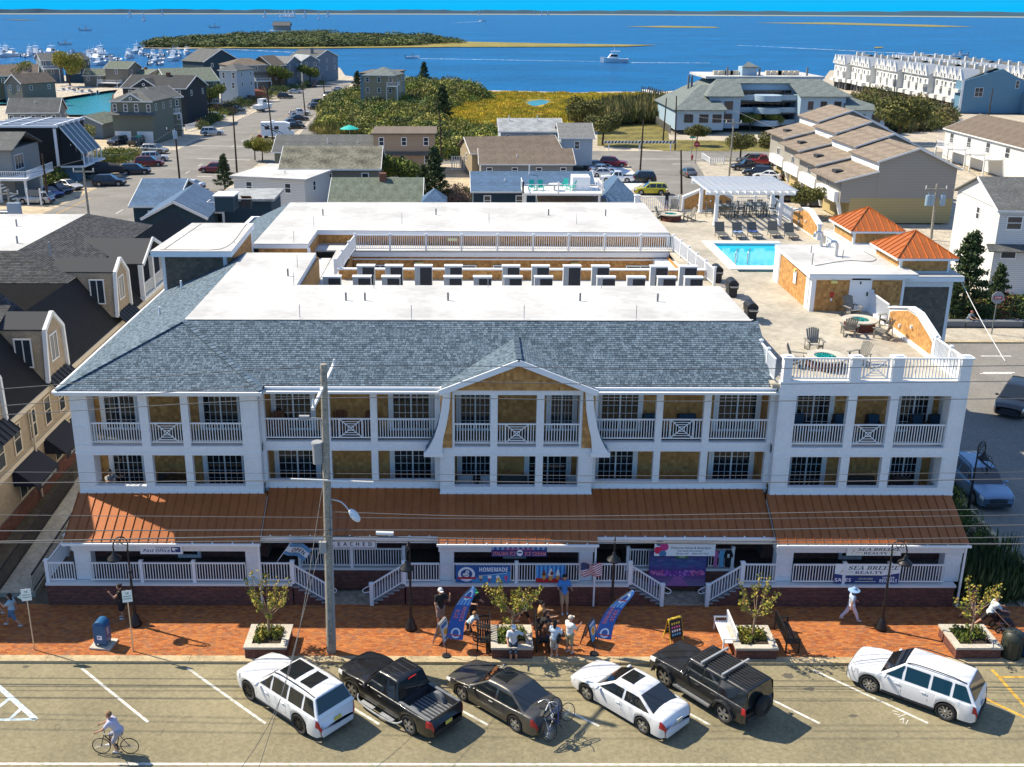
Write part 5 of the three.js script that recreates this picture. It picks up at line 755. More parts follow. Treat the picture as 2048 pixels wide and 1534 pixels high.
// faces +z. legs: [swing, knee] in radians, arms: [swing forward, out, elbow bend]
function person(label,pos,turn,o){
const s=(o.h??1.74)/ 1.74,t=thing('person',label,'person',pos,turn);const R=[],lean=o.lean??0,sit=o.sit;
const hipY=(sit?o.seat??0.55:(o.hip??0.92)),pel=[0,hipY,0],tw=(y)=>[0,hipY + y*Math.cos(lean),y*Math.sin(lean)];
const chest=tw(0.40),neck=tw(0.56),hd=[o.headX??0,neck[1]+ 0.15,neck[2]+ 0.03 +(o.nod??0)];
const J={hipL:[-0.09,hipY - 0.03,0],hipR:[0.09,hipY - 0.03,0],shL:[-0.19,neck[1]- 0.07,neck[2]],shR:[0.19,neck[1]- 0.07,neck[2]]};
const leg=(h,[sw,kn],sx)=>{const k=[h[0]+ sx*0.02,h[1]- 0.43*Math.cos(sw),h[2]+ 0.43*Math.sin(sw)],a2=sw - kn,f=[k[0],k[1]- 0.42*Math.cos(a2),k[2]+ 0.42*Math.sin(a2)];return[k,f,[f[0]+ sx*0.02,f[1]- 0.035,f[2]+ 0.15]];};
const arm=(h,[sw,out,el],sx)=>{const e=[h[0]+ sx*(0.03 + 0.26*Math.sin(out)),h[1]- 0.28*Math.cos(sw)*Math.cos(out),h[2]+ 0.28*Math.sin(sw)],a2=sw + el,w=[e[0]+ sx*0.23*Math.sin(out)*0.7 - sx*0.06*Math.sin(el),e[1]- 0.25*Math.cos(a2),e[2]+ 0.25*Math.sin(a2)];return[e,w];};
const LL=leg(J.hipL,o.legL??[0.05,0.05],-1),LR=leg(J.hipR,o.legR??[-0.03,0.05],1),AL=arm(J.shL,o.armL??[0.1,0.12,0.3],-1),AR=arm(J.shR,o.armR??[0.05,0.12,0.3],1);
if(!sit){const low=Math.min(LL[1][1],LR[1][1])- 0.075;for(const p of[pel,chest,neck,hd,J.hipL,J.hipR,J.shL,J.shR,...LL,...LR,...AL,...AR])p[1]-=low;}else{/* seated: height is the seat's */}
const fat=o.fat??1,mid=[(pel[0]+ chest[0])/ 2,(pel[1]+ chest[1])/ 2,(pel[2]+ chest[2])/ 2];
const torso=[[[-0.06,pel[1],pel[2]],[0.06,pel[1],pel[2]],0.125*fat,0.125*fat],[pel,mid,0.13*fat,0.12*fat],[mid,chest,0.12*fat,0.125*fat],[[-0.09,chest[1],chest[2]],[0.09,chest[1],chest[2]],0.115*fat,0.115*fat],[[J.shL[0]+ 0.04,J.shL[1],J.shL[2]],[J.shR[0]- 0.04,J.shR[1],J.shR[2]],0.075,0.075]];
const limbs=[[J.hipL,LL[0],0.085,0.058],[LL[0],LL[1],0.056,0.038],[J.hipR,LR[0],0.085,0.058],[LR[0],LR[1],0.056,0.038],[J.shL,AL[0],0.055,0.042],[AL[0],AL[1],0.041,0.028],[J.shR,AR[0],0.055,0.042],[AR[0],AR[1],0.041,0.028]];
const res=o.res??46,skin=o.skin??SKIN,parts=[];
parts.push(tint(meshBones([...torso.map(b=>[b[0],b[1],b[2]- 0.01,b[3]- 0.01]),...limbs,[neck,hd,0.05,0.055]],res,0.05),...skin));
const head=meshBones([[[hd[0],hd[1]+ 0.03,hd[2]],[hd[0],hd[1]+ 0.05,hd[2]- 0.015],0.098,0.1],[[hd[0],hd[1]- 0.06,hd[2]+ 0.03],[hd[0],hd[1]- 0.03,hd[2]+ 0.02],0.062,0.08]],24,0.04);parts.push(tint(head,...skin));
const fc=(g,c)=>parts.push(tint(norm(g),...c));fc(new THREE.ConeGeometry(0.018,0.045,6).rotateX(0.5).translate(hd[0],hd[1],hd[2]+ 0.11),skin);for(const e of[-1,1]){fc(new THREE.SphereGeometry(0.012,6,5).translate(hd[0]+ e*0.036,hd[1]+ 0.03,hd[2]+ 0.092),[0.02,0.015,0.01]);fc(new THREE.SphereGeometry(0.022,6,5).scale(0.5,1.2,0.8).translate(hd[0]+ e*0.1,hd[1]+ 0.01,hd[2]- 0.005),skin);}fc(bx(hd[0]- 0.025,hd[0]+ 0.025,hd[1]- 0.057,hd[1]- 0.048,hd[2]+ 0.085,hd[2]+ 0.098),[0.3,0.08,0.07]);
for(const[A,sx]of[[AL,-1],[AR,1]]){const w=V(...A[1]),d=w.clone().sub(V(...A[0])).normalize(),side=V(0,0,1).cross(d).lengthSq()>0.01?d.clone().cross(V(1,0,0)).normalize():V(0,0,1),pc=w.clone().addScaledVector(d,0.05);fc(cyl(w,pc.clone().addScaledVector(d,0.04),0.03,0.037,8),skin);for(let f=0;f<4;f++){const b=pc.clone().addScaledVector(d,0.04).addScaledVector(side,(f - 1.5)*0.02),L=[0.055,0.068,0.064,0.05][f],m1=b.clone().addScaledVector(d,L*0.55),m2=m1.clone().addScaledVector(d,L*0.35).add(V(-sx*0.022,0,0.008));fc(cyl(b,m1,0.0095,0.009,5),skin);fc(cyl(m1,m2,0.009,0.007,5),skin);}fc(cyl(pc.clone().addScaledVector(side,0.03),pc.clone().addScaledVector(side,0.065).addScaledVector(d,0.035),0.011,0.009,5),skin);}
obj('body',merge(parts),M.vgloss,t);
const top=o.top,sl=o.sleeve??0.6,mixp=(a,b,k)=>a.map((v,i)=>v +(b[i]- v)*k);
const tb=torso.map(b=>[b[0],b[1],b[2]+ 0.012,b[3]+ 0.012]);for(const[h,A]of[[J.shL,AL],[J.shR,AR]]){if(sl>0)tb.push([h,mixp(h,A[0],Math.min(1,sl)),0.072,0.066]);if(sl>1)tb.push([A[0],mixp(A[0],A[1],sl - 1),0.056,0.045]);}if(o.dress){tb.push([J.hipL,mixp(J.hipL,LL[0],0.8),0.12,0.13],[J.hipR,mixp(J.hipR,LR[0],0.8),0.12,0.13]);}
obj(o.dress?'dress':'shirt',meshBones(tb,res,0.05),mat(...top,0.9),t);
if(!o.dress){const ln=o.long??0.95,pb=[[[-0.06,pel[1]- 0.01,pel[2]],[0.06,pel[1]- 0.01,pel[2]],0.146*fat,0.146*fat]];for(const[h,L]of[[J.hipL,LL],[J.hipR,LR]]){pb.push([h,mixp(h,L[0],Math.min(1,ln)),0.105,0.085]);if(ln>1)pb.push([L[0],mixp(L[0],L[1],ln - 1),0.076,0.062]);}obj(ln>1?'trousers':'shorts',meshBones(pb,36,0.04),mat(...o.bottom,0.9),t);}
for(const L of[LL,LR]){const g=new THREE.SphereGeometry(0.05,10,8);g.scale(0.9,0.85,2.5);g.translate(L[1][0],L[1][1]- 0.032,L[1][2]+ 0.06);obj('shoe',g,mat(...(o.shoe??[0.6,0.6,0.6]),0.7),t);}
if(o.hair){const hb=[[[hd[0],hd[1]+ 0.05,hd[2]- 0.025],[hd[0],hd[1]+ 0.065,hd[2]- 0.02],0.105,0.105]];if(o.longHair)hb.push([[hd[0],hd[1]+ 0.02,hd[2]- 0.06],[hd[0],hd[1]- 0.22,hd[2]- 0.085 - Math.sin(lean)*0.1],0.085,0.06]);if(o.bun)hb.push([[hd[0],hd[1]+ 0.12,hd[2]- 0.1],[hd[0],hd[1]+ 0.13,hd[2]- 0.11],0.05,0.05]);obj('hair',meshBones(hb,24,0.04,p=>p[1]<hd[1]+ 0.045?p[2]-(hd[2]+ 0.03):-1),mat(...o.hair,0.8),t);}
if(o.cap){const g=new THREE.SphereGeometry(0.113,14,8,0,6.283,0,1.6);g.translate(hd[0],hd[1]+ 0.06,hd[2]- 0.012);const br=new THREE.CylinderGeometry(0.09,0.09,0.012,12);br.scale(0.95,1,1.1);br.translate(hd[0],hd[1]+ 0.062,hd[2]+(o.capBack?-0.11:0.1));obj('cap',[g,br],mat(...o.cap,0.85),t);}
if(o.hat){obj('sun_hat',lathe([[0.001,0.2],[0.07,0.195],[0.115,0.13],[0.12,0.08],[0.27,0.03],[0.275,0.04],[0.12,0.095]],20).translate(hd[0],hd[1],hd[2]),mat(...o.hat,0.9),t);}
if(o.bag){const bp=V(o.bagX??0.24,pel[1]+ 0.02,pel[2]- 0.02);obj('shoulder_bag',[bx(bp.x - 0.05,bp.x + 0.05,bp.y - 0.16,bp.y + 0.14,bp.z - 0.16,bp.z + 0.16),tube([V(bp.x,bp.y + 0.12,bp.z - 0.1),V(J.shL[0]*-0.2,J.shL[1]+ 0.075,J.shL[2]),V(bp.x,bp.y + 0.12,bp.z + 0.1)],0.012,4,10)],mat(...o.bag,0.9),t);}
t.scale.setScalar(s);return t;
}
const gp=(u,v,y=0)=>{const p=onY(u,v,y);return[p.x,y,p.z];};
const walkA={legL:[0.5,0.15],legR:[-0.35,0.35],armL:[-0.35,0.15,0.3],armR:[0.45,0.15,0.35]};
const HP=Math.PI / 2;
person('person in a light blue shirt and denim shorts walking while eating by the alley',gp(28,1252),-HP,{...walkA,top:[0.30,0.46,0.56],bottom:[0.08,0.16,0.26],hair:[0.02,0.014,0.01],longHair:1,armR:[0.9,0.1,1.5],h:1.64});
person('person in a white and pink top at the alley corner',gp(-6,1226),-HP,{...walkA,top:[0.65,0.5,0.52],bottom:[0.5,0.05,0.05],hair:[0.2,0.1,0.05],h:1.5});
person('person in a black sleeveless dress with tan bag eating ice cream',gp(246,1237),-HP,{dress:1,top:[0.016,0.014,0.014],sleeve:0.1,hair:[0.02,0.012,0.01],bun:1,bag:[0.35,0.28,0.16],bagX:-0.22,armR:[0.8,0.15,1.6],h:1.68});
person('person in a black T-shirt, white cap and grey shorts on the phone',gp(881,1252),0.4,{top:[0.013,0.013,0.014],bottom:[0.2,0.19,0.19],cap:[0.7,0.7,0.7],armL:[0.3,0.1,0.2],armR:[0.8,0.4,2.2],h:1.84});
person('person in a black shirt and green cap behind the feather flag',gp(945,1246),0.6,{top:[0.014,0.014,0.014],bottom:[0.03,0.03,0.035],cap:[0.02,0.33,0.09],armL:[0.5,0.1,1.4],armR:[0.5,0.1,1.4],lean:0.2,nod:0.05,shoe:[0.5,0.2,0.12]});
person('child bending forward in a pale shirt and black shorts behind the bench',gp(938,1275),1.0,{...walkA,top:[0.42,0.55,0.60],bottom:[0.012,0.012,0.012],hair:[0.33,0.16,0.06],lean:0.6,h:1.48,shoe:[0.02,0.02,0.02]});
person('child in a light patterned shirt and black shorts walking behind the planter tree',gp(1048,1247),HP,{...walkA,top:[0.45,0.55,0.6],bottom:[0.014,0.014,0.016],hair:[0.05,0.03,0.02],h:1.5});
person('person in a blue polo shirt and khaki shorts leaning on the brick wall',gp(1127,1222),0.1,{top:[0.06,0.24,0.58],bottom:[0.42,0.30,0.18],hair:[0.012,0.01,0.01],armL:[0.5,0.25,1.3],armR:[0.5,0.25,1.3],nod:0.05,h:1.82,legL:[0.35,0.1],legR:[0.3,0.1],lean:-0.12});
person('person in a white T-shirt and white cap perched on the planter edge with arm out',[gp(1026,1318)[0],0,gp(1026,1318)[2]- 0.25],0.05,{sit:1,seat:0.66,top:[0.62,0.63,0.66],bottom:[0.03,0.045,0.07],cap:[0.72,0.73,0.75],legL:[0.75,0.75],legR:[0.75,0.75],armR:[0.7,1.3,0.2],armL:[0.5,0.15,0.8],nod:0.05,lean:0.1,h:1.8});
person('person with dark tied hair in a tan top seated on the crowded bench',[gp(1079,1258)[0],0.02,gp(1079,1258)[2]],HP,{sit:1,seat:0.54,top:[0.5,0.27,0.10],bottom:[0.05,0.05,0.06],long:1.5,hair:[0.015,0.011,0.01],bun:1,legL:[1.45,1.4],legR:[1.4,1.35],armL:[0.7,0.1,0.8],armR:[0.7,0.1,0.8],lean:0.1});
person('person in a dark top seated in the middle of the crowded bench',[gp(1082,1276)[0],0.02,gp(1082,1276)[2]],HP,{sit:1,seat:0.54,top:[0.02,0.018,0.02],bottom:[0.02,0.02,0.025],long:1.5,hair:[0.04,0.02,0.012],longHair:1,legL:[1.45,1.4],legR:[1.4,1.35],armL:[0.9,0.1,1.0],armR:[0.9,0.1,1.0],lean:0.3});
person('person in a brown top seated at the kerb end of the crowded bench',[gp(1084,1296)[0],0.02,gp(1084,1296)[2]],HP,{sit:1,seat:0.54,top:[0.16,0.06,0.03],bottom:[0.04,0.05,0.09],long:1.5,hair:[0.02,0.014,0.012],legL:[1.45,1.4],legR:[1.4,1.35],armL:[0.9,0.1,0.6],armR:[0.9,0.1,0.6],lean:0.25});
person('person with long dark hair in a loose white blouse standing beside the bench',gp(1108,1313),Math.PI - 0.4,{top:[0.58,0.66,0.74],bottom:[0.45,0.40,0.36],sleeve:1.6,fat:1.12,hair:[0.015,0.011,0.01],longHair:1,armL:[0.5,0.1,1.2],armR:[0.5,0.1,1.2],bag:[0.02,0.02,0.02],bagX:-0.2,h:1.66});
person('person in a white T-shirt, pale cap and khaki shorts facing the shop',gp(1138,1306),Math.PI - 0.9,{top:[0.66,0.65,0.63],bottom:[0.36,0.30,0.18],cap:[0.52,0.46,0.38],armL:[0.6,0.15,1.5],armR:[0.3,0.15,0.8],fat:1.12,shoe:[0.55,0.52,0.5]});
person('person in a wide blue sun hat and white trousers walking past the brick wall',gp(1699,1241),HP,{...walkA,top:[0.38,0.46,0.58],bottom:[0.55,0.57,0.66],long:1.85,hat:[0.22,0.36,0.55],hair:[0.4,0.3,0.2],shoe:[0.6,0.58,0.55],h:1.66});
person('person in a white flowered shirt and black shorts pushing the stroller',gp(1975,1256),HP,{...walkA,legL:[0.75,0.15],legR:[-0.6,0.3],top:[0.56,0.63,0.66],bottom:[0.014,0.014,0.016],cap:[0.30,0.25,0.06],armL:[0.7,0.1,0.6],armR:[0.7,0.1,0.6],lean:0.3,h:1.8});
person('person in a maroon shirt and grey shorts walking behind the last planter',gp(1938,1240),HP,{...walkA,top:[0.10,0.02,0.03],bottom:[0.16,0.15,0.16],hair:[0.05,0.03,0.02],shoe:[0.02,0.02,0.02]});
{const p=onY(252,1507,-0.12);person('person in a lavender shirt riding the bicycle',[p.x - 0.17,-0.12,p.z],-HP,{sit:1,seat:1.0,top:[0.50,0.48,0.60],bottom:[0.35,0.34,0.40],hair:[0.22,0.12,0.06],lean:0.5,legL:[1.0,0.9],legR:[0.5,0.8],armL:[0.75,0.1,0.35],armR:[0.75,0.1,0.35],fat:1.15,h:1.78});}
person('person in a grey shirt seated on the low kerb wall by the cedar tree',[onY(1938,650,0).x,0,onY(1938,650,0).z - 0.3],0.3,{sit:1,seat:0.5,top:[0.2,0.24,0.28],bottom:[0.05,0.08,0.13],long:1.7,cap:[0.3,0.1,0.08],legL:[1.4,1.4],legR:[1.4,1.4],lean:0.5,armL:[0.8,0.1,0.6],armR:[0.8,0.1,0.6],res:34});
person('person in a dark shirt and pale cap looking out from the terrace rail',gp(1332,421,10),Math.PI,{top:[0.014,0.016,0.022],bottom:[0.22,0.22,0.25],cap:[0.6,0.55,0.45],armL:[0.7,0.3,0.9],armR:[0.7,0.3,0.9],res:34,shoe:[0.5,0.1,0.08]});
person('person in a black and white top seated on the lower balcony',[xAt(216,955,-45.7),3.95,-45.7],0.9,{sit:1,seat:0.5,top:[0.3,0.3,0.3],bottom:[0.03,0.03,0.03],hair:[0.02,0.014,0.01],legL:[1.4,1.4],legR:[1.4,1.4],armL:[1.2,0.4,0.9],armR:[1.2,0.4,0.9],res:34,lean:0.3});
// ---------------------------------------------------------------- vehicles
const lerpA=(a,x)=>{if(x<=a[0][0])return a[0][1];for(let i=1;i<a.length;i++)if(x<=a[i][0]){const t=(x - a[i - 1][0])/(a[i][0]- a[i - 1][0]),s=t*t*(3 - 2*t);return a[i - 1][1]+(a[i][1]- a[i - 1][1])*(0.5*t + 0.5*s);}return a[a.length - 1][1];};
// fractions run from the tail (0) to the nose (1)
const CAR={
suv:{L:4.95,W:1.98,H:1.76,wb:2.9,ro:1.08,r:0.385,sill:0.27,top:[[0,0.62],[0.012,0.98],[0.05,1.06],[0.3,1.07],[0.70,1.04],[0.76,1.03],[0.92,0.96],[0.975,0.90],[1,0.76]],cab:[0.012,0.10,0.56,0.745],b:[0.36,0.56],third:0.2,belt:1.05},
big:{L:5.15,W:2.0,H:1.80,wb:3.1,ro:1.12,r:0.42,sill:0.27,top:[[0,0.62],[0.012,1.0],[0.05,1.10],[0.3,1.11],[0.68,1.07],[0.74,1.07],[0.92,1.02],[0.98,0.95],[1,0.82]],cab:[0.012,0.085,0.55,0.73],b:[0.36,0.55],third:0.19,belt:1.09},
sedan:{L:4.75,W:1.84,H:1.45,wb:2.8,ro:1.0,r:0.345,sill:0.22,top:[[0,0.6],[0.012,0.86],[0.04,0.97],[0.14,0.99],[0.3,0.93],[0.66,0.90],[0.73,0.89],[0.9,0.79],[0.97,0.70],[1,0.58]],cab:[0.10,0.305,0.535,0.725],b:[0.425],third:0,belt:0.91},
pickup:{L:5.4,W:1.92,H:1.80,wb:3.26,ro:1.2,r:0.40,sill:0.36,top:[[0,0.75],[0.008,1.06],[0.02,1.09],[0.36,1.09],[0.40,1.09],[0.70,1.09],[0.75,1.10],[0.93,1.02],[0.985,0.97],[1,0.85]],cab:[0.335,0.375,0.575,0.70],b:[0.475],third:0,belt:1.09,bed:[0.02,0.335]},
jeep:{L:4.78,W:1.88,H:1.86,wb:3.0,ro:0.98,r:0.42,sill:0.42,top:[[0,0.9],[0.006,1.14],[0.02,1.16],[0.62,1.15],[0.66,1.13],[0.80,1.12],[0.96,1.08],[0.99,1.04],[1,0.95]],cab:[0.005,0.022,0.60,0.66],b:[0.28,0.44],third:0.02,belt:1.15,boxy:1},
};
const carCache={};
function carGeo(type,fine){
const key=type +(fine?'F':'');if(carCache[key])return carCache[key];
const c=CAR[type],x0=-c.wb / 2 - c.ro,X=f=>x0 + f*c.L,F=x=>(x - x0)/ c.L,ax=[c.wb / 2,-c.wb / 2],ar=c.r + 0.06;
const plan=f=>{const a=Math.min(1,f / 0.10),b=Math.min(1,(1 - f)/(c.boxy?0.10:0.20));return(c.boxy?0.93:0.80)+(c.boxy?0.07:0.20)*Math.sqrt(Math.max(0,a*(2 - a)))*Math.sqrt(Math.max(0,b*(2 - b)));};
const yt=f=>lerpA(c.top,f),yb=x=>{let y=c.sill +(F(x)<0.03||F(x)>0.97?0.05:0);for(const a of ax){const d=Math.abs(x - a);if(d<ar)y=Math.max(y,c.r + Math.sqrt(ar*ar - d*d));}return y;};
const N=fine?64:30,xs=[];for(let i=0;i<=N;i++)xs.push(X(i / N));for(const a of ax)for(const d of[-1,-0.93,-0.75,-0.4,0,0.4,0.75,0.93,1])xs.push(a + d*ar);xs.sort((p,q)=>p - q);
const sec=x=>{const f=Math.max(0,Math.min(1,F(x))),w=c.W / 2*plan(f),t=yt(f),b=Math.min(yb(x),t - 0.05),cr=c.boxy?0.01:0.035;
return[[w*0.965,b],[w,b +(t - b)*0.32],[w*1.0,b +(t - b)*0.6],[w*0.975,t - 0.10*Math.min(1,(t - b))],[w*0.93,t - 0.025],[w*0.80,t],[w*0.4,t + cr],[0,t + cr*1.3]];};
const bed=c.bed,topOpen=x=>bed&&x>X(bed[0])&&x<X(bed[1]);
const pos=[];const put=(a,b,q,d)=>pos.push(a,b,q,a,q,d);
for(let i=0;i + 1<xs.length;i++){const s=sec(xs[i]),t=sec(xs[i + 1]),mid=(xs[i]+ xs[i + 1])/ 2;for(let k=0;k + 1<s.length;k++){if(topOpen(mid)&&k>=5)continue;for(const z of[1,-1]){const a=V(xs[i],s[k][1],z*s[k][0]),b=V(xs[i + 1],t[k][1],z*t[k][0]),q=V(xs[i + 1],t[k + 1][1],z*t[k + 1][0]),d=V(xs[i],s[k + 1][1],z*s[k + 1][0]);z>0?put(a,b,q,d):put(b,a,d,q);}}}
for(const e of[0,xs.length - 1]){const s=sec(xs[e]),l=[...s.map(p=>V(xs[e],p[1],p[0])),...s.slice(0,-1).reverse().map(p=>V(xs[e],p[1],-p[0]))];for(let i=1;i + 1<l.length;i++)e?pos.push(l[0],l[i],l[i + 1]):pos.push(l[0],l[i + 1],l[i]);}
const weld=(l)=>{let g=tris(l);g.deleteAttribute('normal');const m=new Map(),idx=[],out=[],p=g.attributes.position;for(let i=0;i<p.count;i++){const k=[p.getX(i),p.getY(i),p.getZ(i)].map(v=>Math.round(v*2000)).join();if(!m.has(k)){m.set(k,out.length / 3);out.push(p.getX(i),p.getY(i),p.getZ(i));}idx.push(m.get(k));}const r=new THREE.BufferGeometry();r.setAttribute('position',new THREE.Float32BufferAttribute(out,3));r.setIndex(idx);r.computeVertexNormals();return r;};
const G={c,X};
// cabin
const[f0,f1,f2,f3]=c.cab,belt=c.belt - 0.03,wB=c.W / 2*0.925,wT=c.W / 2*(c.boxy?0.80:0.70);
const side=y=>wB +(wT - wB)*Math.max(0,Math.min(1,(y - belt)/(c.H - belt)));
const roofY=f=>{if(f<=f1)return belt +(c.H - 0.03 - belt)*(f - f0)/(f1 - f0);if(f>=f2)return belt +(c.H - 0.02 - belt)*(f3 - f)/(f3 - f2);const t=(f - f1)/(f2 - f1);return c.H - 0.03 + 0.03*Math.sin(Math.PI*Math.min(1,t*0.9 + 0.1))*(c.boxy?0.2:1);};
const cs=[];const nf=fine?10:4;for(const[p,q,n]of[[f0,f1,nf],[f1,f2,nf],[f2,f3,nf]])for(let i=0;i<n;i++)cs.push(p +(q - p)*i / n);cs.push(f3);
const csec=f=>{const y=Math.max(belt + 0.005,roofY(f)),s=side(y),k=Math.min(1,(y - belt)/ 0.12);return[[wB,belt],[side((belt + y)/ 2),(belt + y)/ 2],[s,y - 0.07*k],[s - 0.035*k,y - 0.02*k],[s - 0.12*k,y],[s*0.45,y + 0.018*k],[0,y + 0.024*k]];};
const cp=[];for(let i=0;i + 1<cs.length;i++){const s=csec(cs[i]),t=csec(cs[i + 1]);for(let k=0;k + 1<s.length;k++)for(const z of[1,-1]){const a=V(X(cs[i]),s[k][1],z*s[k][0]),b=V(X(cs[i + 1]),t[k][1],z*t[k][0]),q=V(X(cs[i + 1]),t[k + 1][1],z*t[k + 1][0]),d=V(X(cs[i]),s[k + 1][1],z*s[k + 1][0]);z>0?cp.push(a,b,q,a,q,d):cp.push(b,a,d,b,d,q);}}
G.body=weld(pos);G.cabin=weld(cp);
// glazing follows the cabin, a few millimetres proud
const scr=(fa,fb,sgn)=>{const l=[],n=5;const P=(t,s)=>{const f=fa +(fb - fa)*t,y=roofY(f),h=side(y)- 0.07;return V(X(f)+ sgn*0.012,y + 0.022,s*h);};for(let i=0;i<n;i++)for(let j=0;j<4;j++){const a=P(i / n,-1 + j / 2),b=P((i + 1)/ n,-1 + j / 2),q=P((i + 1)/ n,-1 +(j + 1)/ 2),d=P(i / n,-1 +(j + 1)/ 2);l.push(a,b,q,a,q,d);}return tris(l);};
G.front=scr(f2 +(f3 - f2)*0.06,f2 +(f3 - f2)*0.94,1);G.rear=scr(f1 -(f1 - f0)*0.10,f1 -(f1 - f0)*(c.third&&!c.boxy?0.80:0.9),-1);
const lo=belt + 0.07,hi=c.H - 0.13,fx=y=>f2 +(f3 - f2)*(1 -(y - belt)/(c.H - belt)),rx=y=>f0 +(f1 - f0)*(y - belt)/(c.H - belt);
const cut=[...(c.third?[c.third]:[]),...c.b].sort((p,q)=>p - q),gap=0.011;G.side=[];
const ends=[null,...cut,null];
for(let i=0;i + 1<ends.length;i++){
const La=y=>ends[i]===null?rx(y)+(c.boxy?0.012:0.028):ends[i]+ gap,Ra=y=>ends[i + 1]===null?fx(y)- 0.03:ends[i + 1]- gap;
for(const z of[1,-1]){const l=[],P=(f,y)=>V(X(f),y,z*(side(y)+ 0.008));const ym=(lo + hi)/ 2;for(const[ya,yc]of[[lo,ym],[ym,hi]]){const a=P(Math.min(La(ya),Ra(ya)),ya),b=P(Math.max(La(ya),Ra(ya)),ya),q=P(Math.max(La(yc),Ra(yc)),yc),d=P(Math.min(La(yc),Ra(yc)),yc);l.push(a,b,q,a,q,d);}G.side.push(tris(l));}
}
// body-hugging patches
const onBody=(xa,xb,ka,kb,off,z)=>{const l=[],n=5,P=(x,k)=>{const s=sec(x),i=Math.min(s.length - 2,Math.floor(k)),t=k - i;const y=s[i][1]+(s[i + 1][1]- s[i][1])*t,w=s[i][0]+(s[i + 1][0]- s[i][0])*t;return V(x +(xa>0?off:-off)*0.7,y + off*0.4,z*(w + off));};for(let i=0;i<n;i++)for(let j=0;j<3;j++){const A=P(xa +(xb - xa)*i / n,ka +(kb - ka)*j / 3),B=P(xa +(xb - xa)*(i + 1)/ n,ka +(kb - ka)*j / 3),Q=P(xa +(xb - xa)*(i + 1)/ n,ka +(kb - ka)*(j + 1)/ 3),D=P(xa +(xb - xa)*i / n,ka +(kb - ka)*(j + 1)/ 3);l.push(A,B,Q,A,Q,D);}return tris(l);};
G.head=[1,-1].map(z=>onBody(X(0.93),X(0.992),2.2,3.6,0.01,z));G.tail=[1,-1].map(z=>onBody(X(0.0),X(c.third?0.035:0.05),1.9,3.6,0.012,z));
const seams=[];const dl=cut.filter(f=>f>0.2&&f<0.62).concat([c.cab[3]- 0.02]);for(const f of dl)for(const z of[1,-1])seams.push(onBody(X(f),X(f)+ 0.012,0.3,3.4,0.004,z));G.seams=merge(seams.map(norm));
const sk=[];for(const z of[1,-1])sk.push(onBody(-c.wb / 2 + ar,c.wb / 2 - ar,0.0,0.45,0.012,z));G.skirt=merge(sk.map(norm));
G.under=merge([norm(bx(X(0.03),X(0.97),c.sill - 0.06,c.sill + 0.3,-c.W*0.36,c.W*0.36))]);
G.bumperR=norm(bx(X(0)- 0.03,X(0.03),c.sill + 0.02,c.sill + 0.24,-c.W*0.37,c.W*0.37));G.bumperF=norm(bx(X(0.975),X(1)+ 0.025,c.sill + 0.02,c.sill + 0.22,-c.W*0.36,c.W*0.36));
G.grille=norm(bx(X(0.985),X(1)+ 0.02,c.sill + 0.25,Math.max(c.sill + 0.32,yt(1)- 0.07),-c.W*0.24,c.W*0.24));G.plate=norm(bx(X(0)- 0.05,X(0)- 0.02,0.66,0.80,-0.17,0.17));if(c.third)G.plate.translate(0.02,0.05,0);
G.handles=[];for(const f of dl.slice(0,2))for(const z of[1,-1])G.handles.push(norm(bx(X(f)+ 0.1,X(f)+ 0.28,c.belt - 0.17,c.belt - 0.135,z*(c.W / 2 - 0.012),z*(c.W / 2 + 0.02))));
G.mirrors=[1,-1].map(z=>{const g=new THREE.SphereGeometry(0.11,8,6);g.scale(0.7,0.75,1.2);g.translate(X(c.cab[3])- 0.28,c.belt + 0.06,z*(c.W / 2 + 0.08));return norm(g);});
// wheels
const tw=0.115;G.tyre=lathe([[c.r*0.66,-tw],[c.r*0.93,-tw],[c.r,-tw*0.7],[c.r,tw*0.7],[c.r*0.93,tw],[c.r*0.66,tw],[c.r*0.66,-tw]],fine?28:14);G.tyre.rotateX(Math.PI / 2);
const rg=[];const ns=type==='big'?10:type==='suv'?9:5;for(let i=0;i<ns;i++){const a=i / ns*6.283,g=bx(0.04,c.r*0.68,-0.03 -(ns<6?0.025:0),0.03 +(ns<6?0.025:0),tw*0.55,tw*0.85);g.rotateZ(a);rg.push(norm(g));}const rim=lathe([[c.r*0.60,tw*0.7],[c.r*0.69,tw*0.95],[c.r*0.70,tw*0.5]],20);rim.rotateX(Math.PI / 2);rg.push(norm(rim));const hub=lathe([[0,tw*0.9],[0.06,tw*0.9],[0.06,tw*0.3]],10);hub.rotateX(Math.PI / 2);rg.push(norm(hub));G.rim=merge(rg);const bk=lathe([[0,tw*0.3],[c.r*0.67,tw*0.3]],16);bk.rotateX(Math.PI / 2);G.disc=bk;
return carCache[key]=G;
}
const paints={};
const paint=(r,g,b,met=0.25)=>paints[[r,g,b]]??=new THREE.MeshPhysicalMaterial({color:new THREE.Color().setRGB(r,g,b),roughness:0.38,metalness:met,clearcoat:0.8,clearcoatRoughness:0.06,side:THREE.DoubleSide});
const carGlass=new THREE.MeshPhysicalMaterial({color:new THREE.Color(0.012,0.016,0.018),roughness:0.04,clearcoat:1,side:THREE.DoubleSide});
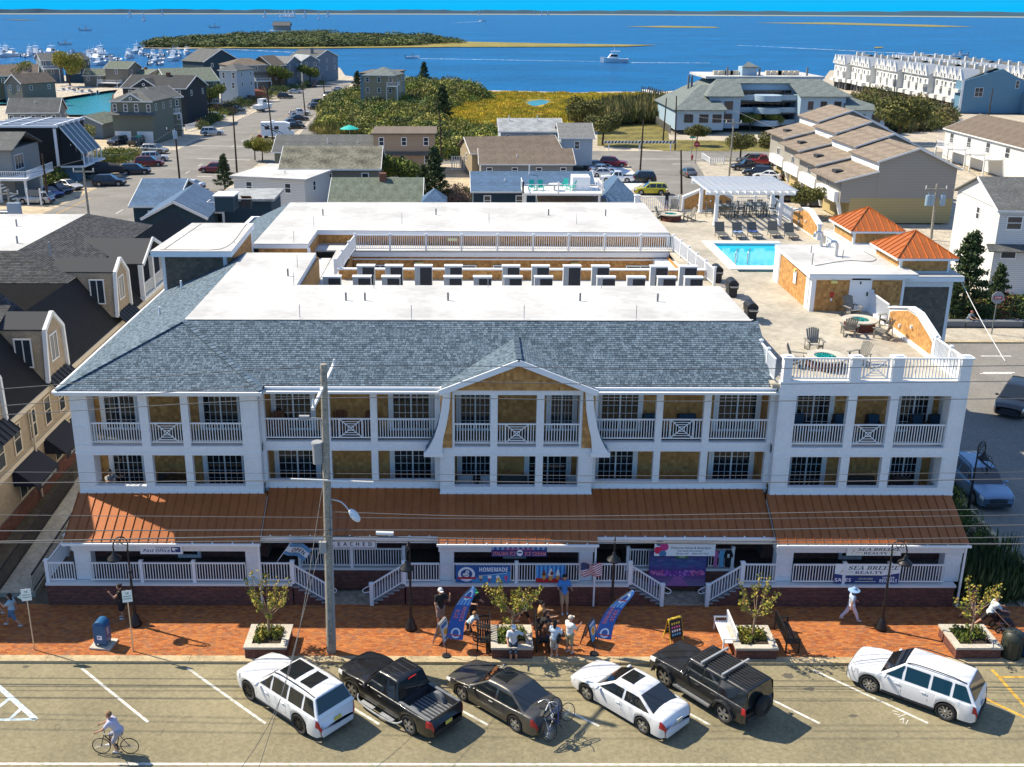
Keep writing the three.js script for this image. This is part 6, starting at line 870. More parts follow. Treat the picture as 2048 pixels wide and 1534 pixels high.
function car(type,pt,label,pos,turn,o={}){
const G=carGeo(type,o.fine),c=G.c,t=thing(o.name??'parked_car',label,o.category??(type==='pickup'?'pickup truck':'car'),pos,turn,o.group);
const add=(n,g,m,p=t)=>{const q=shade(new THREE.Mesh(g,m));q.name=n;p.add(q);return q;};
const cabM=o.cab??pt;
add('body',G.body,pt);add('cabin',G.cabin,cabM);add('windscreen',G.front,carGlass);add('rear_window',G.rear,carGlass);G.side.forEach(g=>add('side_window',g,carGlass));
add('underbody',G.under,M.black);G.head.forEach(g=>add('headlight',g,M.lamp));G.tail.forEach(g=>add('taillight',g,M.red));add('rear_bumper',G.bumperR,o.bumper??M.dark);add('front_bumper',G.bumperF,o.bumper??M.dark);
G.mirrors.forEach(g=>add('mirror',g,cabM));
if(o.fine||o.mid){add('door_seams',G.seams,M.dark).userData.kind='stuff';G.handles.forEach(g=>add('door_handle',g,o.trim??pt));add('grille',G.grille,M.dark);add('licence_plate',G.plate,o.plate??M.plateB);if(o.skirt)add('rocker_trim',G.skirt,o.skirt).userData.kind='stuff';}
for(const sx of[1,-1])for(const sz of[1,-1]){const w=add('wheel',G.tyre,M.rubber);w.position.set(sx*c.wb / 2,c.r,sz*(c.W / 2 - 0.13));if(sz<0)w.rotation.y=Math.PI;add('rim',G.rim,o.rim??M.rim,w);add('hub_disc',G.disc,M.dark,w);}
if(o.rails)for(const z of[1,-1])add('roof_rail',tube([V(G.X(c.cab[1])+ 0.05,c.H - 0.03,z*c.W*0.335),V(G.X(0.2),c.H + 0.04,z*c.W*0.335),V(G.X(0.5),c.H + 0.04,z*c.W*0.335),V(G.X(c.cab[2])- 0.02,c.H - 0.02,z*c.W*0.335)],0.022,5,14),o.rails);
for(const[a,b,w]of o.sunroof??[])add('sunroof',slab([V(G.X(a),c.H + 0.035,-w),V(G.X(a),c.H + 0.035,w),V(G.X(b),c.H + 0.035,w),V(G.X(b),c.H + 0.035,-w)],0.03),carGlass);
if(c.bed){const a=G.X(c.bed[0])+ 0.05,b=G.X(c.bed[1]),w=c.W / 2*0.80,y=0.72;add('truck_bed',merge([bx(a,b,y - 0.04,y,-w,w),bx(a,b,y,1.07,w - 0.02,w + 0.02),bx(a,b,y,1.07,-w - 0.02,-w + 0.02),bx(a - 0.02,a + 0.03,y,1.07,-w,w),bx(b - 0.03,b,y,1.07,-w,w)]),M.dark);const rb=[];for(let i=0;i<9;i++)rb.push(bx(a + 0.1,b - 0.1,y,y + 0.012,-w + 0.12 + i*0.17,-w + 0.2 + i*0.17));stuff(add('bed_ribs',merge(rb),M.midgrey));for(const z of[1,-1])add('bed_rail',bx(a,b,1.075,1.10,z*(w - 0.03),z*(w + 0.09)),M.midgrey);}
if(o.extra)o.extra(add,G,t);
return t;
}
// place by where the near wheels touch the road in the photograph
function parkAt(type,pt,label,front,rear,o={}){
const c=CAR[type],y=o.y??-0.118,A=onY(...front,y),B=onY(...rear,y),d=A.clone().sub(B).setY(0).normalize(),m=A.clone().add(B).multiplyScalar(0.5),left=V(d.z,0,-d.x);
m.addScaledVector(left,-(c.W / 2 - 0.13)*(o.nearRight?-1:1));
return car(type,pt,label,[m.x,y,m.z],Math.atan2(-d.z,d.x),o);
}
const WHITE=paint(0.74,0.75,0.77,0.1),BLACK=paint(0.008,0.008,0.009,0.2),CHAR=paint(0.10,0.095,0.085,0.6),JEEP=paint(0.025,0.025,0.026,0.3),NAVY=paint(0.012,0.02,0.045,0.4),SILVER=paint(0.42,0.43,0.44,0.6),MAROON=paint(0.16,0.01,0.02,0.4),RED=paint(0.30,0.012,0.015,0.3),BLUE=paint(0.02,0.06,0.22,0.4),LIME=paint(0.52,0.46,0.01,0.2),GREY=paint(0.14,0.145,0.15,0.5),PALE=paint(0.55,0.56,0.58,0.3),SKYB=paint(0.18,0.30,0.45,0.5);
const row='vehicles parked nose-in along the front kerb';
parkAt('big',WHITE,'white luxury sport utility vehicle with panoramic sunroof and black wheels, left of the black pickup',[501,1396.6],[604.6,1466],{fine:1,rim:M.rimDark,sunroof:[[0.36,0.53,0.5],[0.19,0.31,0.45]],rails:M.black,plate:M.plateY,group:row,bumper:WHITE,skirt:M.dark,trim:WHITE});
parkAt('pickup',BLACK,'black crew-cab pickup truck with open bed and side steps',[705,1392],[823.5,1467.6],{fine:1,group:row,plate:M.plateY,bumper:M.black,name:'pickup_truck',extra:(add,G,t)=>{
for(const z of[1,-1]){add('side_step',merge([tube([V(1.2,0.42,z*0.93),V(1.1,0.28,z*1.06),V(-1.1,0.28,z*1.06),V(-1.3,0.42,z*0.93)],0.04,6,20),bx(0.2,0.9,0.27,0.3,z*0.95,z*1.12),bx(-0.9,-0.2,0.27,0.3,z*0.95,z*1.12)]),M.grey);}
add('brake_light',bx(G.X(0.352),G.X(0.358),1.72,1.76,-0.2,0.2),M.red);const wh=lathe([[0.12,-0.1],[0.3,-0.1],[0.36,-0.05],[0.36,0.05],[0.3,0.1]],16);wh.translate(-1.9,0.9,-0.62);wh.rotateX(0);add('wheel_well',new THREE.CylinderGeometry(0.42,0.42,0.22,20).rotateX(Math.PI / 2).translate(-1.63,0.62,-0.68),M.midgrey);add('wheel_well',new THREE.CylinderGeometry(0.42,0.42,0.22,20).rotateX(Math.PI / 2).translate(-1.63,0.62,0.68),M.midgrey);for(let i=0;i<4;i++)add('roof_groove',bx(G.X(0.40),G.X(0.55),1.815,1.822,-0.45 + i*0.3 - 0.015,-0.45 + i*0.3 + 0.015),M.dark);}});
parkAt('sedan',CHAR,'bronze-grey sports sedan with a sunroof, bicycles racked on its boot',[923.6,1396.7],[1034.6,1461.8],{fine:1,sunroof:[[0.40,0.525,0.36]],group:row,bumper:CHAR,skirt:CHAR,trim:M.steel});
parkAt('sedan',WHITE,'white family sedan with dark sunroof between grey sedan and black four-wheel drive',[1173.7,1396.7],[1287.6,1464.7],{fine:1,sunroof:[[0.40,0.525,0.38]],group:row,bumper:WHITE,skirt:WHITE,trim:WHITE});
parkAt('jeep',JEEP,'black boxy four-wheel drive with hardtop, roof bars and rear spare wheel',[1323.6,1365.6],[1453.8,1447],{fine:1,group:row,name:'off_road_vehicle',bumper:M.dark,plate:M.plateY,extra:(add,G,t)=>{
const c=G.c,hard=mat(0.022,0.024,0.027,0.75);const top=[];for(let i=0;i<9;i++)top.push(bx(G.X(0.03),G.X(0.58),c.H + 0.02,c.H + 0.035,-0.6 + i*0.15 - 0.02,-0.6 + i*0.15 + 0.02));stuff(add('hardtop_ribs',merge(top),hard));
for(const f of[0.47,0.26])add('roof_bar',merge([bx(G.X(f)- 0.04,G.X(f)+ 0.04,c.H + 0.1,c.H + 0.15,-0.82,0.82),bx(G.X(f)- 0.03,G.X(f)+ 0.03,c.H - 0.02,c.H + 0.1,-0.82,-0.76),bx(G.X(f)- 0.03,G.X(f)+ 0.03,c.H - 0.02,c.H + 0.1,0.76,0.82)]),M.grey);
for(const sx of[1,-1])for(const z of[1,-1]){const pts=[];for(let i=0;i<=8;i++){const a=Math.PI*(0.04 + 0.92*i / 8);pts.push([sx*c.wb / 2 + Math.cos(a)*0.54,0.42 + Math.sin(a)*0.56]);}const l=[];for(let i=0;i<8;i++)l.push(bar(V(pts[i][0],pts[i][1],z*0.98),V(pts[i + 1][0],pts[i + 1][1],z*0.98),0.2,0.05));add('fender_flare',merge(l),hard);}
for(const z of[1,-1])add('side_step',bx(-0.9,0.9,0.4,0.48,z*0.93,z*1.06),M.midgrey);
const sp=lathe([[0.2,-0.12],[0.37,-0.12],[0.41,-0.07],[0.41,0.07],[0.37,0.12],[0.2,0.12]],24);sp.rotateZ(Math.PI / 2);sp.translate(G.X(0)- 0.16,1.02,0);add('spare_wheel',sp,M.rubber);add('spare_rim',new THREE.CylinderGeometry(0.24,0.24,0.1,16).rotateZ(Math.PI / 2).translate(G.X(0)- 0.2,1.02,0),M.dark);
for(let i=0;i<7;i++)add('grille_slot',bx(G.X(1)+ 0.02,G.X(1)+ 0.03,0.75,1.0,-0.36 + i*0.12 - 0.03,-0.36 + i*0.12 + 0.03),M.black);}});
parkAt('suv',WHITE,'white three-row sport utility vehicle parked beyond the line left of the yellow markings',[1738.4,1383],[1887.8,1438],{fine:1,rails:M.black,skirt:M.dark,group:row,trim:WHITE});
// side street
car('suv',SKYB,'silver-blue sport utility vehicle with bicycles on its roof, parked in the side street',[28.95,-0.12,-54.6],-Math.PI / 2,{mid:1,rails:M.black,extra:(add,G)=>{const w=(x,z)=>{const g=new THREE.TorusGeometry(0.3,0.018,5,18);g.translate(x,2.12,z);return g;};add('roof_bicycle',merge([w(-0.6,-0.2),w(0.4,-0.2),cyl(V(-0.6,2.12,-0.2),V(0.1,2.35,-0.2),0.02),cyl(V(0.4,2.12,-0.2),V(0.1,2.4,-0.2),0.02),bx(-0.9,0.7,1.78,1.84,-0.23,-0.17)]),M.black);}});
car('suv',BLACK,'black car driving down the side street beside the hotel',[37.6,-0.12,-68.0],-2.2,{mid:1,name:'moving_car'});
// a tail of a second car and the background traffic
const bgCars=[
// [type, paint, label, u, v, heading degrees, group]
['suv',NAVY,'dark blue sport utility vehicle parked in front of the boat trailer',220,371,8],['suv',MAROON,'dark red minivan parked at the corner shrubs',300,332,12],['suv',NAVY,'navy station wagon beside the dark red minivan',272,348,12],['suv',PALE,'white crossover beyond the dark red minivan',310,322,15],
['sedan',PALE,'white sedan parked before the low hedge',138,378,-30],['sedan',NAVY,'dark blue sedan between the white and bright blue sedans',118,386,-30],['sedan',BLUE,'bright blue sedan behind the silver crossover',100,393,-30],['suv',SILVER,'silver crossover behind the white lot sign',72,407,175],['suv',SILVER,'silver sport utility vehicle on the sandy lot by the grey utility box',8,448,170],
['suv',SILVER,'silver crossover waiting at the street corner',311,306,-12],['suv',NAVY,'dark sport utility vehicle at the left garage door',236,289,-110],['jeep',BLACK,'black four-wheel drive at the right garage door',273,291,-95],['suv',BLACK,'black sport utility vehicle before the grey garage',170,276,-120],['suv',BLACK,'black car beside the grey garage wall',143,276,-100],
['suv',PALE,'white crossover parked by the picket fence',425,270,12],['suv',MAROON,'dark red crossover stopped at the crossing',428,345,170],['sedan',WHITE,'white sedan mostly behind the blue roof',378,378,175],
['suv',BLACK,'black sport utility vehicle on the street near the boat trailer',571,197,10],['sedan',PALE,'white wagon parked beyond the black street vehicle',590,187,12],['suv',PALE,'white van at the head of the street',583,173,10],['sedan',BLACK,'black car at the far end of the street',619,175,160],['sedan',GREY,'grey car by the covered boat',548,187,10],['suv',BLACK,'black vehicle in the drive behind the white bicycles',455,221,15],['sedan',PALE,'pale car in the drive behind the white bicycles',476,222,15],['suv',PALE,'pale utility vehicle in the drive beside the shrubs',432,238,5],
['suv',GREY,'grey wagon nosed into the reeds',634,218,35],['suv',BLACK,'black wagon nosed into the reeds',640,210,35],['suv',GREY,'dark grey car under the street pole by the reeds',660,194,60],['sedan',PALE,'white car at the reed edge near the street end',678,182,10],
['pickup',WHITE,'white pickup truck parked beside the reeds',600,231,20],['sedan',NAVY,'dark blue car next to the white pickup by the reeds',598,241,25],['sedan',GREY,'dark grey car second from the white pickup by the reeds',585,249,25],['sedan',BLACK,'black car next to the camper van',590,257,25],
['suv',RED,'red sport utility vehicle on the pale drive',1227,333,-8],['pickup',WHITE,'white pickup truck beside the blue roof',1232,364,178],['suv',BLACK,'black sport utility vehicle behind the white pickup',1280,364,175],['sedan',WHITE,'white sedan squeezed before the brown roof',1205,345,5],['sedan',GREY,'grey sedan beside the pale drive',1195,337,5],['sedan',PALE,'white wagon behind the white sedan by the brown roof',1208,353,5],['suv',LIME,'yellow-green hatchback behind the terrace rail',1301,388,175],
['sedan',GREY,'grey hatchback in the street behind the pergola',1376,352,95],['pickup',NAVY,'dark blue pickup truck outside the tan townhouses',1492,340,178],['suv',NAVY,'navy hatchback outside the tan townhouses',1515,352,150],['sedan',WHITE,'white car outside the tan townhouses',1535,358,150],['pickup',RED,'red pickup truck under the pines by the townhouses',1522,330,178],['suv',GREY,'grey car under the pines by the townhouses',1500,327,178],['sedan',NAVY,'dark blue car parked behind the pergola',1632,412,178],['suv',BLACK,'black car parked behind the terrace rail',1570,402,178],
];
for(const[ty,pt,label,u,v,deg,g]of bgCars){const p=onY(u,v,-0.12);car(ty,pt,label,[p.x,-0.12,p.z],deg*Math.PI / 180,{group:g});}
// ---------------------------------------------------------------- things on the hotel roof and balconies
{
const YD=10;
// air conditioners: two rows, the front of each mostly a dark grille
const cab=mat(0.66,0.67,0.66,0.5),pan=mat(0.36,0.38,0.40,0.6);
const acg=(h)=>{const t=thing('air_conditioner','white outdoor air conditioner with dark front grille in the rear row','air conditioner',[0,0,0],0,'air conditioners in the roof well');obj('cabinet',bx(-0.52,0.52,0.1,h,-0.2,0.18),cab,t);obj('grille',bx(-0.2,0.5,0.14,h - 0.08,0.18,0.2),M.dark,t);obj('service_panel',bx(-0.5,-0.22,0.14,h - 0.06,0.18,0.195),pan,t);obj('lid',bx(-0.55,0.55,h,h + 0.04,-0.23,0.23),M.white,t);for(const x of[-0.4,0.4])obj('foot',bx(x - 0.04,x + 0.04,0,0.1,-0.2,0.2),M.grey,t);return t;};
const back=acg(1.55),front=acg(1.45);front.userData.label='white outdoor air conditioner with dark front grille in the front row';
const row=(pr,us,v,y,z,first=true)=>us.forEach((u,i)=>{const x=xAt(u,v,z);if(i===0)pr.position.set(x,y,z);else copy(pr,[x,y,z]);});
row(back,[732,788,847,907,1022,1081,1144,1201,1318,1376],535,9.96,-61.2);row(front,[724,782,906,965,1026,1087,1212,1272,1333,1387,664],556,9.96,-58.9);
const cv=onY(622,560,10);const ct=thing('covered_unit','roof unit wrapped in a white tarpaulin in the well corner','covered unit',[cv.x,10,cv.z]);const sh=new THREE.IcosahedronGeometry(0.55,2);sh.scale(0.9,1.3,0.7);{const p=sh.attributes.position;for(let i=0;i<p.count;i++){const k=1 + 0.12*Math.sin(p.getX(i)*9)*Math.cos(p.getY(i)*7);p.setXYZ(i,p.getX(i)*k,Math.max(-0.6,p.getY(i))+ 0.6,p.getZ(i)*k);}}smooth(sh);obj('tarpaulin',sh,M.offwhite,ct);obj('strap',new THREE.TorusGeometry(0.5,0.02,4,20).rotateX(HP).scale(0.95,1,0.75).translate(0,0.7,0),M.grey,ct);
// adirondack chair of slats
const chairG='adirondack chairs on the terrace';
function adirondack(label,m=M.woodgrey,cat='chair'){
const t=thing('adirondack_chair',label,cat,[0,0,0],0,chairG);
for(let i=0;i<6;i++){const x=-0.25 + i*0.1;obj('back_slat',bar(V(x*0.85,0.34,-0.22),V(x*1.12,0.98 + 0.10*Math.cos(x*5),-0.5),0.085,0.02),m,t);}
for(let i=0;i<5;i++)piece('seat_slat',m,t,0,0.40 - i*0.028,0.3 - i*-0.0 - i*0.11,0.56,0.02,0.095);
for(const s of[-1,1]){obj('arm',bx(s*0.38 - 0.07,s*0.38 + 0.07,0.56,0.585,-0.35,0.4),m,t);obj('leg',bx(s*0.33 - 0.02,s*0.33 + 0.02,0,0.56,0.26,0.35),m,t);obj('side_rail',bar(V(s*0.3,0.36,0.34),V(s*0.3,0.03,-0.5),0.03,0.12),m,t);obj('back_leg',bar(V(s*0.33,0,-0.4),V(s*0.36,0.56,-0.32),0.03,0.05),m,t);}
obj('back_brace',bx(-0.36,0.36,0.52,0.57,-0.36,-0.32),m,t);return t;
}
const ad=adirondack('grey adirondack chair facing a round fire pit');let first=true;
const putC=(u,v,turn,label,s=1)=>{const p=onY(u,v,YD);if(first){ad.position.set(p.x,YD,p.z);ad.rotation.y=turn;ad.userData.label=label;first=false;}else copy(ad,[p.x,YD,p.z],turn,label,chairG);};
putC(1627,702,0,'grey adirondack chair behind the front fire pit');putC(1592,732,1.2,'grey adirondack chair left of the front fire pit');putC(1717,728,-1.1,'grey adirondack chair right of the front fire pit');
putC(1702,632,0.3,'grey adirondack chair behind the fire pit by the bath house door');putC(1776,652,-1.1,'grey adirondack chair against the rail beside the second fire pit');putC(1697,670,3.0,'grey adirondack chair turned away in front of the second fire pit');putC(1764,676,-2.3,'grey adirondack chair angled beside the shake parapet');
putC(1348,425,-0.2,'grey adirondack chair beside the far fire pit and rail');putC(1378,442,-1.3,'grey adirondack chair right of the far fire pit');putC(1322,440,1.2,'grey adirondack chair half hidden by the white roof');
// fire pits
const glassChips=mat(0.02,0.32,0.28,0.15);
function firePit(label,u,v,R=0.92){
const p=onY(u,v,YD + 0.55),t=thing('fire_pit',label,'fire pit',[p.x,YD,p.z],0,'round brick fire pits');obj('cap_ring',lathe([[R*0.52,0.47],[R*0.98,0.47],[R,0.49],[R,0.54],[R*0.98,0.56],[R*0.54,0.56],[R*0.52,0.54],[R*0.52,0.47]],40),M.cap,t);
const w=obj('pit_wall',lathe([[R*0.84,0],[R*0.84,0.47]],36),mat(0.2,0.16,0.14,0.95),t),pos=[];const g=[];for(let r=0;r<6;r++)for(let i=0;i<26;i++){const a=(i +(r % 2)*0.5)/ 26*6.283,c=BRICK[Math.floor(rnd()*5)],b=bx(-0.092,0.092,r*0.077 + 0.006,r*0.077 + 0.07,-0.015,0.012);b.translate(0,0,R*0.845);b.rotateY(a);g.push(tint(norm(b),...c));}stuff(obj('bricks',g,M.brickv,w));
const ch=[];for(let i=0;i<260;i++){const a=rnd()*6.283,r=Math.sqrt(rnd())*R*0.5,s=0.02 + rnd()*0.03,q=new THREE.TetrahedronGeometry(s);q.rotateX(rnd()*6);q.rotateY(rnd()*6);q.translate(Math.cos(a)*r,0.5 + rnd()*0.02,Math.sin(a)*r);const k=0.5 + rnd();ch.push(tint(norm(q),0.015*k,0.30*k,0.27*k));}obj('pit_bed',new THREE.CylinderGeometry(R*0.52,R*0.52,0.04,24).translate(0,0.47,0),glassChips,t);stuff(obj('fire_glass',ch,vmat(0.15),t));
}
firePit('round brick fire pit with turquoise glass behind the front terrace rail',1651,711,0.98);firePit('round brick fire pit with turquoise glass by the bath house door',1720,638,0.92);firePit('round brick fire pit with turquoise glass at the far terrace corner',1342,427,0.95);
// loungers by the pool
const sling=mat(0.09,0.095,0.09,0.8),lf=mat(0.08,0.085,0.085,0.5);
const lg=thing('sun_lounger','dark sling sun lounger with raised back beside the pool','sun lounger',[0,0,0],0,'sun loungers behind the pool');obj('seat_sling',[bx(-0.32,0.32,0.33,0.36,-0.35,0.95)],sling,lg);obj('back_sling',bar(V(0,0.35,-0.35),V(0,1.0,-0.75),0.64,0.03),sling,lg);for(const s of[-1,1]){obj('frame_rail',bar(V(s*0.34,0.33,-0.4),V(s*0.34,0.33,0.97),0.04,0.05),lf,lg);obj('back_rail',bar(V(s*0.34,0.34,-0.35),V(s*0.34,1.02,-0.77),0.04,0.04),lf,lg);for(const z of[-0.35,0.85])obj('leg',bar(V(s*0.33,0,z),V(s*0.33,0.33,z),0.04,0.04),lf,lg);}for(let i=0;i<5;i++)obj('sling_band',bar(V(-0.32,0.44 + i*0.12,-0.39 - i*0.074),V(0.32,0.44 + i*0.12,-0.39 - i*0.074),0.02,0.01),lf,lg);
const lz=[[1441,474],[1476,475],[1507,474],[1546,472],[1580,476]],ll=['dark sling sun lounger at the left end behind the pool','dark sling sun lounger with a blue towel, second along the pool','dark sling sun lounger with a crumpled dark blue towel','dark sling sun lounger fourth along the pool without towel','dark sling sun lounger nearest the glass screen'];
lz.forEach(([u,v],i)=>{const p=onY(u,v,YD);if(!i){lg.position.set(p.x,YD,p.z);lg.userData.label=ll[0];}else copy(lg,[p.x,YD,p.z],0.1*(i % 3 - 1),ll[i]);});
for(const[i,c,label]of[[1,[0.25,0.36,0.6],'blue and white towel thrown over a sun lounger'],[2,[0.05,0.09,0.3],'dark blue towel heaped on a sun lounger']]){const p=onY(...lz[i],YD),g=new THREE.PlaneGeometry(0.7,0.5,10,6);g.rotateX(-HP);const q=g.attributes.position;for(let k=0;k<q.count;k++)q.setY(k,0.04 + 0.05*Math.sin(q.getX(k)*14 + i)*Math.cos(q.getZ(k)*17));smooth(g);g.translate(p.x,YD + 0.37,p.z - 0.15);solo('towel',g,mat(...c,0.95),label,'towel','towels on the loungers');}
// pergola
{
const t=thing('pergola','white pergola of columns, beams and rafters over the dining tables','pergola'),P=[onY(1430,452,YD),onY(1558,452,YD),onY(1400,426,YD),onY(1542,424,YD)],yb=12.45;
for(const p of P)obj('column',lathe([[0.001,0],[0.24,0],[0.24,0.12],[0.19,0.16],[0.18,0.3],[0.15,2.3],[0.2,2.36],[0.22,2.45]],14).translate(p.x,YD,p.z),M.white,t);
for(const z of[P[0].z,P[2].z])for(const d of[-0.13,0.13])obj('beam',bx(P[0].x - 0.9,P[1].x + 1.0,yb,yb + 0.26,z + d - 0.03,z + d + 0.03),M.white,t);
for(let i=0;i<13;i++){const x=P[0].x - 0.7 + i*(P[1].x - P[0].x + 1.5)/ 12;obj('rafter',bx(x - 0.025,x + 0.025,yb + 0.2,yb + 0.42,P[2].z - 0.9,P[0].z + 0.8),M.white,t);}
for(let i=0;i<17;i++){const z=P[2].z - 0.8 + i*(P[0].z - P[2].z + 1.5)/ 16;obj('purlin',bx(P[0].x - 0.9,P[1].x + 1.0,yb + 0.42,yb + 0.47,z - 0.035,z + 0.035),M.white,t);}
rebase(t,(P[0].x + P[1].x)/ 2,YD,(P[0].z + P[2].z)/ 2);
}
// tall dining tables and chairs under the pergola
const dm=mat(0.075,0.085,0.085,0.7);
const tb=thing('dining_table','dark bar-height dining table under the left of the pergola','table',[0,0,0],0,'tables under the pergola');for(let i=0;i<7;i++)piece('top_slat',mat(0.22,0.26,0.27,0.6),tb,0,0.93,-0.5 + i*0.165,1.7,0.04,0.15);for(const[x,z]of[[-0.7,-0.45],[0.7,-0.45],[-0.7,0.45],[0.7,0.45]])obj('leg',bx(x - 0.04,x + 0.04,0,0.9,z - 0.04,z + 0.04),dm,tb);
const dc=thing('dining_chair','dark slat-back bar chair at a table under the pergola','chair',[0,0,0],0,'chairs under the pergola');obj('seat',bx(-0.24,0.24,0.6,0.64,-0.24,0.24),dm,dc);for(let i=0;i<5;i++)obj('back_slat',bar(V(-0.18 + i*0.09,0.66,-0.24),V(-0.18 + i*0.09,1.15,-0.32),0.06,0.02),dm,dc);obj('top_rail',bx(-0.24,0.24,1.13,1.2,-0.34,-0.3),dm,dc);for(const[x,z]of[[-0.22,-0.22],[0.22,-0.22],[-0.24,0.24],[0.24,0.24]])obj('leg',bar(V(x,0.6,z),V(x*1.2,0,z*1.25),0.04),dm,dc);for(const s of[-1,1])obj('arm',bx(s*0.26 - 0.03,s*0.26 + 0.03,0.84,0.87,-0.28,0.22),dm,dc);
const tp=[onY(1449,433,YD),onY(1512,431,YD)];tb.position.set(tp[0].x,YD,tp[0].z);copy(tb,[tp[1].x,YD,tp[1].z],0,'dark bar-height dining table under the right of the pergola');let fc=true;for(const p of tp)for(const[dx,dz,r]of[[-0.4,0.95,Math.PI],[0.45,0.95,Math.PI - 0.3],[-1.25,0,HP],[1.25,0.1,-HP],[-0.4,-0.95,0],[0.4,-0.95,0]]){if(fc){dc.position.set(p.x + dx,YD,p.z + dz);dc.rotation.y=r;fc=false;}else copy(dc,[p.x + dx,YD,p.z + dz],r);}
// barbecues along the well
const gr=thing('barbecue','black hooded barbecue nearest the pool','barbecue',[0,0,0],0,'barbecues along the roof well');const hood=new THREE.CylinderGeometry(0.36,0.36,1.1,16,1,false,0,Math.PI);hood.rotateZ(HP);hood.rotateX(0);hood.translate(0,0.88,0);obj('hood',hood,M.black,gr);obj('firebox',bx(-0.56,0.56,0.6,0.88,-0.33,0.33),M.black,gr);obj('shelf',bx(-0.95,-0.58,0.82,0.86,-0.28,0.28),M.steel,gr);obj('shelf',bx(0.58,0.95,0.82,0.86,-0.28,0.28),M.steel,gr);obj('cabinet',bx(-0.5,0.5,0.08,0.6,-0.28,0.28),M.dark,gr);obj('handle',bx(-0.4,0.4,0.96,0.99,0.36,0.4),M.steel,gr);for(const x of[-0.42,0.42])obj('caster',bx(x - 0.04,x + 0.04,0,0.08,-0.2,0.2),M.dark,gr);
[[1432,563,'black hooded barbecue nearest the pool'],[1462,592,'black hooded barbecue second from the pool'],[1503,640,'black hooded barbecue half behind the white roof edge']].forEach(([u,v,l],i)=>{const p=onY(u,v,YD);if(!i){gr.position.set(p.x,YD,p.z);gr.rotation.y=HP;gr.scale.setScalar(0.85);}else copy(gr,[p.x -(i===2?0.1:0),YD,p.z],HP,l);});
// balcony furniture
const wood=grain(mat(0.20,0.075,0.03,0.8),1,121,0.3,0.2),ad2=adirondack('brown adirondack chair at the left of the second balcony',wood);ad2.userData.group='brown chairs on the balcony';ad2.position.set(xAt(560,830,-45.9),6.95,-45.9);ad2.rotation.y=0.4;copy(ad2,[xAt(680,830,-45.9),6.95,-45.9],0.1,'brown adirondack chair left of the small wooden table');copy(ad2,[xAt(736,830,-45.9),6.95,-45.9],-0.3,'brown adirondack chair right of the small wooden table');
const st=thing('side_table','small brown wooden table between balcony chairs','table',[xAt(710,835,-45.8),6.95,-45.8]);for(let i=0;i<4;i++)piece('top_slat',wood,st,0,0.5,-0.2 + i*0.13,0.7,0.03,0.12);for(const[x,z]of[[-0.3,-0.2],[0.3,-0.2],[-0.3,0.2],[0.3,0.2]])obj('leg',bx(x - 0.03,x + 0.03,0,0.48,z - 0.03,z + 0.03),wood,st);
const navy=mat(0.02,0.06,0.11,0.9),wick=mat(0.05,0.04,0.035,0.9),wickW=mat(0.5,0.52,0.54,0.9);
function lounge(label,u,v,z,y,w,m,cm,turn=0,grp='seats on the hotel balconies'){const t=thing('balcony_seat',label,'seat',[xAt(u,v,z),y,z],turn,grp);obj('base',[bx(-w / 2,w / 2,0.08,0.34,-0.36,0.36)],m,t);for(const x of[-w / 2 + 0.06,w / 2 - 0.06])for(const zz of[-0.3,0.3])obj('leg',bx(x - 0.03,x + 0.03,0,0.1,zz - 0.03,zz + 0.03),m,t);const b=new THREE.CylinderGeometry(0.36,0.36,w,16,1,false,0,Math.PI);obj('backrest',bx(-w / 2,w / 2,0.3,0.92,-0.42,-0.3),m,t);for(const s of[-1,1])obj('arm',bx(s*w / 2 - 0.05,s*w / 2 + 0.05,0.3,0.62,-0.36,0.34),m,t);obj('seat_cushion',bx(-w / 2 + 0.06,w / 2 - 0.06,0.34,0.46,-0.28,0.34),cm,t);obj('back_cushion',bx(-w / 2 + 0.08,w / 2 - 0.08,0.46,0.98,-0.3,-0.16),cm,t);}
lounge('blue cushioned chair beside a post on the fourth balcony',1302,835,-46,6.95,0.7,wick,navy);lounge('blue cushioned chair in the middle of the fourth balcony',1376,835,-46,6.95,0.9,wick,navy);for(const[u,l]of[[1600,'dark blue chair at the left end of the corner balcony'],[1684,'dark blue chair left of the corner balcony post'],[1751,'dark blue chair in the middle of the corner balcony'],[1840,'dark blue chair before the corner balcony door'],[1877,'dark blue chair at the right end of the corner balcony']])lounge(l,u,835,-46,6.95,0.62,wick,navy);
lounge('pale wicker armchair at the left of the lower middle balcony',930,965,-45.6,3.95,0.75,wickW,wickW);lounge('pale wicker armchair beside a post on the lower middle balcony',976,965,-45.6,3.95,0.75,wickW,wickW);lounge('dark wicker sofa in the lower middle balcony',1026,965,-45.6,3.95,1.35,wick,mat(0.05,0.07,0.07,0.9));lounge('pale wicker armchair at the right of the lower middle balcony',1150,965,-45.6,3.95,0.6,wickW,wickW);
lounge('dark armchair on the lower left balcony',330,965,-45.8,3.95,0.8,wick,wick);lounge('dark low sofa on the lower corner balcony',1722,975,-45.6,3.95,1.4,wick,wick);lounge('dark armchair at the right of the lower corner balcony',1805,975,-45.6,3.95,0.9,wick,wick);
{const t=thing('glass_table','dark glass-topped table on the lower left balcony','table',[xAt(356,965,-45.3),3.95,-45.3]);obj('table_top',bx(-0.55,0.55,1.05,1.08,-0.35,0.35),M.glass,t);obj('rim',[bx(-0.57,0.57,1.03,1.07,0.35,0.38),bx(-0.57,0.57,1.03,1.07,-0.38,-0.35)],M.steel,t);for(const x of[-0.45,0.45])obj('leg',bx(x - 0.03,x + 0.03,0,1.04,-0.03,0.03),M.dark,t);}
}
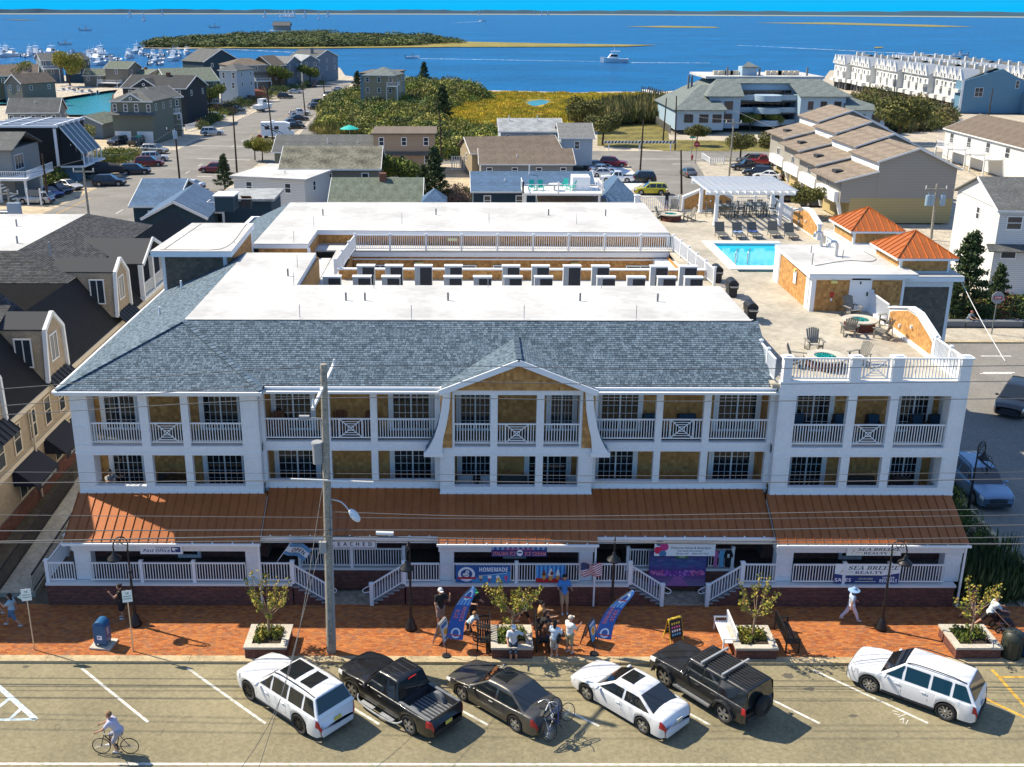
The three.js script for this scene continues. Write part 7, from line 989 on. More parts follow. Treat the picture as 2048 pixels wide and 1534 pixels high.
// ---------------------------------------------------------------- dark mansard building across the alley
{
const N=thing('mansard_building','tan stucco building with black mansard roof, dormers and navy awnings across the alley','building'),XW=-24,blk=grain(mat(0.012,0.012,0.013,0.9),2,131,0.5,0.3),slate=[[0.045,0.047,0.05],[0.06,0.062,0.066],[0.032,0.034,0.037],[0.075,0.077,0.08]],trim=M.cream;
obj('wall',bx(-46,XW,0,5.7,-96,-46),M.stucco,N);obj('wall',bx(-46,XW - 0.6,0,5.7,-46,-41.6),M.stucco,N);
{const g=prism([[42.3,0],[50,0],[50,12.2],[45.6,12.2],[42.3,8.6]],0,21.7);g.rotateY(HP);g.translate(-46,0,0);obj('front_block',g,M.stucco,N);}const bb=obj('brick_plinth',bx(XW,XW + 0.08,0,0.9,-90,-46),mat(0.2,0.17,0.15,0.95),N);bricks(V(XW + 0.08,0,-46),V(0,0,-1),Y1,[[0,0],[30,0],[30,0.9],[0,0.9]],bb,{tones:BRICK});
obj('belt_course',[bx(XW,XW + 0.12,2.95,3.25,-96,-46)],trim,N);obj('cornice',bx(XW,XW + 0.35,5.55,5.85,-96,-46),trim,N);
// windows just below the gutter, with cream frames
for(let z=-49;z>-90;z -=2.1)windowAt(N,V(XW + 0.02,0,0),V(0,0,-1),-z,3.5,0.95,1.7,{cols:1,rows:2,fm:trim,frame:0.1});
for(const z of[-51,-56])windowAt(N,V(XW + 0.02,0,0),V(0,0,-1),-z,1.0,2.6,1.6,{cols:3,fm:trim,name:'shop_window'});
const dd=windowAt(N,V(XW + 0.02,0,0),V(0,0,-1),57.4,0.1,1.9,2.7,{cols:2,fm:trim,frame:0.13,name:'entrance_door'});obj('door_handle',bx(XW + 0.1,XW + 0.16,1.1,1.5,-58.45,-58.38),M.steel,dd);
obj('wall_lamp',[cyl(V(XW + 0.15,1.9,-56.9),V(XW + 0.15,2.3,-56.9),0.1,0.14,8),bx(XW,XW + 0.1,2.1,2.25,-57,-56.8)],M.iron,N);
// mansard: steep black skirt, shingled top and flat white roof behind
obj('mansard_face',slab([V(XW + 0.3,5.85,-44),V(XW + 0.3,5.85,-93),V(-26.3,9.0,-93),V(-26.3,9.0,-44)],0.15),blk,N);
const rf=(pts,nm='roof_face')=>{const f=roofFace(pts,N,{name:nm,tones:slate,back:blk,w:0.32,h:0.16});return f;};
rf([V(-26.2,9.0,-66.5),V(-26.2,9.0,-86),V(-30.5,10.5,-83),V(-30.5,10.5,-69.5)]);rf([V(-42,9.0,-66.5),V(-26.2,9.0,-66.5),V(-30.5,10.5,-69.5),V(-42,10.5,-69.5)]);
obj('flat_roof',bx(-46,-30.5,10.2,10.46,-83,-69.5),M.tpo,N);obj('mansard_face',slab([V(-45,5.8,-64.2),V(-26.0,5.8,-64.2),V(-26.2,9.0,-66.5),V(-45,9.0,-66.5)],0.1),blk,N);
rf([V(-45,8.6,-54),V(-26.2,8.6,-54),V(-26.2,9.9,-58),V(-45,9.9,-58)]);obj('mansard_face',slab([V(-45,5.6,-52.5),V(-26.0,5.6,-52.5),V(-26.2,8.6,-54),V(-45,8.6,-54)],0.1),blk,N);rf([V(-26.1,6,-57.5),V(-26.1,6,-64.2),V(-29,9.9,-62),V(-29,9.9,-58)]);
for(const[x,z]of[[-34,-78],[-31.5,-72],[-28.5,-70]])obj('vent_pipe',cyl(V(x,10,z),V(x,11,z),0.07),M.grey,N);obj('roof_vent',[bx(-33.4,-32.9,9.2,9.6,-67.6,-67.2)],M.offwhite,N);
// gabled dormers standing out of the skirt
const dormer=(z,w,yb,yt)=>{const x0=-28,x1=XW + 0.25,zc=z,prof=[[-w / 2,yb],[w / 2,yb],[w / 2 - 0.1,yt - 1.1],[0.1,yt],[-w / 2 + 0.35,yt - 0.7]];
const g=prism(prof,0,x1 - x0);g.rotateY(HP);g.translate(x0,0,zc);obj('dormer_wall',g,M.stucco,N);
const P=(k,d=0.12,x=x1)=>V(x,prof[k][1]+(k?d:0),zc - prof[k][0]);obj('dormer_rake',[bar(P(1,0,x1 + 0.06),P(2,0.05,x1 + 0.06),0.2,0.22),bar(P(2,0.05,x1 + 0.06),P(3,0.08,x1 + 0.06),0.2,0.22),bar(P(3,0.08,x1 + 0.06),P(4,0.05,x1 + 0.06),0.2,0.22),bar(P(4,0.05,x1 + 0.06),P(0,0,x1 + 0.06),0.2,0.22)],M.offwhite,N);
for(const[a,b]of[[2,3],[3,4]])obj('dormer_roof',slab(a===2?[P(3,0.12),P(2,0.12),P(2,0.12,x0),P(3,0.12,x0)]:[P(4,0.12),P(3,0.12),P(3,0.12,x0),P(4,0.12,x0)],0.06),mat(0.05,0.052,0.056,0.9),N);
windowAt(N,V(x1 + 0.01,0,0),V(0,0,-1),-zc - 0.55,yb + 0.9,1.1,1.6,{cols:2,fm:M.offwhite});windowAt(N,V(0,0,zc + w / 2 + 0.01),X1,x1 - 1.6,yb + 0.9,1.0,1.7,{cols:2,fm:M.offwhite});
const sk=obj('skirt_roof',slab([V(x1 + 0.75,yb - 0.5,zc + w / 2),V(x1 + 0.75,yb - 0.5,zc - w / 2),V(x1 - 0.1,yb + 0.3,zc - w / 2),V(x1 - 0.1,yb + 0.3,zc + w / 2)],0.05),M.black,N);for(let i=0;i<7;i++){const zz=zc + w / 2 - i*w / 6;obj('seam',bar(V(x1 + 0.75,yb - 0.46,zz),V(x1 - 0.1,yb + 0.34,zz),0.03,0.04),M.dark,sk);}};
dormer(-69.5,3.0,6.3,9.9);dormer(-57.2,3.0,6.0,9.6);dormer(-48.5,3.0,6.0,9.4);
// loggia gable further back
obj('loggia_roof',[slab([V(XW + 0.5,8.6,-73.8),V(XW + 0.5,9.9,-76.5),V(-29,9.9,-76.5),V(-29,8.6,-73.8)],0.1),slab([V(XW + 0.5,9.9,-76.5),V(XW + 0.5,8.6,-79.5),V(-29,8.6,-79.5),V(-29,9.9,-76.5)],0.1)],mat(0.05,0.052,0.056,0.9),N);
obj('loggia_rake',[bar(V(XW + 0.56,8.55,-73.7),V(XW + 0.56,9.9,-76.5),0.1,0.25),bar(V(XW + 0.56,9.9,-76.5),V(XW + 0.56,8.55,-79.6),0.1,0.25)],M.offwhite,N);for(const z of[-74,-76.6,-79.2])obj('loggia_post',bx(XW + 0.1,XW + 0.4,6.0,8.6,z - 0.15,z + 0.15),M.offwhite,N);obj('loggia_floor',bx(-27,XW + 0.45,5.85,6.1,-79.5,-73.7),M.offwhite,N);railing(N,V(XW + 0.25,6.1,-73.9),V(XW + 0.25,6.1,-79.3),{mt:M.offwhite,h:0.9});
// navy awnings lettered along the valance
const nav=mat(0.008,0.010,0.022,0.8);for(const z of[-50.4,-54.7]){const a=obj('awning',[slab([V(XW + 1.25,2.1,z),V(XW + 1.25,2.1,z - 3.0),V(XW + 0.02,3.1,z - 3.0),V(XW + 0.02,3.1,z)],0.03),slab([V(XW + 1.25,2.1,z),V(XW + 0.02,3.1,z),V(XW + 0.02,2.1,z)],0.02),bx(XW + 1.24,XW + 1.27,1.8,2.1,z - 3.0,z)],nav,N);obj('lettering',board(V(XW + 1.285,1.82,z - 0.3),V(XW + 1.285,1.82,z - 2.7),V(XW + 1.285,2.1,z - 2.7),V(XW + 1.285,2.1,z - 0.3)),print(512,64,(c,w,h)=>{c.fillStyle='#0a0c18';c.fillRect(0,0,w,h);c.fillStyle='#d8dae0';serif(c,h*0.8,'italic');T(c,'the crystal club',w / 2,h / 2,w*0.86);}),a);}
for(const[z,d]of[[-57,0.0]])obj('downspout',cyl(V(XW + 0.2,0.2,-53.2),V(XW + 0.2,5.6,-53.2),0.06),trim,N);
rebase(N,-34,0,-66);
// ramp with black railings in the alley
const R=thing('alley_ramp','concrete ramp with black metal railings in the alley','ramp');obj('ramp_slab',slab([V(-21.9,0.2,-43),V(-20.2,0.2,-43),V(-20.2,1.0,-53),V(-21.9,1.0,-53)],0.3),M.concrete,R);for(const x of[-21.85,-20.25])for(let k=0;k<4;k++)railing(R,V(x,0.2 + k*0.2,-43 - k*2.5),V(x,0.4 + k*0.2,-45.5 - k*2.5),{mt:M.iron,r:0.016,step:0.14,h:0.98});obj('landing',bx(-22,-19.4,0.75,1.0,-57,-53),M.concrete,R);rebase(R,-21,0,-48);
}
// ---------------------------------------------------------------- houses behind
const roofMat=(r,g,b,s)=>grain(mat(r,g,b,0.95),3,s,0.45,0.25);
const RM={slate:roofMat(0.15,0.155,0.15,201),blue:roofMat(0.09,0.17,0.29,203),brown:roofMat(0.20,0.155,0.115,205),green:roofMat(0.17,0.20,0.15,207),tan:roofMat(0.31,0.245,0.185,209),dark:roofMat(0.06,0.062,0.066,211),white:M.tpo,grey:roofMat(0.26,0.26,0.25,213),pale:roofMat(0.42,0.44,0.45,215),lichen:grain(mat(0.24,0.23,0.17,0.95),5,217,0.5,0.6),aqua:roofMat(0.20,0.235,0.225,219)};
const wl=(r,g,b,s)=>{const m=mat(r,g,b,0.9);m.map=tex(128,1.6,(x,y)=>{const k=(y*8)% 1,f=(k<0.1?0.72:1)*(0.95 + 0.08*hash(Math.floor(x*128),Math.floor(y*128),s));return[f,f,f].map(v=>Math.min(1,v));});m.userData.m=1.6;return m;};
const WM={green:wl(0.17,0.18,0.135,1),grey:wl(0.24,0.25,0.245,2),bluegrey:wl(0.17,0.21,0.25,3),navy:wl(0.02,0.05,0.075,4),white:wl(0.68,0.68,0.66,5),tan:wl(0.36,0.29,0.19,6),char:wl(0.03,0.034,0.04,7),brown:wl(0.16,0.10,0.06,8),pink:wl(0.40,0.29,0.20,9),pale:wl(0.40,0.47,0.53,10),greybrown:wl(0.20,0.18,0.145,11),condo:wl(0.34,0.46,0.56,12),black:wl(0.012,0.014,0.016,13),blue:wl(0.12,0.25,0.36,14),town:wl(0.33,0.31,0.275,31),townlow:wl(0.46,0.36,0.17,32)};
// front eave from pixel a to pixel b at height h; the house runs back from it
function house(label,a,b,h,depth,roof,rise,wm,rm,o={}){
const A=onY(...a,h),Bp=onY(...b,h),u=Bp.clone().sub(A).setY(0),L=u.length();u.normalize();const n=V(u.z,0,-u.x),t=thing('house',label,o.category??'house'),oh=o.oh??0.4,y0=o.y0??0;
const P=(x,y,z)=>A.clone().addScaledVector(u,x).addScaledVector(n,z).setY(y),wm_=WM[wm],rm_=RM[rm];
const box=(x0,x1,ya,yb,z0,z1)=>{const g=new THREE.BoxGeometry(x1 - x0,yb - ya,z1 - z0);planarUV(g);g.userData.own=true;g.applyMatrix4(new THREE.Matrix4().makeBasis(u,Y1,n.clone().negate()));const c=P((x0 + x1)/ 2,(ya + yb)/ 2,(z0 + z1)/ 2);g.translate(c.x,c.y,c.z);return g;};
t.userData_h={A,u,n,L,P,box};
obj('wall',box(oh,L - oh,y0,h,oh,depth - oh),wm_,t);
const S=(pts,nm='roof')=>obj(nm,slab(pts,0.14),rm_,t),e=0.1;
if(roof==='gable'){S([P(0,h,0),P(L,h,0),P(L,h + rise,depth / 2),P(0,h + rise,depth / 2)]);S([P(L,h,depth),P(0,h,depth),P(0,h + rise,depth / 2),P(L,h + rise,depth / 2)]);for(const x of[oh,L - oh])obj('gable_wall',slab([P(x,h,oh),P(x,h,depth - oh),P(x,h + rise - 0.15,depth / 2)],0.05),wm_,t);obj('fascia',[bar(P(0,h - 0.1,0),P(L,h - 0.1,0),0.06,0.2),bar(P(0,h - 0.1,0),P(0,h + rise - 0.1,depth / 2),0.07,0.22),bar(P(L,h - 0.1,0),P(L,h + rise - 0.1,depth / 2),0.07,0.22),bar(P(L,h - 0.1,depth),P(L,h + rise - 0.1,depth / 2),0.07,0.22)],M.offwhite,t);}
else if(roof==='front'){S([P(0,h,depth),P(0,h,0),P(L / 2,h + rise,0),P(L / 2,h + rise,depth)]);S([P(L,h,0),P(L,h,depth),P(L / 2,h + rise,depth),P(L / 2,h + rise,0)]);for(const z of[oh,depth - oh])obj('gable_wall',slab([P(oh,h,z),P(L - oh,h,z),P(L / 2,h + rise - 0.2,z)],0.05),wm_,t);obj('rake_board',[bar(P(0,h - 0.1,-0.03),P(L / 2,h + rise - 0.1,-0.03),0.08,0.26),bar(P(L,h - 0.1,-0.03),P(L / 2,h + rise - 0.1,-0.03),0.08,0.26)],M.offwhite,t);}
else if(roof==='hip'){const q=Math.min(depth,L)/ 2 - 0.01;if(L>=depth){const r0=P(q,h + rise,depth / 2),r1=P(L - q,h + rise,depth / 2);S([P(0,h,0),P(L,h,0),r1,r0]);S([P(L,h,depth),P(0,h,depth),r0,r1]);S([P(0,h,depth),P(0,h,0),r0]);S([P(L,h,0),P(L,h,depth),r1]);}else{const r0=P(L / 2,h + rise,q),r1=P(L / 2,h + rise,depth - q);S([P(0,h,0),P(L,h,0),r0]);S([P(L,h,0),P(L,h,depth),r1,r0]);S([P(0,h,depth),P(0,h,0),r0,r1]);S([P(L,h,depth),P(0,h,depth),r1]);}obj('fascia',bar(P(0,h - 0.1,-0.02),P(L,h - 0.1,-0.02),0.06,0.2),M.offwhite,t);}
else{obj('roof',slab([P(0,h + 0.1,0),P(L,h + 0.1,0),P(L,h + 0.1,depth),P(0,h + 0.1,depth)],0.25),rm_,t);}
const fo=P(0,0,oh - 0.01),so=P(L - oh + 0.01,0,0),lo=P(oh - 0.01,0,0),nb=n;
const[nc,nr]=o.win??[3,1],st=o.st??2.8,ww=o.ww??0.95,wh=o.wh??1.35;
for(let r=0;r<nr;r++)for(let c=0;c<nc;c++){const x=L*(c + 0.5)/ nc - ww / 2 +(hash(c,r,77 + L)- 0.5)*0.5;windowAt(t,fo,u,x,h - 0.55 - wh - r*st,ww,wh,{cols:o.wc??1,rows:2,frame:0.11});}
if(o.side!==0){const right=A.x + u.x*L / 2<0;for(let r=0;r<nr;r++)for(let c=0;c<(o.side??2);c++)right?windowAt(t,so,n,depth*(c + 0.5)/(o.side??2),h - 1.9 - r*st,0.9,1.3,{rows:2,cols:1,frame:0.1}):windowAt(t,lo,n.clone().negate(),-depth*(c + 0.5)/(o.side??2),h - 1.9 - r*st,0.9,1.3,{rows:2,cols:1,frame:0.1});}
if(o.garage)for(let i=0;i<o.garage;i++){const gw=L*0.36,x=L*(i + 0.5)/ o.garage - gw / 2;windowAt(t,fo,u,x,0.02,gw,2.3,{cols:1,rows:4,gm:M.offwhite,name:'garage_door',frame:0.15});}
if(o.skirt)obj('skirt_roof',slab([P(-0.4,o.skirt,-0.5),P(L + 0.4,o.skirt,-0.5),P(L + 0.4,o.skirt + 0.55,oh),P(-0.4,o.skirt + 0.55,oh)],0.1),rm_,t);
if(o.deck)for(const[x0,x1,y,d]of o.deck){obj('balcony',box(x0,x1,y - 0.2,y,-d,oh),M.offwhite,t);const R=(p,q)=>railing(t,p,q,{step:0.4,r:0.05});R(P(x0,y,-d),P(x1,y,-d));R(P(x0,y,-d),P(x0,y,oh));R(P(x1,y,-d),P(x1,y,oh));for(const x of[x0,x1])obj('balcony_post',box(x - 0.1,x + 0.1,0,y - 0.2,-d,-d + 0.2),M.offwhite,t);}
if(o.ped){const[c,w]=o.ped,r=w*0.3;obj('pediment',slab([P(c - w / 2,h,-0.05),P(c + w / 2,h,-0.05),P(c,h + r,-0.05)],0.1),wm_,t);obj('pediment_trim',[bar(P(c - w / 2 - 0.2,h,-0.12),P(c,h + r + 0.1,-0.12),0.1,0.22),bar(P(c + w / 2 + 0.2,h,-0.12),P(c,h + r + 0.1,-0.12),0.1,0.22)],M.offwhite,t);obj('pediment_roof',slab([P(c - w / 2,h + 0.05,-0.1),P(c,h + r + 0.1,-0.1),P(c,h + r + 0.1,depth*0.4)],0.08),rm_,t);obj('pediment_roof',slab([P(c,h + r + 0.1,-0.1),P(c + w / 2,h + 0.05,-0.1),P(c,h + r + 0.1,depth*0.4)],0.08),rm_,t);const q=P(c,h + r*0.38,-0.1);obj('round_vent',new THREE.TorusGeometry(0.28,0.08,6,16).translate(q.x,q.y,q.z + 0.08),M.white,t);}
if(o.chim)for(const[x,z,ch]of o.chim)obj('chimney',box(x - 0.4,x + 0.4,h,h + rise + ch,z - 0.4,z + 0.4),o.chimM??mat(0.2,0.08,0.05,0.9),t);
if(o.pipe)for(const[x,z,ch]of o.pipe){const y=h + rise*(1 - Math.abs(z - depth / 2)/(depth / 2))- 0.1,q=P(x,y,z);obj('vent_pipe',cyl(q,q.clone().setY(y + ch),0.09),M.offwhite,t);}
const c=P(L / 2,0,depth / 2);rebase(t,c.x,0,c.z);delete t.userData_h;return t;
}
// far left, by the lagoon and marina
house('three-storey green-grey house with two white garage doors and round gable vent',[216,202],[305,203],8.3,12,'hip',2.2,'green','slate',{win:[4,1],garage:2,skirt:5.6,ped:[4.8,4.4],side:3,ww:0.85,wh:1.6});
house('green-grey house wing with white balconies on the street side',[322,197],[367,193],8.0,9,'gable',2.2,'green','slate',{win:[2,2],deck:[[0.5,4.2,4.8,1.2]],side:1});
house('charcoal-roofed house with dark front gable behind the green-grey house',[240,175],[372,177],8.4,13,'gable',2.6,'char','dark',{win:[4,1],ped:[6,6.5],chim:[[9.5,6,0.6]]});
house('house with broad green shingle roof and stacked white balconies',[334,164],[440,161],8.0,18,'gable',3.0,'green','green',{win:[5,2],deck:[[8.5,13.5,5.2,1.4],[8.5,13.5,2.4,1.4]]});
house('grey garage with a wide white door and low gable',[134,247],[206,248],3.0,10,'front',1.7,'bluegrey','green',{win:[0,0],garage:1,side:1});
house('long low grey house with pale gable end beside the lagoon',[10,226],[118,225],3.4,9,'gable',3.0,'grey','slate',{win:[5,1],side:2,pipe:[[6,3,0.7]]});
house('brown-roofed shingle house beside the golden tree',[-12,152],[76,151],6.8,11,'gable',3.0,'brown','brown',{win:[3,1]});
house('tan gabled house in front of the brown-roofed house',[8,166],[42,168],5.6,12,'front',2.6,'greybrown','brown',{win:[2,1]});
house('grey house with white porch posts behind the golden tree',[56,166],[88,162],5.6,8,'gable',2.0,'bluegrey','brown',{win:[2,2],deck:[[0.5,5,2.8,1.5]]});
house('blue-grey three-level marina house with white balconies',[80,121],[127,120],7.8,11,'gable',2.4,'bluegrey','slate',{win:[3,2],deck:[[0.5,6,4.9,1.6]]});
house('slate blue marina house wing with front gable and picture windows',[125,121],[163,121],7.8,12,'front',2.6,'navy','slate',{win:[2,2],ww:1.8});
house('low ranch house wing on the lagoon with small windows',[164,151],[209,151],3.6,9,'gable',2.2,'greybrown','green',{win:[2,1]});
house('two-storey ranch house with green shingle roof and white porch on the lagoon',[206,136],[256,137],6.2,9,'gable',2.2,'greybrown','green',{win:[1,1],deck:[[-1,7,1.4,3]]});
house('low shingle wing of the ranch house on the lagoon',[250,147],[292,150],4.0,9,'gable',1.8,'tan','green',{win:[3,1],chim:[[7,4,0.5]]});
house('dark navy house with round gable vent beyond the flat roofs',[406,124],[482,121],8.0,14,'front',4.2,'navy','slate',{win:[2,1]});
house('pale grey tower house with tall stair windows',[434,140],[474,141],9.0,10,'hip',1.6,'pale','slate',{win:[2,2],wh:1.8});
house('grey house with brown hipped top storey and white trim',[456,131],[545,129],8.0,12,'hip',2.0,'grey','brown',{win:[4,1],skirt:5.0,deck:[[9,14,2.8,2]]});
house('small green-roofed porch house under the grey tower house',[470,163],[512,162],4.2,9,'gable',1.8,'grey','green',{win:[2,1]});
house('narrow brown shingle house with brown roof',[544,132],[573,130],7.6,10,'gable',3.2,'brown','brown',{win:[2,2]});
house('grey modern house with white stepped gables',[574,127],[604,124],8.0,12,'front',2.2,'bluegrey','grey',{win:[2,2]});
house('grey modern house with a round window and pale flat roofs',[603,122],[640,121],8.2,12,'front',2.0,'bluegrey','pale',{win:[2,2]});
house('blue-grey house with chimney at the water end of the street',[631,116],[678,112],8.8,12,'front',2.6,'bluegrey','slate',{win:[3,2],chim:[[5,4,0.8]],chimM:M.midgrey});
house('tan three-storey house with stepped trim standing in the reeds',[723,150],[791,151],8.8,10,'hip',2.0,'tan','aqua',{win:[3,2],deck:[[7.2,10.2,6.0,0.8]]});
house('blue rear wing with roof deck of the tan house in the reeds',[788,147],[812,140],9.2,10,'flat',0.1,'blue','brown',{win:[1,3],deck:[[0.3,3.5,6.2,1.0]]});
// middle distance
house('two-storey pinkish building with brown shingle mansard and flat gravel roof',[741,268],[873,268],6.6,11,'flat',0.1,'pink','brown',{win:[3,2],st:2.9,skirt:3.2,ww:0.9,wh:1.4,side:0});
house('long low house with plain grey shingle roof',[543,304],[757,304],3.5,12,'gable',2.2,'green','slate',{win:[0,0],pipe:[[9,3,0.9],[14,3,0.4]],side:1});
house('grey-brown clapboard house with lichen-streaked roof',[556,338],[762,338],5.6,11,'gable',2.4,'greybrown','lichen',{win:[3,2],ww:1.0,wh:1.5,st:2.9,side:0});
house('white clapboard house with flat white roof and blue deck',[458,353],[612,360],5.4,12,'flat',0.1,'white','white',{win:[2,1],side:2,pipe:[[6,4,0.5]]});
house('low grey gabled house with a small brick chimney',[655,404],[846,404],4.0,10,'gable',2.2,'grey','green',{win:[1,1],chim:[[6.4,4.5,0.6]],side:1});
house('navy gabled house with standing-seam slate roof beside the street',[281,437],[416,436],6.4,11,'front',1.7,'navy','blue',{win:[1,1],ww:1.1,wh:1.4,side:0});
house('navy porch house with dark blue roof and white corner posts',[256,412],[352,412],6.2,12,'gable',2.0,'navy','blue',{win:[1,1],y0:3.2,side:0});
house('navy flat-roofed block with white trimmed parapet and roof deck',[430,400],[548,400],7.0,7,'flat',0.1,'navy','pale',{win:[0,0],side:0,deck:[[-0.6,1.0,6.0,1.2]]});
house('long single-storey navy house with bright blue roof',[941,383],[1195,383],4.0,12,'gable',1.7,'navy','blue',{win:[4,1],pipe:[[4.5,3,0.4],[7.8,5,1.3],[9,2,0.4]],side:0});
house('low house with weathered brown shingle roof and grey walls',[957,328],[1152,328],3.6,11,'gable',1.7,'grey','brown',{win:[4,1],wh:1.0,pipe:[[6,2.5,0.5]],side:0});
house('rear house with brown shingle roof and tan walls',[940,307],[1128,303],3.8,12,'gable',2.0,'tan','brown',{win:[2,1],side:1});
house('pale blue two-storey house with light grey shingle roof',[997,263],[1128,263],6.0,10,'gable',1.8,'pale','pale',{win:[3,2],ww:0.9,wh:1.2,pipe:[[2,4,1.0],[7,4,1.0]],side:0});
house('pale blue side wing with grey shingle roof and window above the carport',[1118,276],[1191,276],5.6,10,'gable',2.0,'pale','grey',{win:[1,1],y0:1.0,side:0});
house('blue-hipped pavilion behind the white flat roof',[1197,404],[1284,404],4.8,8,'hip',2.4,'navy','blue',{win:[0,0],side:0});
house('brown-roofed house with rooftop deck behind the hotel',[1075,404],[1215,404],4.9,9,'gable',1.2,'navy','brown',{win:[0,0],side:0});
for(const[u,label]of[[272,'small blue hip roof beside the lichen house'],[868,'small blue hip roof poking above the white flat roof'],[1165,'small blue hip roof beside the rooftop deck']])if(u>600)house(label,[u - 26,405],[u + 26,405],4.6,4,'hip',1.3,'navy','blue',{win:[0,0],side:0});
house('white motel with brown roof and timber decks',[1886,256],[2080,305],5.4,13,'gable',2.6,'white','brown',{win:[5,1],ww:1.6,wh:1.8,side:1,deck:[[4,9,2.7,2.6],[11,16,2.7,2.6],[18,23,2.7,2.6]]});
house('white clapboard house with grey roof beside the cedar tree',[1996,421],[2300,426],8.2,12,'gable',2.3,'white','slate',{win:[4,2],ww:1.5,side:1,skirt:4.4});
// black modern house with raking glass
{
const t=thing('modern_house','black modern house with white beams and raking glass front','house'),z=-165,a=onZ(-40,258,z),b=onZ(112,257,z),x1=b.x,x0=a.x,h=b.y;
obj('wall',bx(x0,x1,2.6,h,z - 12,z),WM.black,t);obj('roof',bx(x0,x1 + 0.2,h,h + 0.15,z - 12,z + 0.1),M.dark,t);for(let i=0;i<6;i++)obj('roof_beam',bx(x0,x1 + 0.3,h + 0.15,h + 0.45,z - 12 + i*2.4,z - 11.7 + i*2.4),M.white,t);for(const x of[x0 + 3,x0 + 6.5,x1 - 0.3])obj('roof_beam',bx(x,x + 0.3,h + 0.45,h + 0.6,z - 12,z + 0.1),M.white,t);
obj('corner_board',bx(x1 - 0.5,x1 - 0.05,2.6,h,z,z + 0.06),M.white,t);obj('raking_wall',slab([V(x1,2.6,z),V(x1 + 3.6,2.6,z - 1.0),V(x1 + 0.2,h,z - 1)],0.1),WM.black,t);
for(let k=0;k<5;k++){const zz=z - 1 - k*2;const g=obj('glazing_frame',[bar(V(x1 + 0.1,h + 0.2,zz),V(x1 + 3.4,4.4,zz),0.16,0.16),bar(V(x1 + 3.4,4.4,zz),V(x1 + 3.4,2.6,zz),0.16,0.16),bar(V(x1 + 1.6,5.9,zz),V(x1 + 1.6,2.6,zz),0.1,0.1)],M.white,t);if(k<4)obj('pane',slab([V(x1 + 0.1,h + 0.2,zz),V(x1 + 3.4,4.4,zz),V(x1 + 3.4,4.4,zz - 2),V(x1 + 0.1,h + 0.2,zz - 2)],0.03),M.winglass,g);}
obj('sill_band',bx(x1,x1 + 3.7,2.4,2.65,z - 10,z),M.white,t);for(const[x,y]of[[x0 + 1.5,h - 2.4],[x0 + 6,h - 2.4],[x0 + 5,h - 5.4]])windowAt(t,V(0,0,z),X1,x,y,1.3,0.9,{cols:1,frame:0.14});obj('ground_floor',bx(x0 + 1,x1 + 2,0,2.6,z - 11,z - 1),WM.blue,t);rebase(t,(x0 + x1)/ 2,0,z - 6);
}
{
const t=thing('deck_house','white house with raised timber deck at the edge of the lot','house'),z=-150,x1=onZ(20,300,z).x,xd=onZ(69,345,z).x;obj('wall',bx(x1 - 14,x1,0,7,z - 10,z),WM.grey,t);obj('roof',slab([V(x1 - 14,7,z + 0.5),V(x1 + 0.5,7,z + 0.5),V(x1 + 0.5,9,z - 5),V(x1 - 14,9,z - 5)],0.15),RM.slate,t);obj('roof',slab([V(x1 + 0.5,7,z - 10.5),V(x1 - 14,7,z - 10.5),V(x1 - 14,9,z - 5),V(x1 + 0.5,9,z - 5)],0.15),RM.slate,t);windowAt(t,V(x1 + 0.02,0,0),V(0,0,-1),-z + 1,4,3,2.1,{cols:3});
obj('deck_floor',bx(x1 - 8,xd,3.1,3.4,z - 7,z + 3),M.offwhite,t);railing(t,V(x1 - 8,3.4,z + 2.9),V(xd - 0.1,3.4,z + 2.9),{step:0.3,r:0.05});railing(t,V(xd - 0.1,3.4,z + 2.9),V(xd - 0.1,3.4,z - 7),{step:0.3,r:0.05});for(const x of[x1 - 6,x1 - 1,xd - 0.4])for(const zz of[z + 2.6,z - 3])obj('deck_post',bx(x - 0.15,x + 0.15,0,3.1,zz - 0.15,zz + 0.15),M.offwhite,t);for(let i=0;i<8;i++)obj('stair_tread',bx(xd - 4 + i*0.35,xd - 3.6 + i*0.35,3 - i*0.38,3.08 - i*0.38,z + 3,z + 4.2),M.offwhite,t);rebase(t,x1,0,z);
}
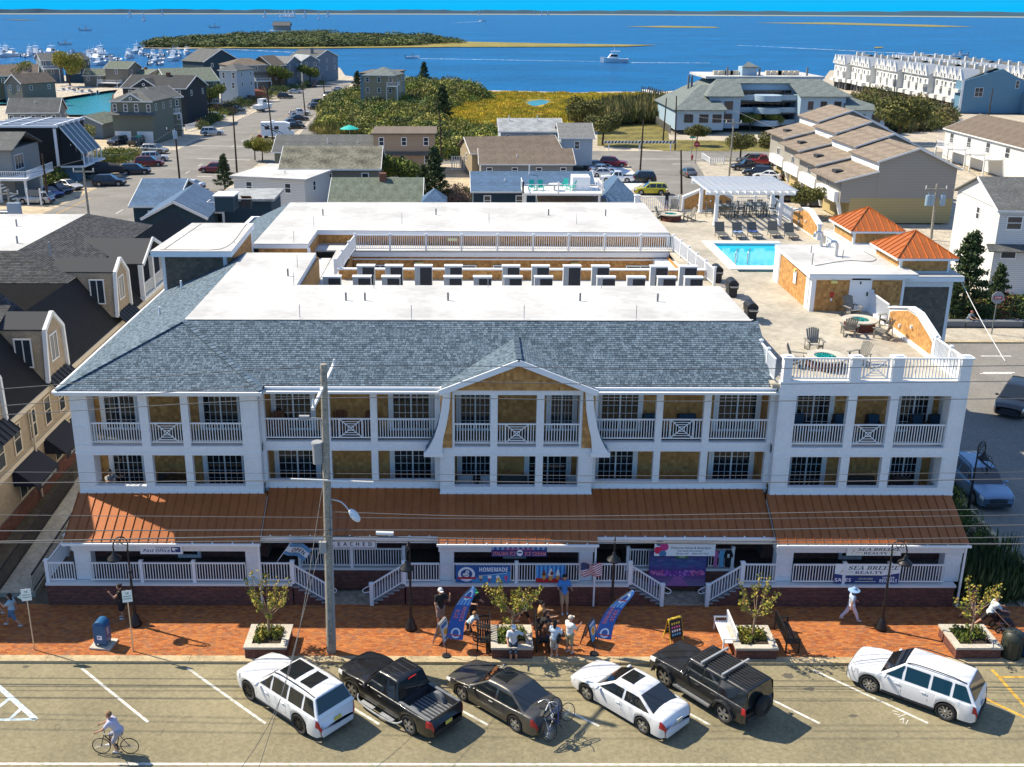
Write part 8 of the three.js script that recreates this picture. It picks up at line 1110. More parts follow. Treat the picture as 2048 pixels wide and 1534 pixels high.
// big condominium
{
const t=thing('condominium','large blue-grey condominium with green hip roofs and tiered balconies','building'),z=-240,X=u=>xAt(u,220,z),h=7.8,w=WM.condo,r=RM.aqua;
const blk=(u0,u1,hh,z0,z1)=>obj('wall',bx(X(u0),X(u1),0.8,hh,z1,z0),w,t);
blk(1418,1480,h,z,z - 26);blk(1600,1690,h,z,z - 26);blk(1470,1612,10.2,z - 7,z - 26);blk(1346,1440,5.2,z + 4,z - 20);blk(1688,1762,5.2,z + 3,z - 14);
const F=pts=>obj('roof',slab(pts,0.2),r,t),Q=(u,y,zz)=>V(X(u),y,zz);
F([Q(1410,h,z + 0.6),Q(1486,h,z + 0.6),Q(1492,11,z - 9),Q(1448,11,z - 9)]);F([Q(1596,h,z + 0.6),Q(1702,h,z + 0.6),Q(1660,11,z - 9),Q(1590,11,z - 9)]);F([Q(1340,5.2,z + 4.6),Q(1446,5.2,z + 4.6),Q(1428,9.6,z - 8),Q(1412,9.6,z - 8)]);F([Q(1340,5.2,z - 22),Q(1340,5.2,z + 4.6),Q(1412,9.6,z - 8),Q(1412,9.6,z - 18)]);F([Q(1410,h,z - 26),Q(1410,h,z + 0.6),Q(1448,11,z - 9),Q(1448,11,z - 20)]);F([Q(1684,5.2,z + 3.6),Q(1768,5.2,z + 3.6),Q(1690,8.2,z - 6)]);F([Q(1768,5.2,z + 3.6),Q(1768,5.2,z - 14),Q(1690,8.2,z - 6)]);F([Q(1702,h,z + 0.6),Q(1702,h,z - 26),Q(1660,11,z - 18),Q(1660,11,z - 9)]);F([Q(1486,10.2,z - 6.5),Q(1600,10.2,z - 6.5),Q(1600,11.2,z - 9.5),Q(1486,11.2,z - 9.5)]);
obj('flat_roof',bx(X(1425),X(1670),11.0,11.5,z - 28,z - 9.3),M.tpo,t);obj('stair_tower',bx(X(1505),X(1536),11.5,13.5,z - 16,z - 12),w,t);F([Q(1503,13.5,z - 11.5),Q(1538,13.5,z - 11.5),Q(1520,14.6,z - 14)]);
for(const[u,n]of[[1450,4],[1470,3],[1560,3],[1585,4]])for(let i=0;i<n;i++)obj('roof_unit',bx(X(u)+ i*1.3,X(u)+ i*1.3 + 1,11.5,12.5,z - 15,z - 14),M.cream,t);for(const u of[1395,1402,1474,1541,1640])obj('chimney_flue',cyl(V(X(u),8,z - 12),V(X(u),u<1410?11.6:13.4,z - 12),0.25),M.midgrey,t);
for(const y of[1.2,3.9,6.6]){obj('balcony',bx(X(1482),X(1600),y,y + 1.25,z - 3.2,z - 2.9),w,t);obj('balcony_floor',bx(X(1482),X(1600),y - 0.1,y + 0.1,z - 7,z - 2.9),M.midgrey,t);obj('balcony_bay',[cyl(V(X(1541),y,z - 3.2),V(X(1541),y + 1.25,z - 3.2),3.2,3.2,12)],w,t);windowAt(t,V(0,0,z - 6.95),X1,X(1486),y + 0.1,X(1598)- X(1486),2.0,{cols:9,gm:M.glass,frame:0.15,fm:M.midgrey});}
for(const[u,y,ww]of[[1424,4.9,1.9],[1448,4.9,1.9],[1424,2.2,1.9],[1448,2.2,1.9],[1615,4.9,1.2],[1640,4.9,1.4],[1667,4.9,1.6],[1640,2.0,1.4],[1667,2.0,1.6]])windowAt(t,V(0,0,z + 0.02),X1,X(u),y,ww,1.8,{cols:2,fm:mat(0.10,0.05,0.025,0.8),frame:0.16});for(const[u,zz]of[[1362,z + 4.02],[1392,z + 4.02],[1418,z + 4.02],[1704,z + 3.02],[1735,z + 3.02]])windowAt(t,V(0,0,zz),X1,X(u),2.4,2,1.8,{cols:2,fm:mat(0.10,0.05,0.025,0.8),frame:0.15});rebase(t,X(1540),0,z - 12);
}
// stepped row of tan-roofed townhouses
for(let k=0;k<4;k++){
const labels=['tan-roofed grey townhouse with the full blank gable wall in front','tan-roofed grey townhouse second in the stepped row','tan-roofed grey townhouse third in the stepped row','tan-roofed grey townhouse at the far end of the stepped row'],t=thing('townhouse',labels[k],'townhouse',[0,0,0],0,'stepped tan townhouses'),z=-134 - k*10.4,dx=k*0.7,dy=k*0.62,xr=56.4 + dx,xl=51.7 + dx,xR=61.6 + dx,x0=46.2 + dx,yr=9.6 + dy,yl=8.0 + dy,yR=7.1 + dy,y0=5.4 + dy,d=10.4,sid=WM.town,cr=WM.townlow;
obj('wall',prism([[xl,3.2],[xR,3.2],[xR,yR],[xr,yr - 0.15],[xl,yl - 0.1]],z - d,z),sid,t);obj('lower_wall',bx(xl - 3.2,xR - 0.02,0,3.2,z - d,z - 0.02),cr,t);obj('wall',prism([[x0 + 1,2.6],[xl,2.6],[xl,y0 + 1.2],[x0 + 1,y0]],z - d,z - 0.03),sid,t);
const R=pts=>obj('roof',slab(pts,0.16),RM.tan,t);R([V(xl - 0.5,yl - 0.15,z - d),V(xl - 0.5,yl - 0.15,z + 0.4),V(xr,yr,z + 0.4),V(xr,yr,z - d)]);R([V(xR + 0.5,yR - 0.2,z + 0.4),V(xR + 0.5,yR - 0.2,z - d),V(xr,yr,z - d),V(xr,yr,z + 0.4)]);R([V(x0,y0 - 0.1,z - d),V(x0,y0 - 0.1,z + 0.3),V(xl,y0 + 1.3,z + 0.3),V(xl,y0 + 1.3,z - d)]);
obj('rake_board',[bar(V(xl - 0.5,yl - 0.2,z + 0.42),V(xr,yr - 0.06,z + 0.42),0.06,0.22),bar(V(xR + 0.5,yR - 0.26,z + 0.42),V(xr,yr - 0.06,z + 0.42),0.06,0.22),bar(V(x0,y0 - 0.15,z + 0.32),V(xl,y0 + 1.24,z + 0.32),0.06,0.2)],M.offwhite,t);obj('clerestory_wall',bx(xl - 0.06,xl - 0.02,y0 + 1.3,yl - 0.25,z - d + 0.1,z),M.white,t);obj('shed_skylight',bx(x0 + 1.6,x0 + 2.6,y0 + 0.3,y0 + 0.7,z - 6,z - 4.4),M.dark,t);
obj('balcony_wall',[bx(x0 + 0.4,x0 + 1.0,2.6,3.9,z - 8,z - 0.6)],M.white,t);obj('carport_wall',prism([[x0 + 0.4,3.9],[x0 + 1.6,0.2],[x0 + 1.9,0.2],[x0 + 1.0,3.9]],z - 1.2,z - 0.8),M.white,t);windowAt(t,V(x0 + 0.98,0,0),Z1,z - 6,3.9,1.6,1.2,{cols:2});rebase(t,xr,0,z - d / 2);
}
// white waterfront townhouses: one gabled unit repeated
{
const u=thing('waterfront_townhouse','white gabled waterfront townhouse on piles with grey roof','townhouse',[0,0,0],0,'white waterfront townhouses'),w=WM.white;// faces -x, 7 m wide
obj('wall',bx(0,16,2.4,8.6,-3.5,3.5),w,u);for(const s of[-1,1]){const g=prism([[-1.75,8.3],[1.75,8.3],[0,11.2]],0,5);g.rotateY(-HP);g.translate(5 - 0.6,0,s*1.72);obj('front_gable',g,w,u);obj('gable_trim',[bar(V(-0.65,8.3,s*1.72 - 1.85),V(-0.65,11.3,s*1.72),0.1,0.2),bar(V(-0.65,8.3,s*1.72 + 1.85),V(-0.65,11.3,s*1.72),0.1,0.2)],M.white,u);windowAt(u,V(-0.02,0,0),Z1,s*1.72 - 0.6,5.4,1.2,2.0,{cols:2,rows:2});windowAt(u,V(-0.62,0,0),Z1,s*1.72 - 0.4,8.4,0.8,1.2,{cols:1});}
obj('roof',slab([V(0,8.5,-3.5),V(0,8.5,3.5),V(8,11.6,3.5),V(8,11.6,-3.5)],0.15),RM.slate,u);obj('roof',slab([V(16,8.5,3.5),V(16,8.5,-3.5),V(8,11.6,-3.5),V(8,11.6,3.5)],0.15),RM.slate,u);obj('balcony',[bx(-1.3,0,2.4,3.5,-3.3,0.4)],w,u);obj('balcony',bx(-1.2,0,5.2,6.1,0.2,3.3),w,u);obj('chimney',bx(5,5.8,10,12.3,2.7,3.4),w,u);for(const z of[-3,0,3])obj('pile',bx(0.3,0.8,0,2.4,z - 0.25,z + 0.25),M.midgrey,u);obj('underfloor',bx(1,16,0,2.3,-3.4,3.4),M.dark,u);
let first=true;for(let r=0;r<2;r++)for(let k=0;k<14;k++){const z=-291 - k*7.05,x=130.5 + r*20 - k*0.2 +(k % 3)*0.8;const lab=r?'white gabled waterfront townhouse in the rear row':'white gabled waterfront townhouse in the front row';if(first){u.position.set(x,0,z);u.userData.label=lab;first=false;}else copy(u,[x,0,z],0,lab);}
const e=thing('end_townhouse','blue end wall of the waterfront townhouses with arched window','townhouse'),z=-287;obj('wall',prism([[130,0],[148,0],[148,7.4],[140,11.4],[130,8.2]],z - 4,z),WM.blue,e);windowAt(e,V(0,0,z + 0.02),X1,133.5,4.2,2.2,2.4,{cols:2,rows:2});windowAt(e,V(0,0,z + 0.02),X1,144,6.4,1,2,{cols:1,rows:2});obj('wall',prism([[146,0],[158,0],[158,5],[152,8.2],[146,5]],z,z + 5),WM.blue,e);obj('rake_board',[bar(V(145.6,5,z + 5.1),V(152,8.4,z + 5.1),0.2,0.3),bar(V(158.4,5,z + 5.1),V(152,8.4,z + 5.1),0.2,0.3)],M.white,e);obj('entry_arch',bx(150.4,153.6,0.2,5,z + 4.9,z + 5.05),M.dark,e);obj('corner_board',bx(129.8,130.4,0,8.4,z,z + 0.1),M.white,e);rebase(e,142,0,z);
}
// ---------------------------------------------------------------- small things among the houses
{
const teal=mat(0.01,0.42,0.36,0.7);
{const p=onY(700,283,0),t=thing('parasol','teal parasol standing behind the grey shingle roofs','parasol',[p.x,0,p.z]);obj('pole',cyl(V(0,0,0),V(0,3.4,0),0.04),M.white,t);obj('canopy',lathe([[0.001,3.4],[1.0,3.05],[2.0,2.6],[1.98,2.55]],8),teal,t);}
{// roof deck behind the white flat roof
const z=-118,y=6.4,x0=xAt(1046,385,z),x1=xAt(1205,385,z),t=thing('roof_deck','white-railed roof deck behind the white flat roof','deck');obj('deck_floor',bx(x0,x1,y - 0.25,y,z - 5,z),M.offwhite,t);for(const[a,b]of[[V(x0,y,z),V((x0 + x1)/ 2 - 0.5,y,z)],[V((x0 + x1)/ 2 - 0.5,y,z),V(x1,y,z)],[V(x0,y,z),V(x0,y,z - 5)],[V(x1,y,z),V(x1,y,z - 5)]]){railing(t,a,b,{step:0.6,r:0.05});post(t,a.x,a.y,a.z,1.2,0.18);}obj('access_hatch',[bx(x1 - 3.2,x1 - 1.2,y,y + 1.5,z - 4.5,z - 2)],M.white,t);for(const x of[x0 + 0.3,x1 - 0.3])for(const d of[-0.3,-4.7])obj('deck_post',bx(x - 0.12,x + 0.12,0,y - 0.25,z + d - 0.12,z + d + 0.12),M.offwhite,t);rebase(t,(x0 + x1)/ 2,0,z - 2.5);
const c=thing('deck_chair','teal chair on the railed roof deck','chair',[x0 + 1.2,y,z - 2],0.3,'teal chairs on the roof deck');obj('seat',bx(-0.3,0.3,0.35,0.4,-0.3,0.3),teal,c);obj('backrest',bar(V(0,0.38,-0.28),V(0,1.15,-0.5),0.6,0.05),teal,c);for(const s of[-1,1]){obj('arm',bx(s*0.36 - 0.06,s*0.36 + 0.06,0.58,0.62,-0.35,0.35),teal,c);obj('leg',bx(s*0.33 - 0.03,s*0.33 + 0.03,0,0.6,0.25,0.31),teal,c);obj('leg',bx(s*0.33 - 0.03,s*0.33 + 0.03,0,0.6,-0.35,-0.29),teal,c);}copy(c,[x0 + 2.1,y,z - 1.9],0.1);copy(c,[x0 + 5.6,y,z - 2],-1.2);copy(c,[x0 + 4.9,y,z - 3],-0.4);
const q=thing('deck_table','pale round table on the railed roof deck','table',[x0 + 3.7,y,z - 2]);obj('table_top',cyl(V(0,0.7,0),V(0,0.75,0),0.7,0.7,16),M.offwhite,q);obj('pedestal',cyl(V(0,0,0),V(0,0.7,0),0.08),M.grey,q);
}
{const p=onY(513,199,0),t=thing('covered_boat','boat under a brown tarpaulin beside the street','boat',[p.x - 2,0,p.z],0.15),g=new THREE.SphereGeometry(1,18,10);g.scale(5,1.6,1.6);{const q=g.attributes.position;for(let i=0;i<q.count;i++)q.setY(i,Math.max(-0.6,q.getY(i))+ 1.6 - 0.12*Math.abs(Math.sin(q.getX(i)*2.2)));}smooth(g);obj('tarpaulin',g,mat(0.30,0.10,0.045,0.9),t);obj('trailer',[bx(-4,4.5,0.5,0.65,-0.6,0.6),cyl(V(-1,0.4,-1),V(-1,0.4,1),0.4,0.4,12)],M.midgrey,t);}
{const p=onY(200,356,0),t=thing('covered_boat','dark covered boat on a trailer behind the blue vehicle','boat',[p.x,0,p.z],0.2),g=new THREE.SphereGeometry(1,18,10);g.scale(4,1.2,1.3);{const q=g.attributes.position;for(let i=0;i<q.count;i++)q.setY(i,Math.max(-0.5,q.getY(i))+ 1.4 - 0.1*Math.abs(Math.sin(q.getX(i)*2.6)));}smooth(g);obj('tarpaulin',g,mat(0.025,0.025,0.03,0.8),t);obj('trailer',[bx(-3.4,4,0.5,0.62,-0.5,0.5),cyl(V(-1,0.4,-0.9),V(-1,0.4,0.9),0.4,0.4,12)],M.midgrey,t);}
{const p=onY(525,222,0),t=thing('trailer_boat','white boat on a trailer parked at the kerb','boat',[p.x,0,p.z],1.2);obj('hull',prism([[-3,0.7],[2.4,0.7],[3.6,1.8],[-3,1.7]],-1.1,1.1),M.white,t);obj('wheelhouse',bx(-1,1.2,1.7,3.2,-0.8,0.8),M.white,t);obj('window',[bx(-0.6,0.9,2.3,2.9,0.8,0.83),bx(1.2,1.23,2.3,2.9,-0.6,0.6)],M.glass,t);obj('trailer',[bx(-2.6,4.2,0.45,0.6,-0.5,0.5),cyl(V(-0.8,0.35,-1.1),V(-0.8,0.35,1.1),0.35,0.35,12)],M.midgrey,t);}
{const p=onY(70,410,0),t=thing('lot_sign','white framed lot sign before the silver crossover','sign',[p.x,0,p.z]);for(const s of[-1,1])obj('post',bx(s*0.9 - 0.1,s*0.9 + 0.1,0,2.3,-0.08,0.08),M.white,t);obj('panel',bx(-0.8,0.8,1.3,2.1,-0.03,0.03),M.midgrey,t);}
{const p=onY(33,450,0),t=thing('utility_box','grey utility box on posts beside the lot pole','utility box',[p.x,0,p.z]);obj('cabinet',bx(-0.8,0.8,1.0,2.8,-0.3,0.3),mat(0.28,0.36,0.46,0.6),t);for(const s of[-1,1])obj('post',bx(s*0.7 - 0.06,s*0.7 + 0.06,0,1,-0.06,0.06),M.midgrey,t);}
{const z=-104,x=xAt(455,395,z),t=thing('rooftop_grill','dark covered grill on the navy roof deck','grill',[xAt(492,392,z),7.1,z]);obj('body',bx(-0.5,0.5,0.3,0.9,-0.3,0.3),M.dark,t);obj('lid',bar(V(0,1.0,-0.32),V(0,1.3,0.2),1.0,0.08),mat(0.12,0.07,0.04,0.8),t);for(const s of[-1,1])obj('leg',bx(s*0.4 - 0.04,s*0.4 + 0.04,0,0.3,-0.2,0.2),M.dark,t);const b=thing('roof_hatch','navy roof hatch with a white lid on the navy roof deck','roof hatch',[x,7.1,z + 0.5]);obj('box',bx(-0.9,0.9,0,1.5,-1.2,1.2),WM.navy,b);obj('lid',bx(-1.05,1.05,1.5,1.62,-1.35,1.35),M.white,b);}
}
// ---------------------------------------------------------------- utility poles and wires
{
const B=onY(663,1303,0),t=thing('utility_pole','tall weathered wooden utility pole with street light standing on the pavement','utility pole'),z=B.z,top=onZ(647,728,z),at=y=>V(B.x +(top.x - B.x)*y / top.y,y,z);
obj('pole',cyl(at(0),top,0.21,0.13,14),M.pole,t);const Y=v=>onZ(650,v,z).y;
obj('cross_arm',bar(at(Y(775)).add(V(0.25,0.55,-1.2)),at(Y(775)).add(V(-0.3,-0.45,1.2)),0.1,0.13),M.pale??M.offwhite,t);for(const[k,dy]of[[-1.1,0.55],[0,0.1],[1.1,-0.3]])obj('insulator',cyl(at(Y(775)).add(V(-k*0.25,dy,k)),at(Y(775)).add(V(-k*0.25,dy + 0.25,k)),0.06,0.04),M.offwhite,t);
obj('transformer',[cyl(at(Y(965)).add(V(-0.3,0.9,0.1)),at(Y(965)).add(V(-0.3,1.75,0.1)),0.2,0.2,12),cyl(at(Y(965)).add(V(-0.3,1.75,0.1)),at(Y(965)).add(V(-0.3,1.82,0.1)),0.24,0.22,12)],M.grey,t);obj('cutout',[cyl(at(Y(838)),at(Y(838)).add(V(-0.75,0.1,0.1)),0.03),bx(-0.2,0.2,-0.08,0.08,-0.08,0.08).translate(...at(Y(838)).add(V(-0.8,0.1,0.1)).toArray())],M.grey,t);obj('insulator_spool',[cyl(at(Y(955)).add(V(-1.4,0.05,0.25)),at(Y(955)).add(V(1.9,-0.08,0.25)),0.035)],M.offwhite,t);
const a=at(Y(998)).add(V(0.1,0,0)),e=a.clone().add(V(0.85,-0.28,0.5));obj('lamp_arm',tube([a,a.clone().add(V(0.5,-0.02,0.25)),e],0.035,6,10),M.steel,t);const hd=new THREE.SphereGeometry(0.22,14,10);hd.scale(1.5,0.55,0.9);hd.rotateZ(-0.7);hd.rotateY(-0.6);hd.translate(e.x + 0.2,e.y - 0.15,e.z + 0.1);obj('lamp_head',hd,M.offwhite,t);obj('lamp_lens',new THREE.SphereGeometry(0.13,10,8).scale(1.2,0.6,0.9).translate(e.x + 0.24,e.y - 0.27,e.z + 0.12),mat(0.4,0.5,0.42,0.3),t);
obj('conduit',cyl(at(0.1).add(V(0.16,0,0.12)),at(7).add(V(0.16,0,0.12)),0.04),M.grey,t);obj('junction_box',bx(-0.15,0.15,0,0.5,0,0.15).translate(...at(Y(1100)).add(V(-0.2,0,0.15)).toArray()),M.grey,t);rebase(t,B.x,0,z);
// the street wires hang in the plane of the poles; heights from where they cross the picture
const W=(v0,v1,v2,r,dz,label)=>{const p=[onZ(0,v0,z + dz),onZ(650,v1,z + dz),onZ(1350,(v1 + v2)/ 2 + 6,z + dz),onZ(2048,v2,z + dz)],l=p[0].clone().add(p[0].clone().sub(p[1])),q=p[3].clone().add(p[3].clone().sub(p[2]));solo('power_line',tube([l,...p,q],r,5,40),M.wire,label,'cable','cables along the street');};
const wl_=M.wire.clone();wl_.color.setRGB(0.25,0.25,0.25);
W(778,733,731,0.016,0,'topmost thin cable crossing before the blue roof');W(812,765,762,0.016,0.5,'second thin cable crossing below the roof edge');W(830,796,797,0.017,1.1,'thin cable crossing the upper balconies');W(944,947,944,0.012,0,'dark cable crossing above the lower balconies');W(966,961,958,0.02,0.2,'pale cable crossing the lower balconies');W(1030,1035,1030,0.015,0.2,'cable crossing the middle of the copper awnings');W(1062,1060,1050,0.022,0.2,'thick cable crossing low on the copper awnings');W(1083,1073,1088,0.03,0.25,'thickest cable along the awning gutters');W(1086,1082,1074,0.02,-0.1,'lowest cable along the awning gutters');
for(const[u,v,h,l]of[[520,1530,6.3,'left guy wire from the utility pole to the road edge'],[455,1545,8.6,'right guy wire from the utility pole to the road edge']])solo('service_wire',tube([at(h),onY(560,1400,h*0.42),onY(u - 20,v + 60,-0.1)],0.012,4,16),M.wire,l,'cable','cables to the utility pole');
solo('service_wire',tube([at(6.6),at(5.6).add(V(7,0.2,-1.2)),V(22.3,5.2,-41.8)],0.012,4,16),wl_,'twisted pale service cable across the copper awnings','cable');solo('splice_case',cyl(onZ(752,1066,z + 0.25),onZ(787,1067,z + 0.25),0.09,0.09,8),M.offwhite,'pale splice case on the thick cable','splice case');
solo('service_wire',tube([onZ(1905,528,-62),onZ(1962,640,-52),onZ(2010,722,-44)],0.02,4,8),M.offwhite,'slanting pale guy cable beside the cedar tree','cable');
// poles of the streets behind
const poles=[[181,458,166,333,'grey wooden pole at the left street behind the mansard building',1],[24,447,15,378,'grey pole with a utility box on the sandy lot',1],[97,407,84,308,'thin dark pole between the silver crossover and the black house'],[361,376,349,252,'dark pole with a grey transformer by the navy roof',2],[474,345,466,226,'dark pole at the street crossing',0],[547,292,534,178,'dark pole behind the camper van',0],[611,232,604,162,'dark pole with small lamp by the white pickup',0],[651,206,645,152,'slim pole beside the reeds near the street end',0],[420,245,418,165,'pale slim pole beside the green balconies',0],[688,404,685,370,'short dark pole above the low grey house',0],[883,320,879,224,'dark pole right of the pinkish building',0],[1280,345,1287,240,'dark pole behind the white pickup',0],[1363,388,1362,300,'short pole behind the pergola',0],[1326,282,1333,196,'dark pole left of the condominium lawn',0],[1350,300,1353,192,'dark pole before the condominium corner',0],[1458,352,1468,238,'pole with cross-arm before the condominium',1],[1544,346,1551,262,'pole with small transformer by the first townhouse',2],[1714,412,1736,312,'pole with cross-arm and three blue-grey transformers before the blank gable',3],[1862,478,1874,368,'pole with cross-arm and three transformers beside the white clapboard house',3],[1785,238,1791,150,'dark pole before the white waterfront townhouses',0],[1976,240,1986,176,'pale sports light mast beside the blue end townhouse',0]];
for(const[u,v,u2,v2,label,k]of poles){const b=onY(u,v,0),p=onZ(u2,v2,b.z),m=k===1||k===3?M.pole:M.darkpole,q=thing('utility_pole',label,'utility pole',[b.x,0,b.z]),T0=V(p.x - b.x,p.y,0);obj('pole',cyl(V(0,0,0),T0,0.17,0.11,9),m,q);if(k){obj('cross_arm',bx(-1.3,1.3,-0.7,-0.55,-0.06,0.06).translate(T0.x,T0.y,0),m,q);for(const x of[-1.2,0,1.2])obj('insulator',cyl(V(T0.x + x,T0.y - 0.55,0),V(T0.x + x,T0.y - 0.2,0),0.07),M.offwhite,q);}if(k>1)for(const x of k===3?[-0.95,-0.55,0.75]:[0]){const y=T0.y*(k===3?0.62:0.8);obj('transformer',[cyl(V(T0.x*0.7 + x,y,0.25),V(T0.x*0.7 + x,y + 1.2,0.25),0.33,0.33,12),cyl(V(T0.x*0.7 + x,y + 1.2,0.25),V(T0.x*0.7 + x,y + 1.5,0.25),0.06)],mat(0.25,0.36,0.46,0.5),q);}}
const span=(a,b,h,s,label)=>{const A=onY(...a,0).setY(h),Bq=onY(...b,0).setY(h),m=A.clone().lerp(Bq,0.5);m.y -=s;solo('power_line',tube([A,m,Bq],0.03,4,16),M.wire,label,'cable','cables over the back streets');};
span([181,458],[361,376],9,1.5,'cable from the left street pole to the transformer pole');span([361,376],[547,292],9.5,2.5,'sagging cable over the street crossing');span([547,292],[651,206],9,3,'sagging cable above the camper van');span([-100,500],[181,458],8.5,1,'cable running left from the wooden street pole');span([1458,352],[1714,412],10.5,2,'cable between the townhouse poles');span([1714,412],[1862,478],11,1,'cable between the transformer poles');span([1862,478],[2200,640],10,2,'cable falling right from the last transformer pole');span([1326,282],[1458,352],9,1.5,'cable across the lawn before the condominium');
// street signs
const sg=(u,v,h,label,c,oct)=>{const p=onY(u,v,0),q=thing('street_sign',label,'sign',[p.x,0,p.z]);obj('post',cyl(V(0,0,0),V(0,h,0),0.05),M.midgrey,q);const g=oct?new THREE.CylinderGeometry(0.55,0.55,0.05,8).rotateY(0.39).rotateX(HP).translate(0,h,0.06):bx(-0.55,0.55,h - 0.15,h + 0.15,0.04,0.08);obj('plate',g,c,q);if(oct)obj('printed_face',board(V(-0.36,h - 0.15,0.1),V(0.36,h - 0.15,0.1),V(0.36,h + 0.15,0.1),V(-0.36,h + 0.15,0.1)),print(64,26,(cx,w,hh)=>{cx.fillStyle='#a01818';cx.fillRect(0,0,w,hh);cx.fillStyle='#eee';sans(cx,hh*0.8);T(cx,'STOP',w / 2,hh / 2);}),q);};
sg(521,302,2.6,'red stop sign at the street crossing hedge',mat(0.4,0.012,0.012,0.5),1);sg(1391,327,3.4,'red stop sign on the corner pavement',mat(0.3,0.01,0.03,0.5),1);sg(280,307,3.2,'green street name sign at the corner shrubs',mat(0.02,0.35,0.25,0.5));sg(1382,322,4.2,'green street name sign by the hydrant corner',mat(0.02,0.3,0.2,0.5));sg(1983,668,3.2,'pale round-backed sign on the side pavement',M.grey,1);
{const p=onY(1384,319,0),q=thing('fire_hydrant','red fire hydrant on the corner pavement','hydrant',[p.x,0,p.z]);obj('barrel',lathe([[0.001,0],[0.22,0],[0.22,0.1],[0.16,0.14],[0.16,0.7],[0.2,0.72],[0.12,0.9],[0.001,0.95]],10),M.red,q);obj('outlet',cyl(V(-0.28,0.5,0),V(0.28,0.5,0),0.08),M.red,q);}
for(const[u,l]of[[1248,'striped road-end barrier left of the lawn gap'],[1310,'striped road-end barrier right of the lawn gap']]){const p=onY(u,300,0),q=thing('striped_barrier',l,'barrier',[p.x,0,p.z],0,'striped barriers');obj('beam',bx(-4,4,1.3,1.75,-0.06,0.06),M.white,q);for(let i=0;i<12;i++)obj('stripe',bar(V(-3.8 + i*0.66,1.32,0.07),V(-3.5 + i*0.66,1.73,0.07),0.02,0.26),M.black,q);for(const x of[-3,3])obj('post',bx(x - 0.1,x + 0.1,0,1.3,-0.08,0.08),M.white,q);}
const fence=(label,pts,h,m,y=0)=>{const q=thing('fence',label,'fence');const P=pts.map(p=>onY(...p,y));P.slice(1).forEach((b,i)=>railing(q,P[i],b,{h,mt:m,step:0.45,r:0.12,lift:0.2,name:'fence_panel'}));P.forEach(p=>post(q,p.x,0,p.z,h,0.2,m,'fence_post'));rebase(q,P[0].x,y,P[0].z);};
fence('white rail fence round the corner pavement',[[1404,318],[1420,328],[1447,327]],1.1,M.white);fence('grey board fence between lawn and condominium',[[1305,243],[1340,268]],1.8,M.woodgrey);fence('white panel fence with teal sheets behind the sandy yard',[[904,341],[928,341],[948,341]],2.4,M.white);fence('white picket fence by the green-grey house',[[372,262],[410,252],[412,240]],1.4,M.white);fence('dark picket fence behind the cedar tree',[[1895,560],[1985,560]],1.6,M.woodgrey);
{const t2=thing('camper_van','white camper van with swoosh stripes parked by the reeds','camper van',[...onY(556,275,-0.12).toArray()],0.12);const w=M.white;obj('body',prism([[-3.4,0.5],[1.4,0.5],[1.4,2.2],[2.6,2.3],[2.6,3.0],[1.6,3.3],[-3.4,3.3]],-1.15,1.15),w,t2);obj('cab',prism([[1.4,0.5],[3.4,0.5],[3.4,1.2],[2.7,1.35],[2.1,2.2],[1.4,2.2]],-1.0,1.0),w,t2);obj('windscreen',slab([V(2.72,1.4,-0.9),V(2.72,1.4,0.9),V(2.14,2.18,0.9),V(2.14,2.18,-0.9)],0.03),M.glass,t2);for(const x of[-2.4,2.5])for(const s of[-1,1])obj('wheel',cyl(V(x,0.4,s*0.9),V(x,0.4,s*1.12),0.4,0.4,14),M.rubber,t2);for(const x of[-2.6,-0.6])obj('window',bx(x,x + 0.9,1.8,2.5,1.15,1.17),M.glass,t2);obj('stripe',[bar(V(-3.2,2.8,1.16),V(0,1.2,1.16),0.02,0.2),bar(V(-2.4,2.9,1.16),V(1.2,0.9,1.16),0.02,0.12)],M.dark,t2);obj('roof_unit',bx(-1.5,-0.6,3.3,3.6,-0.4,0.4),w,t2);}
}
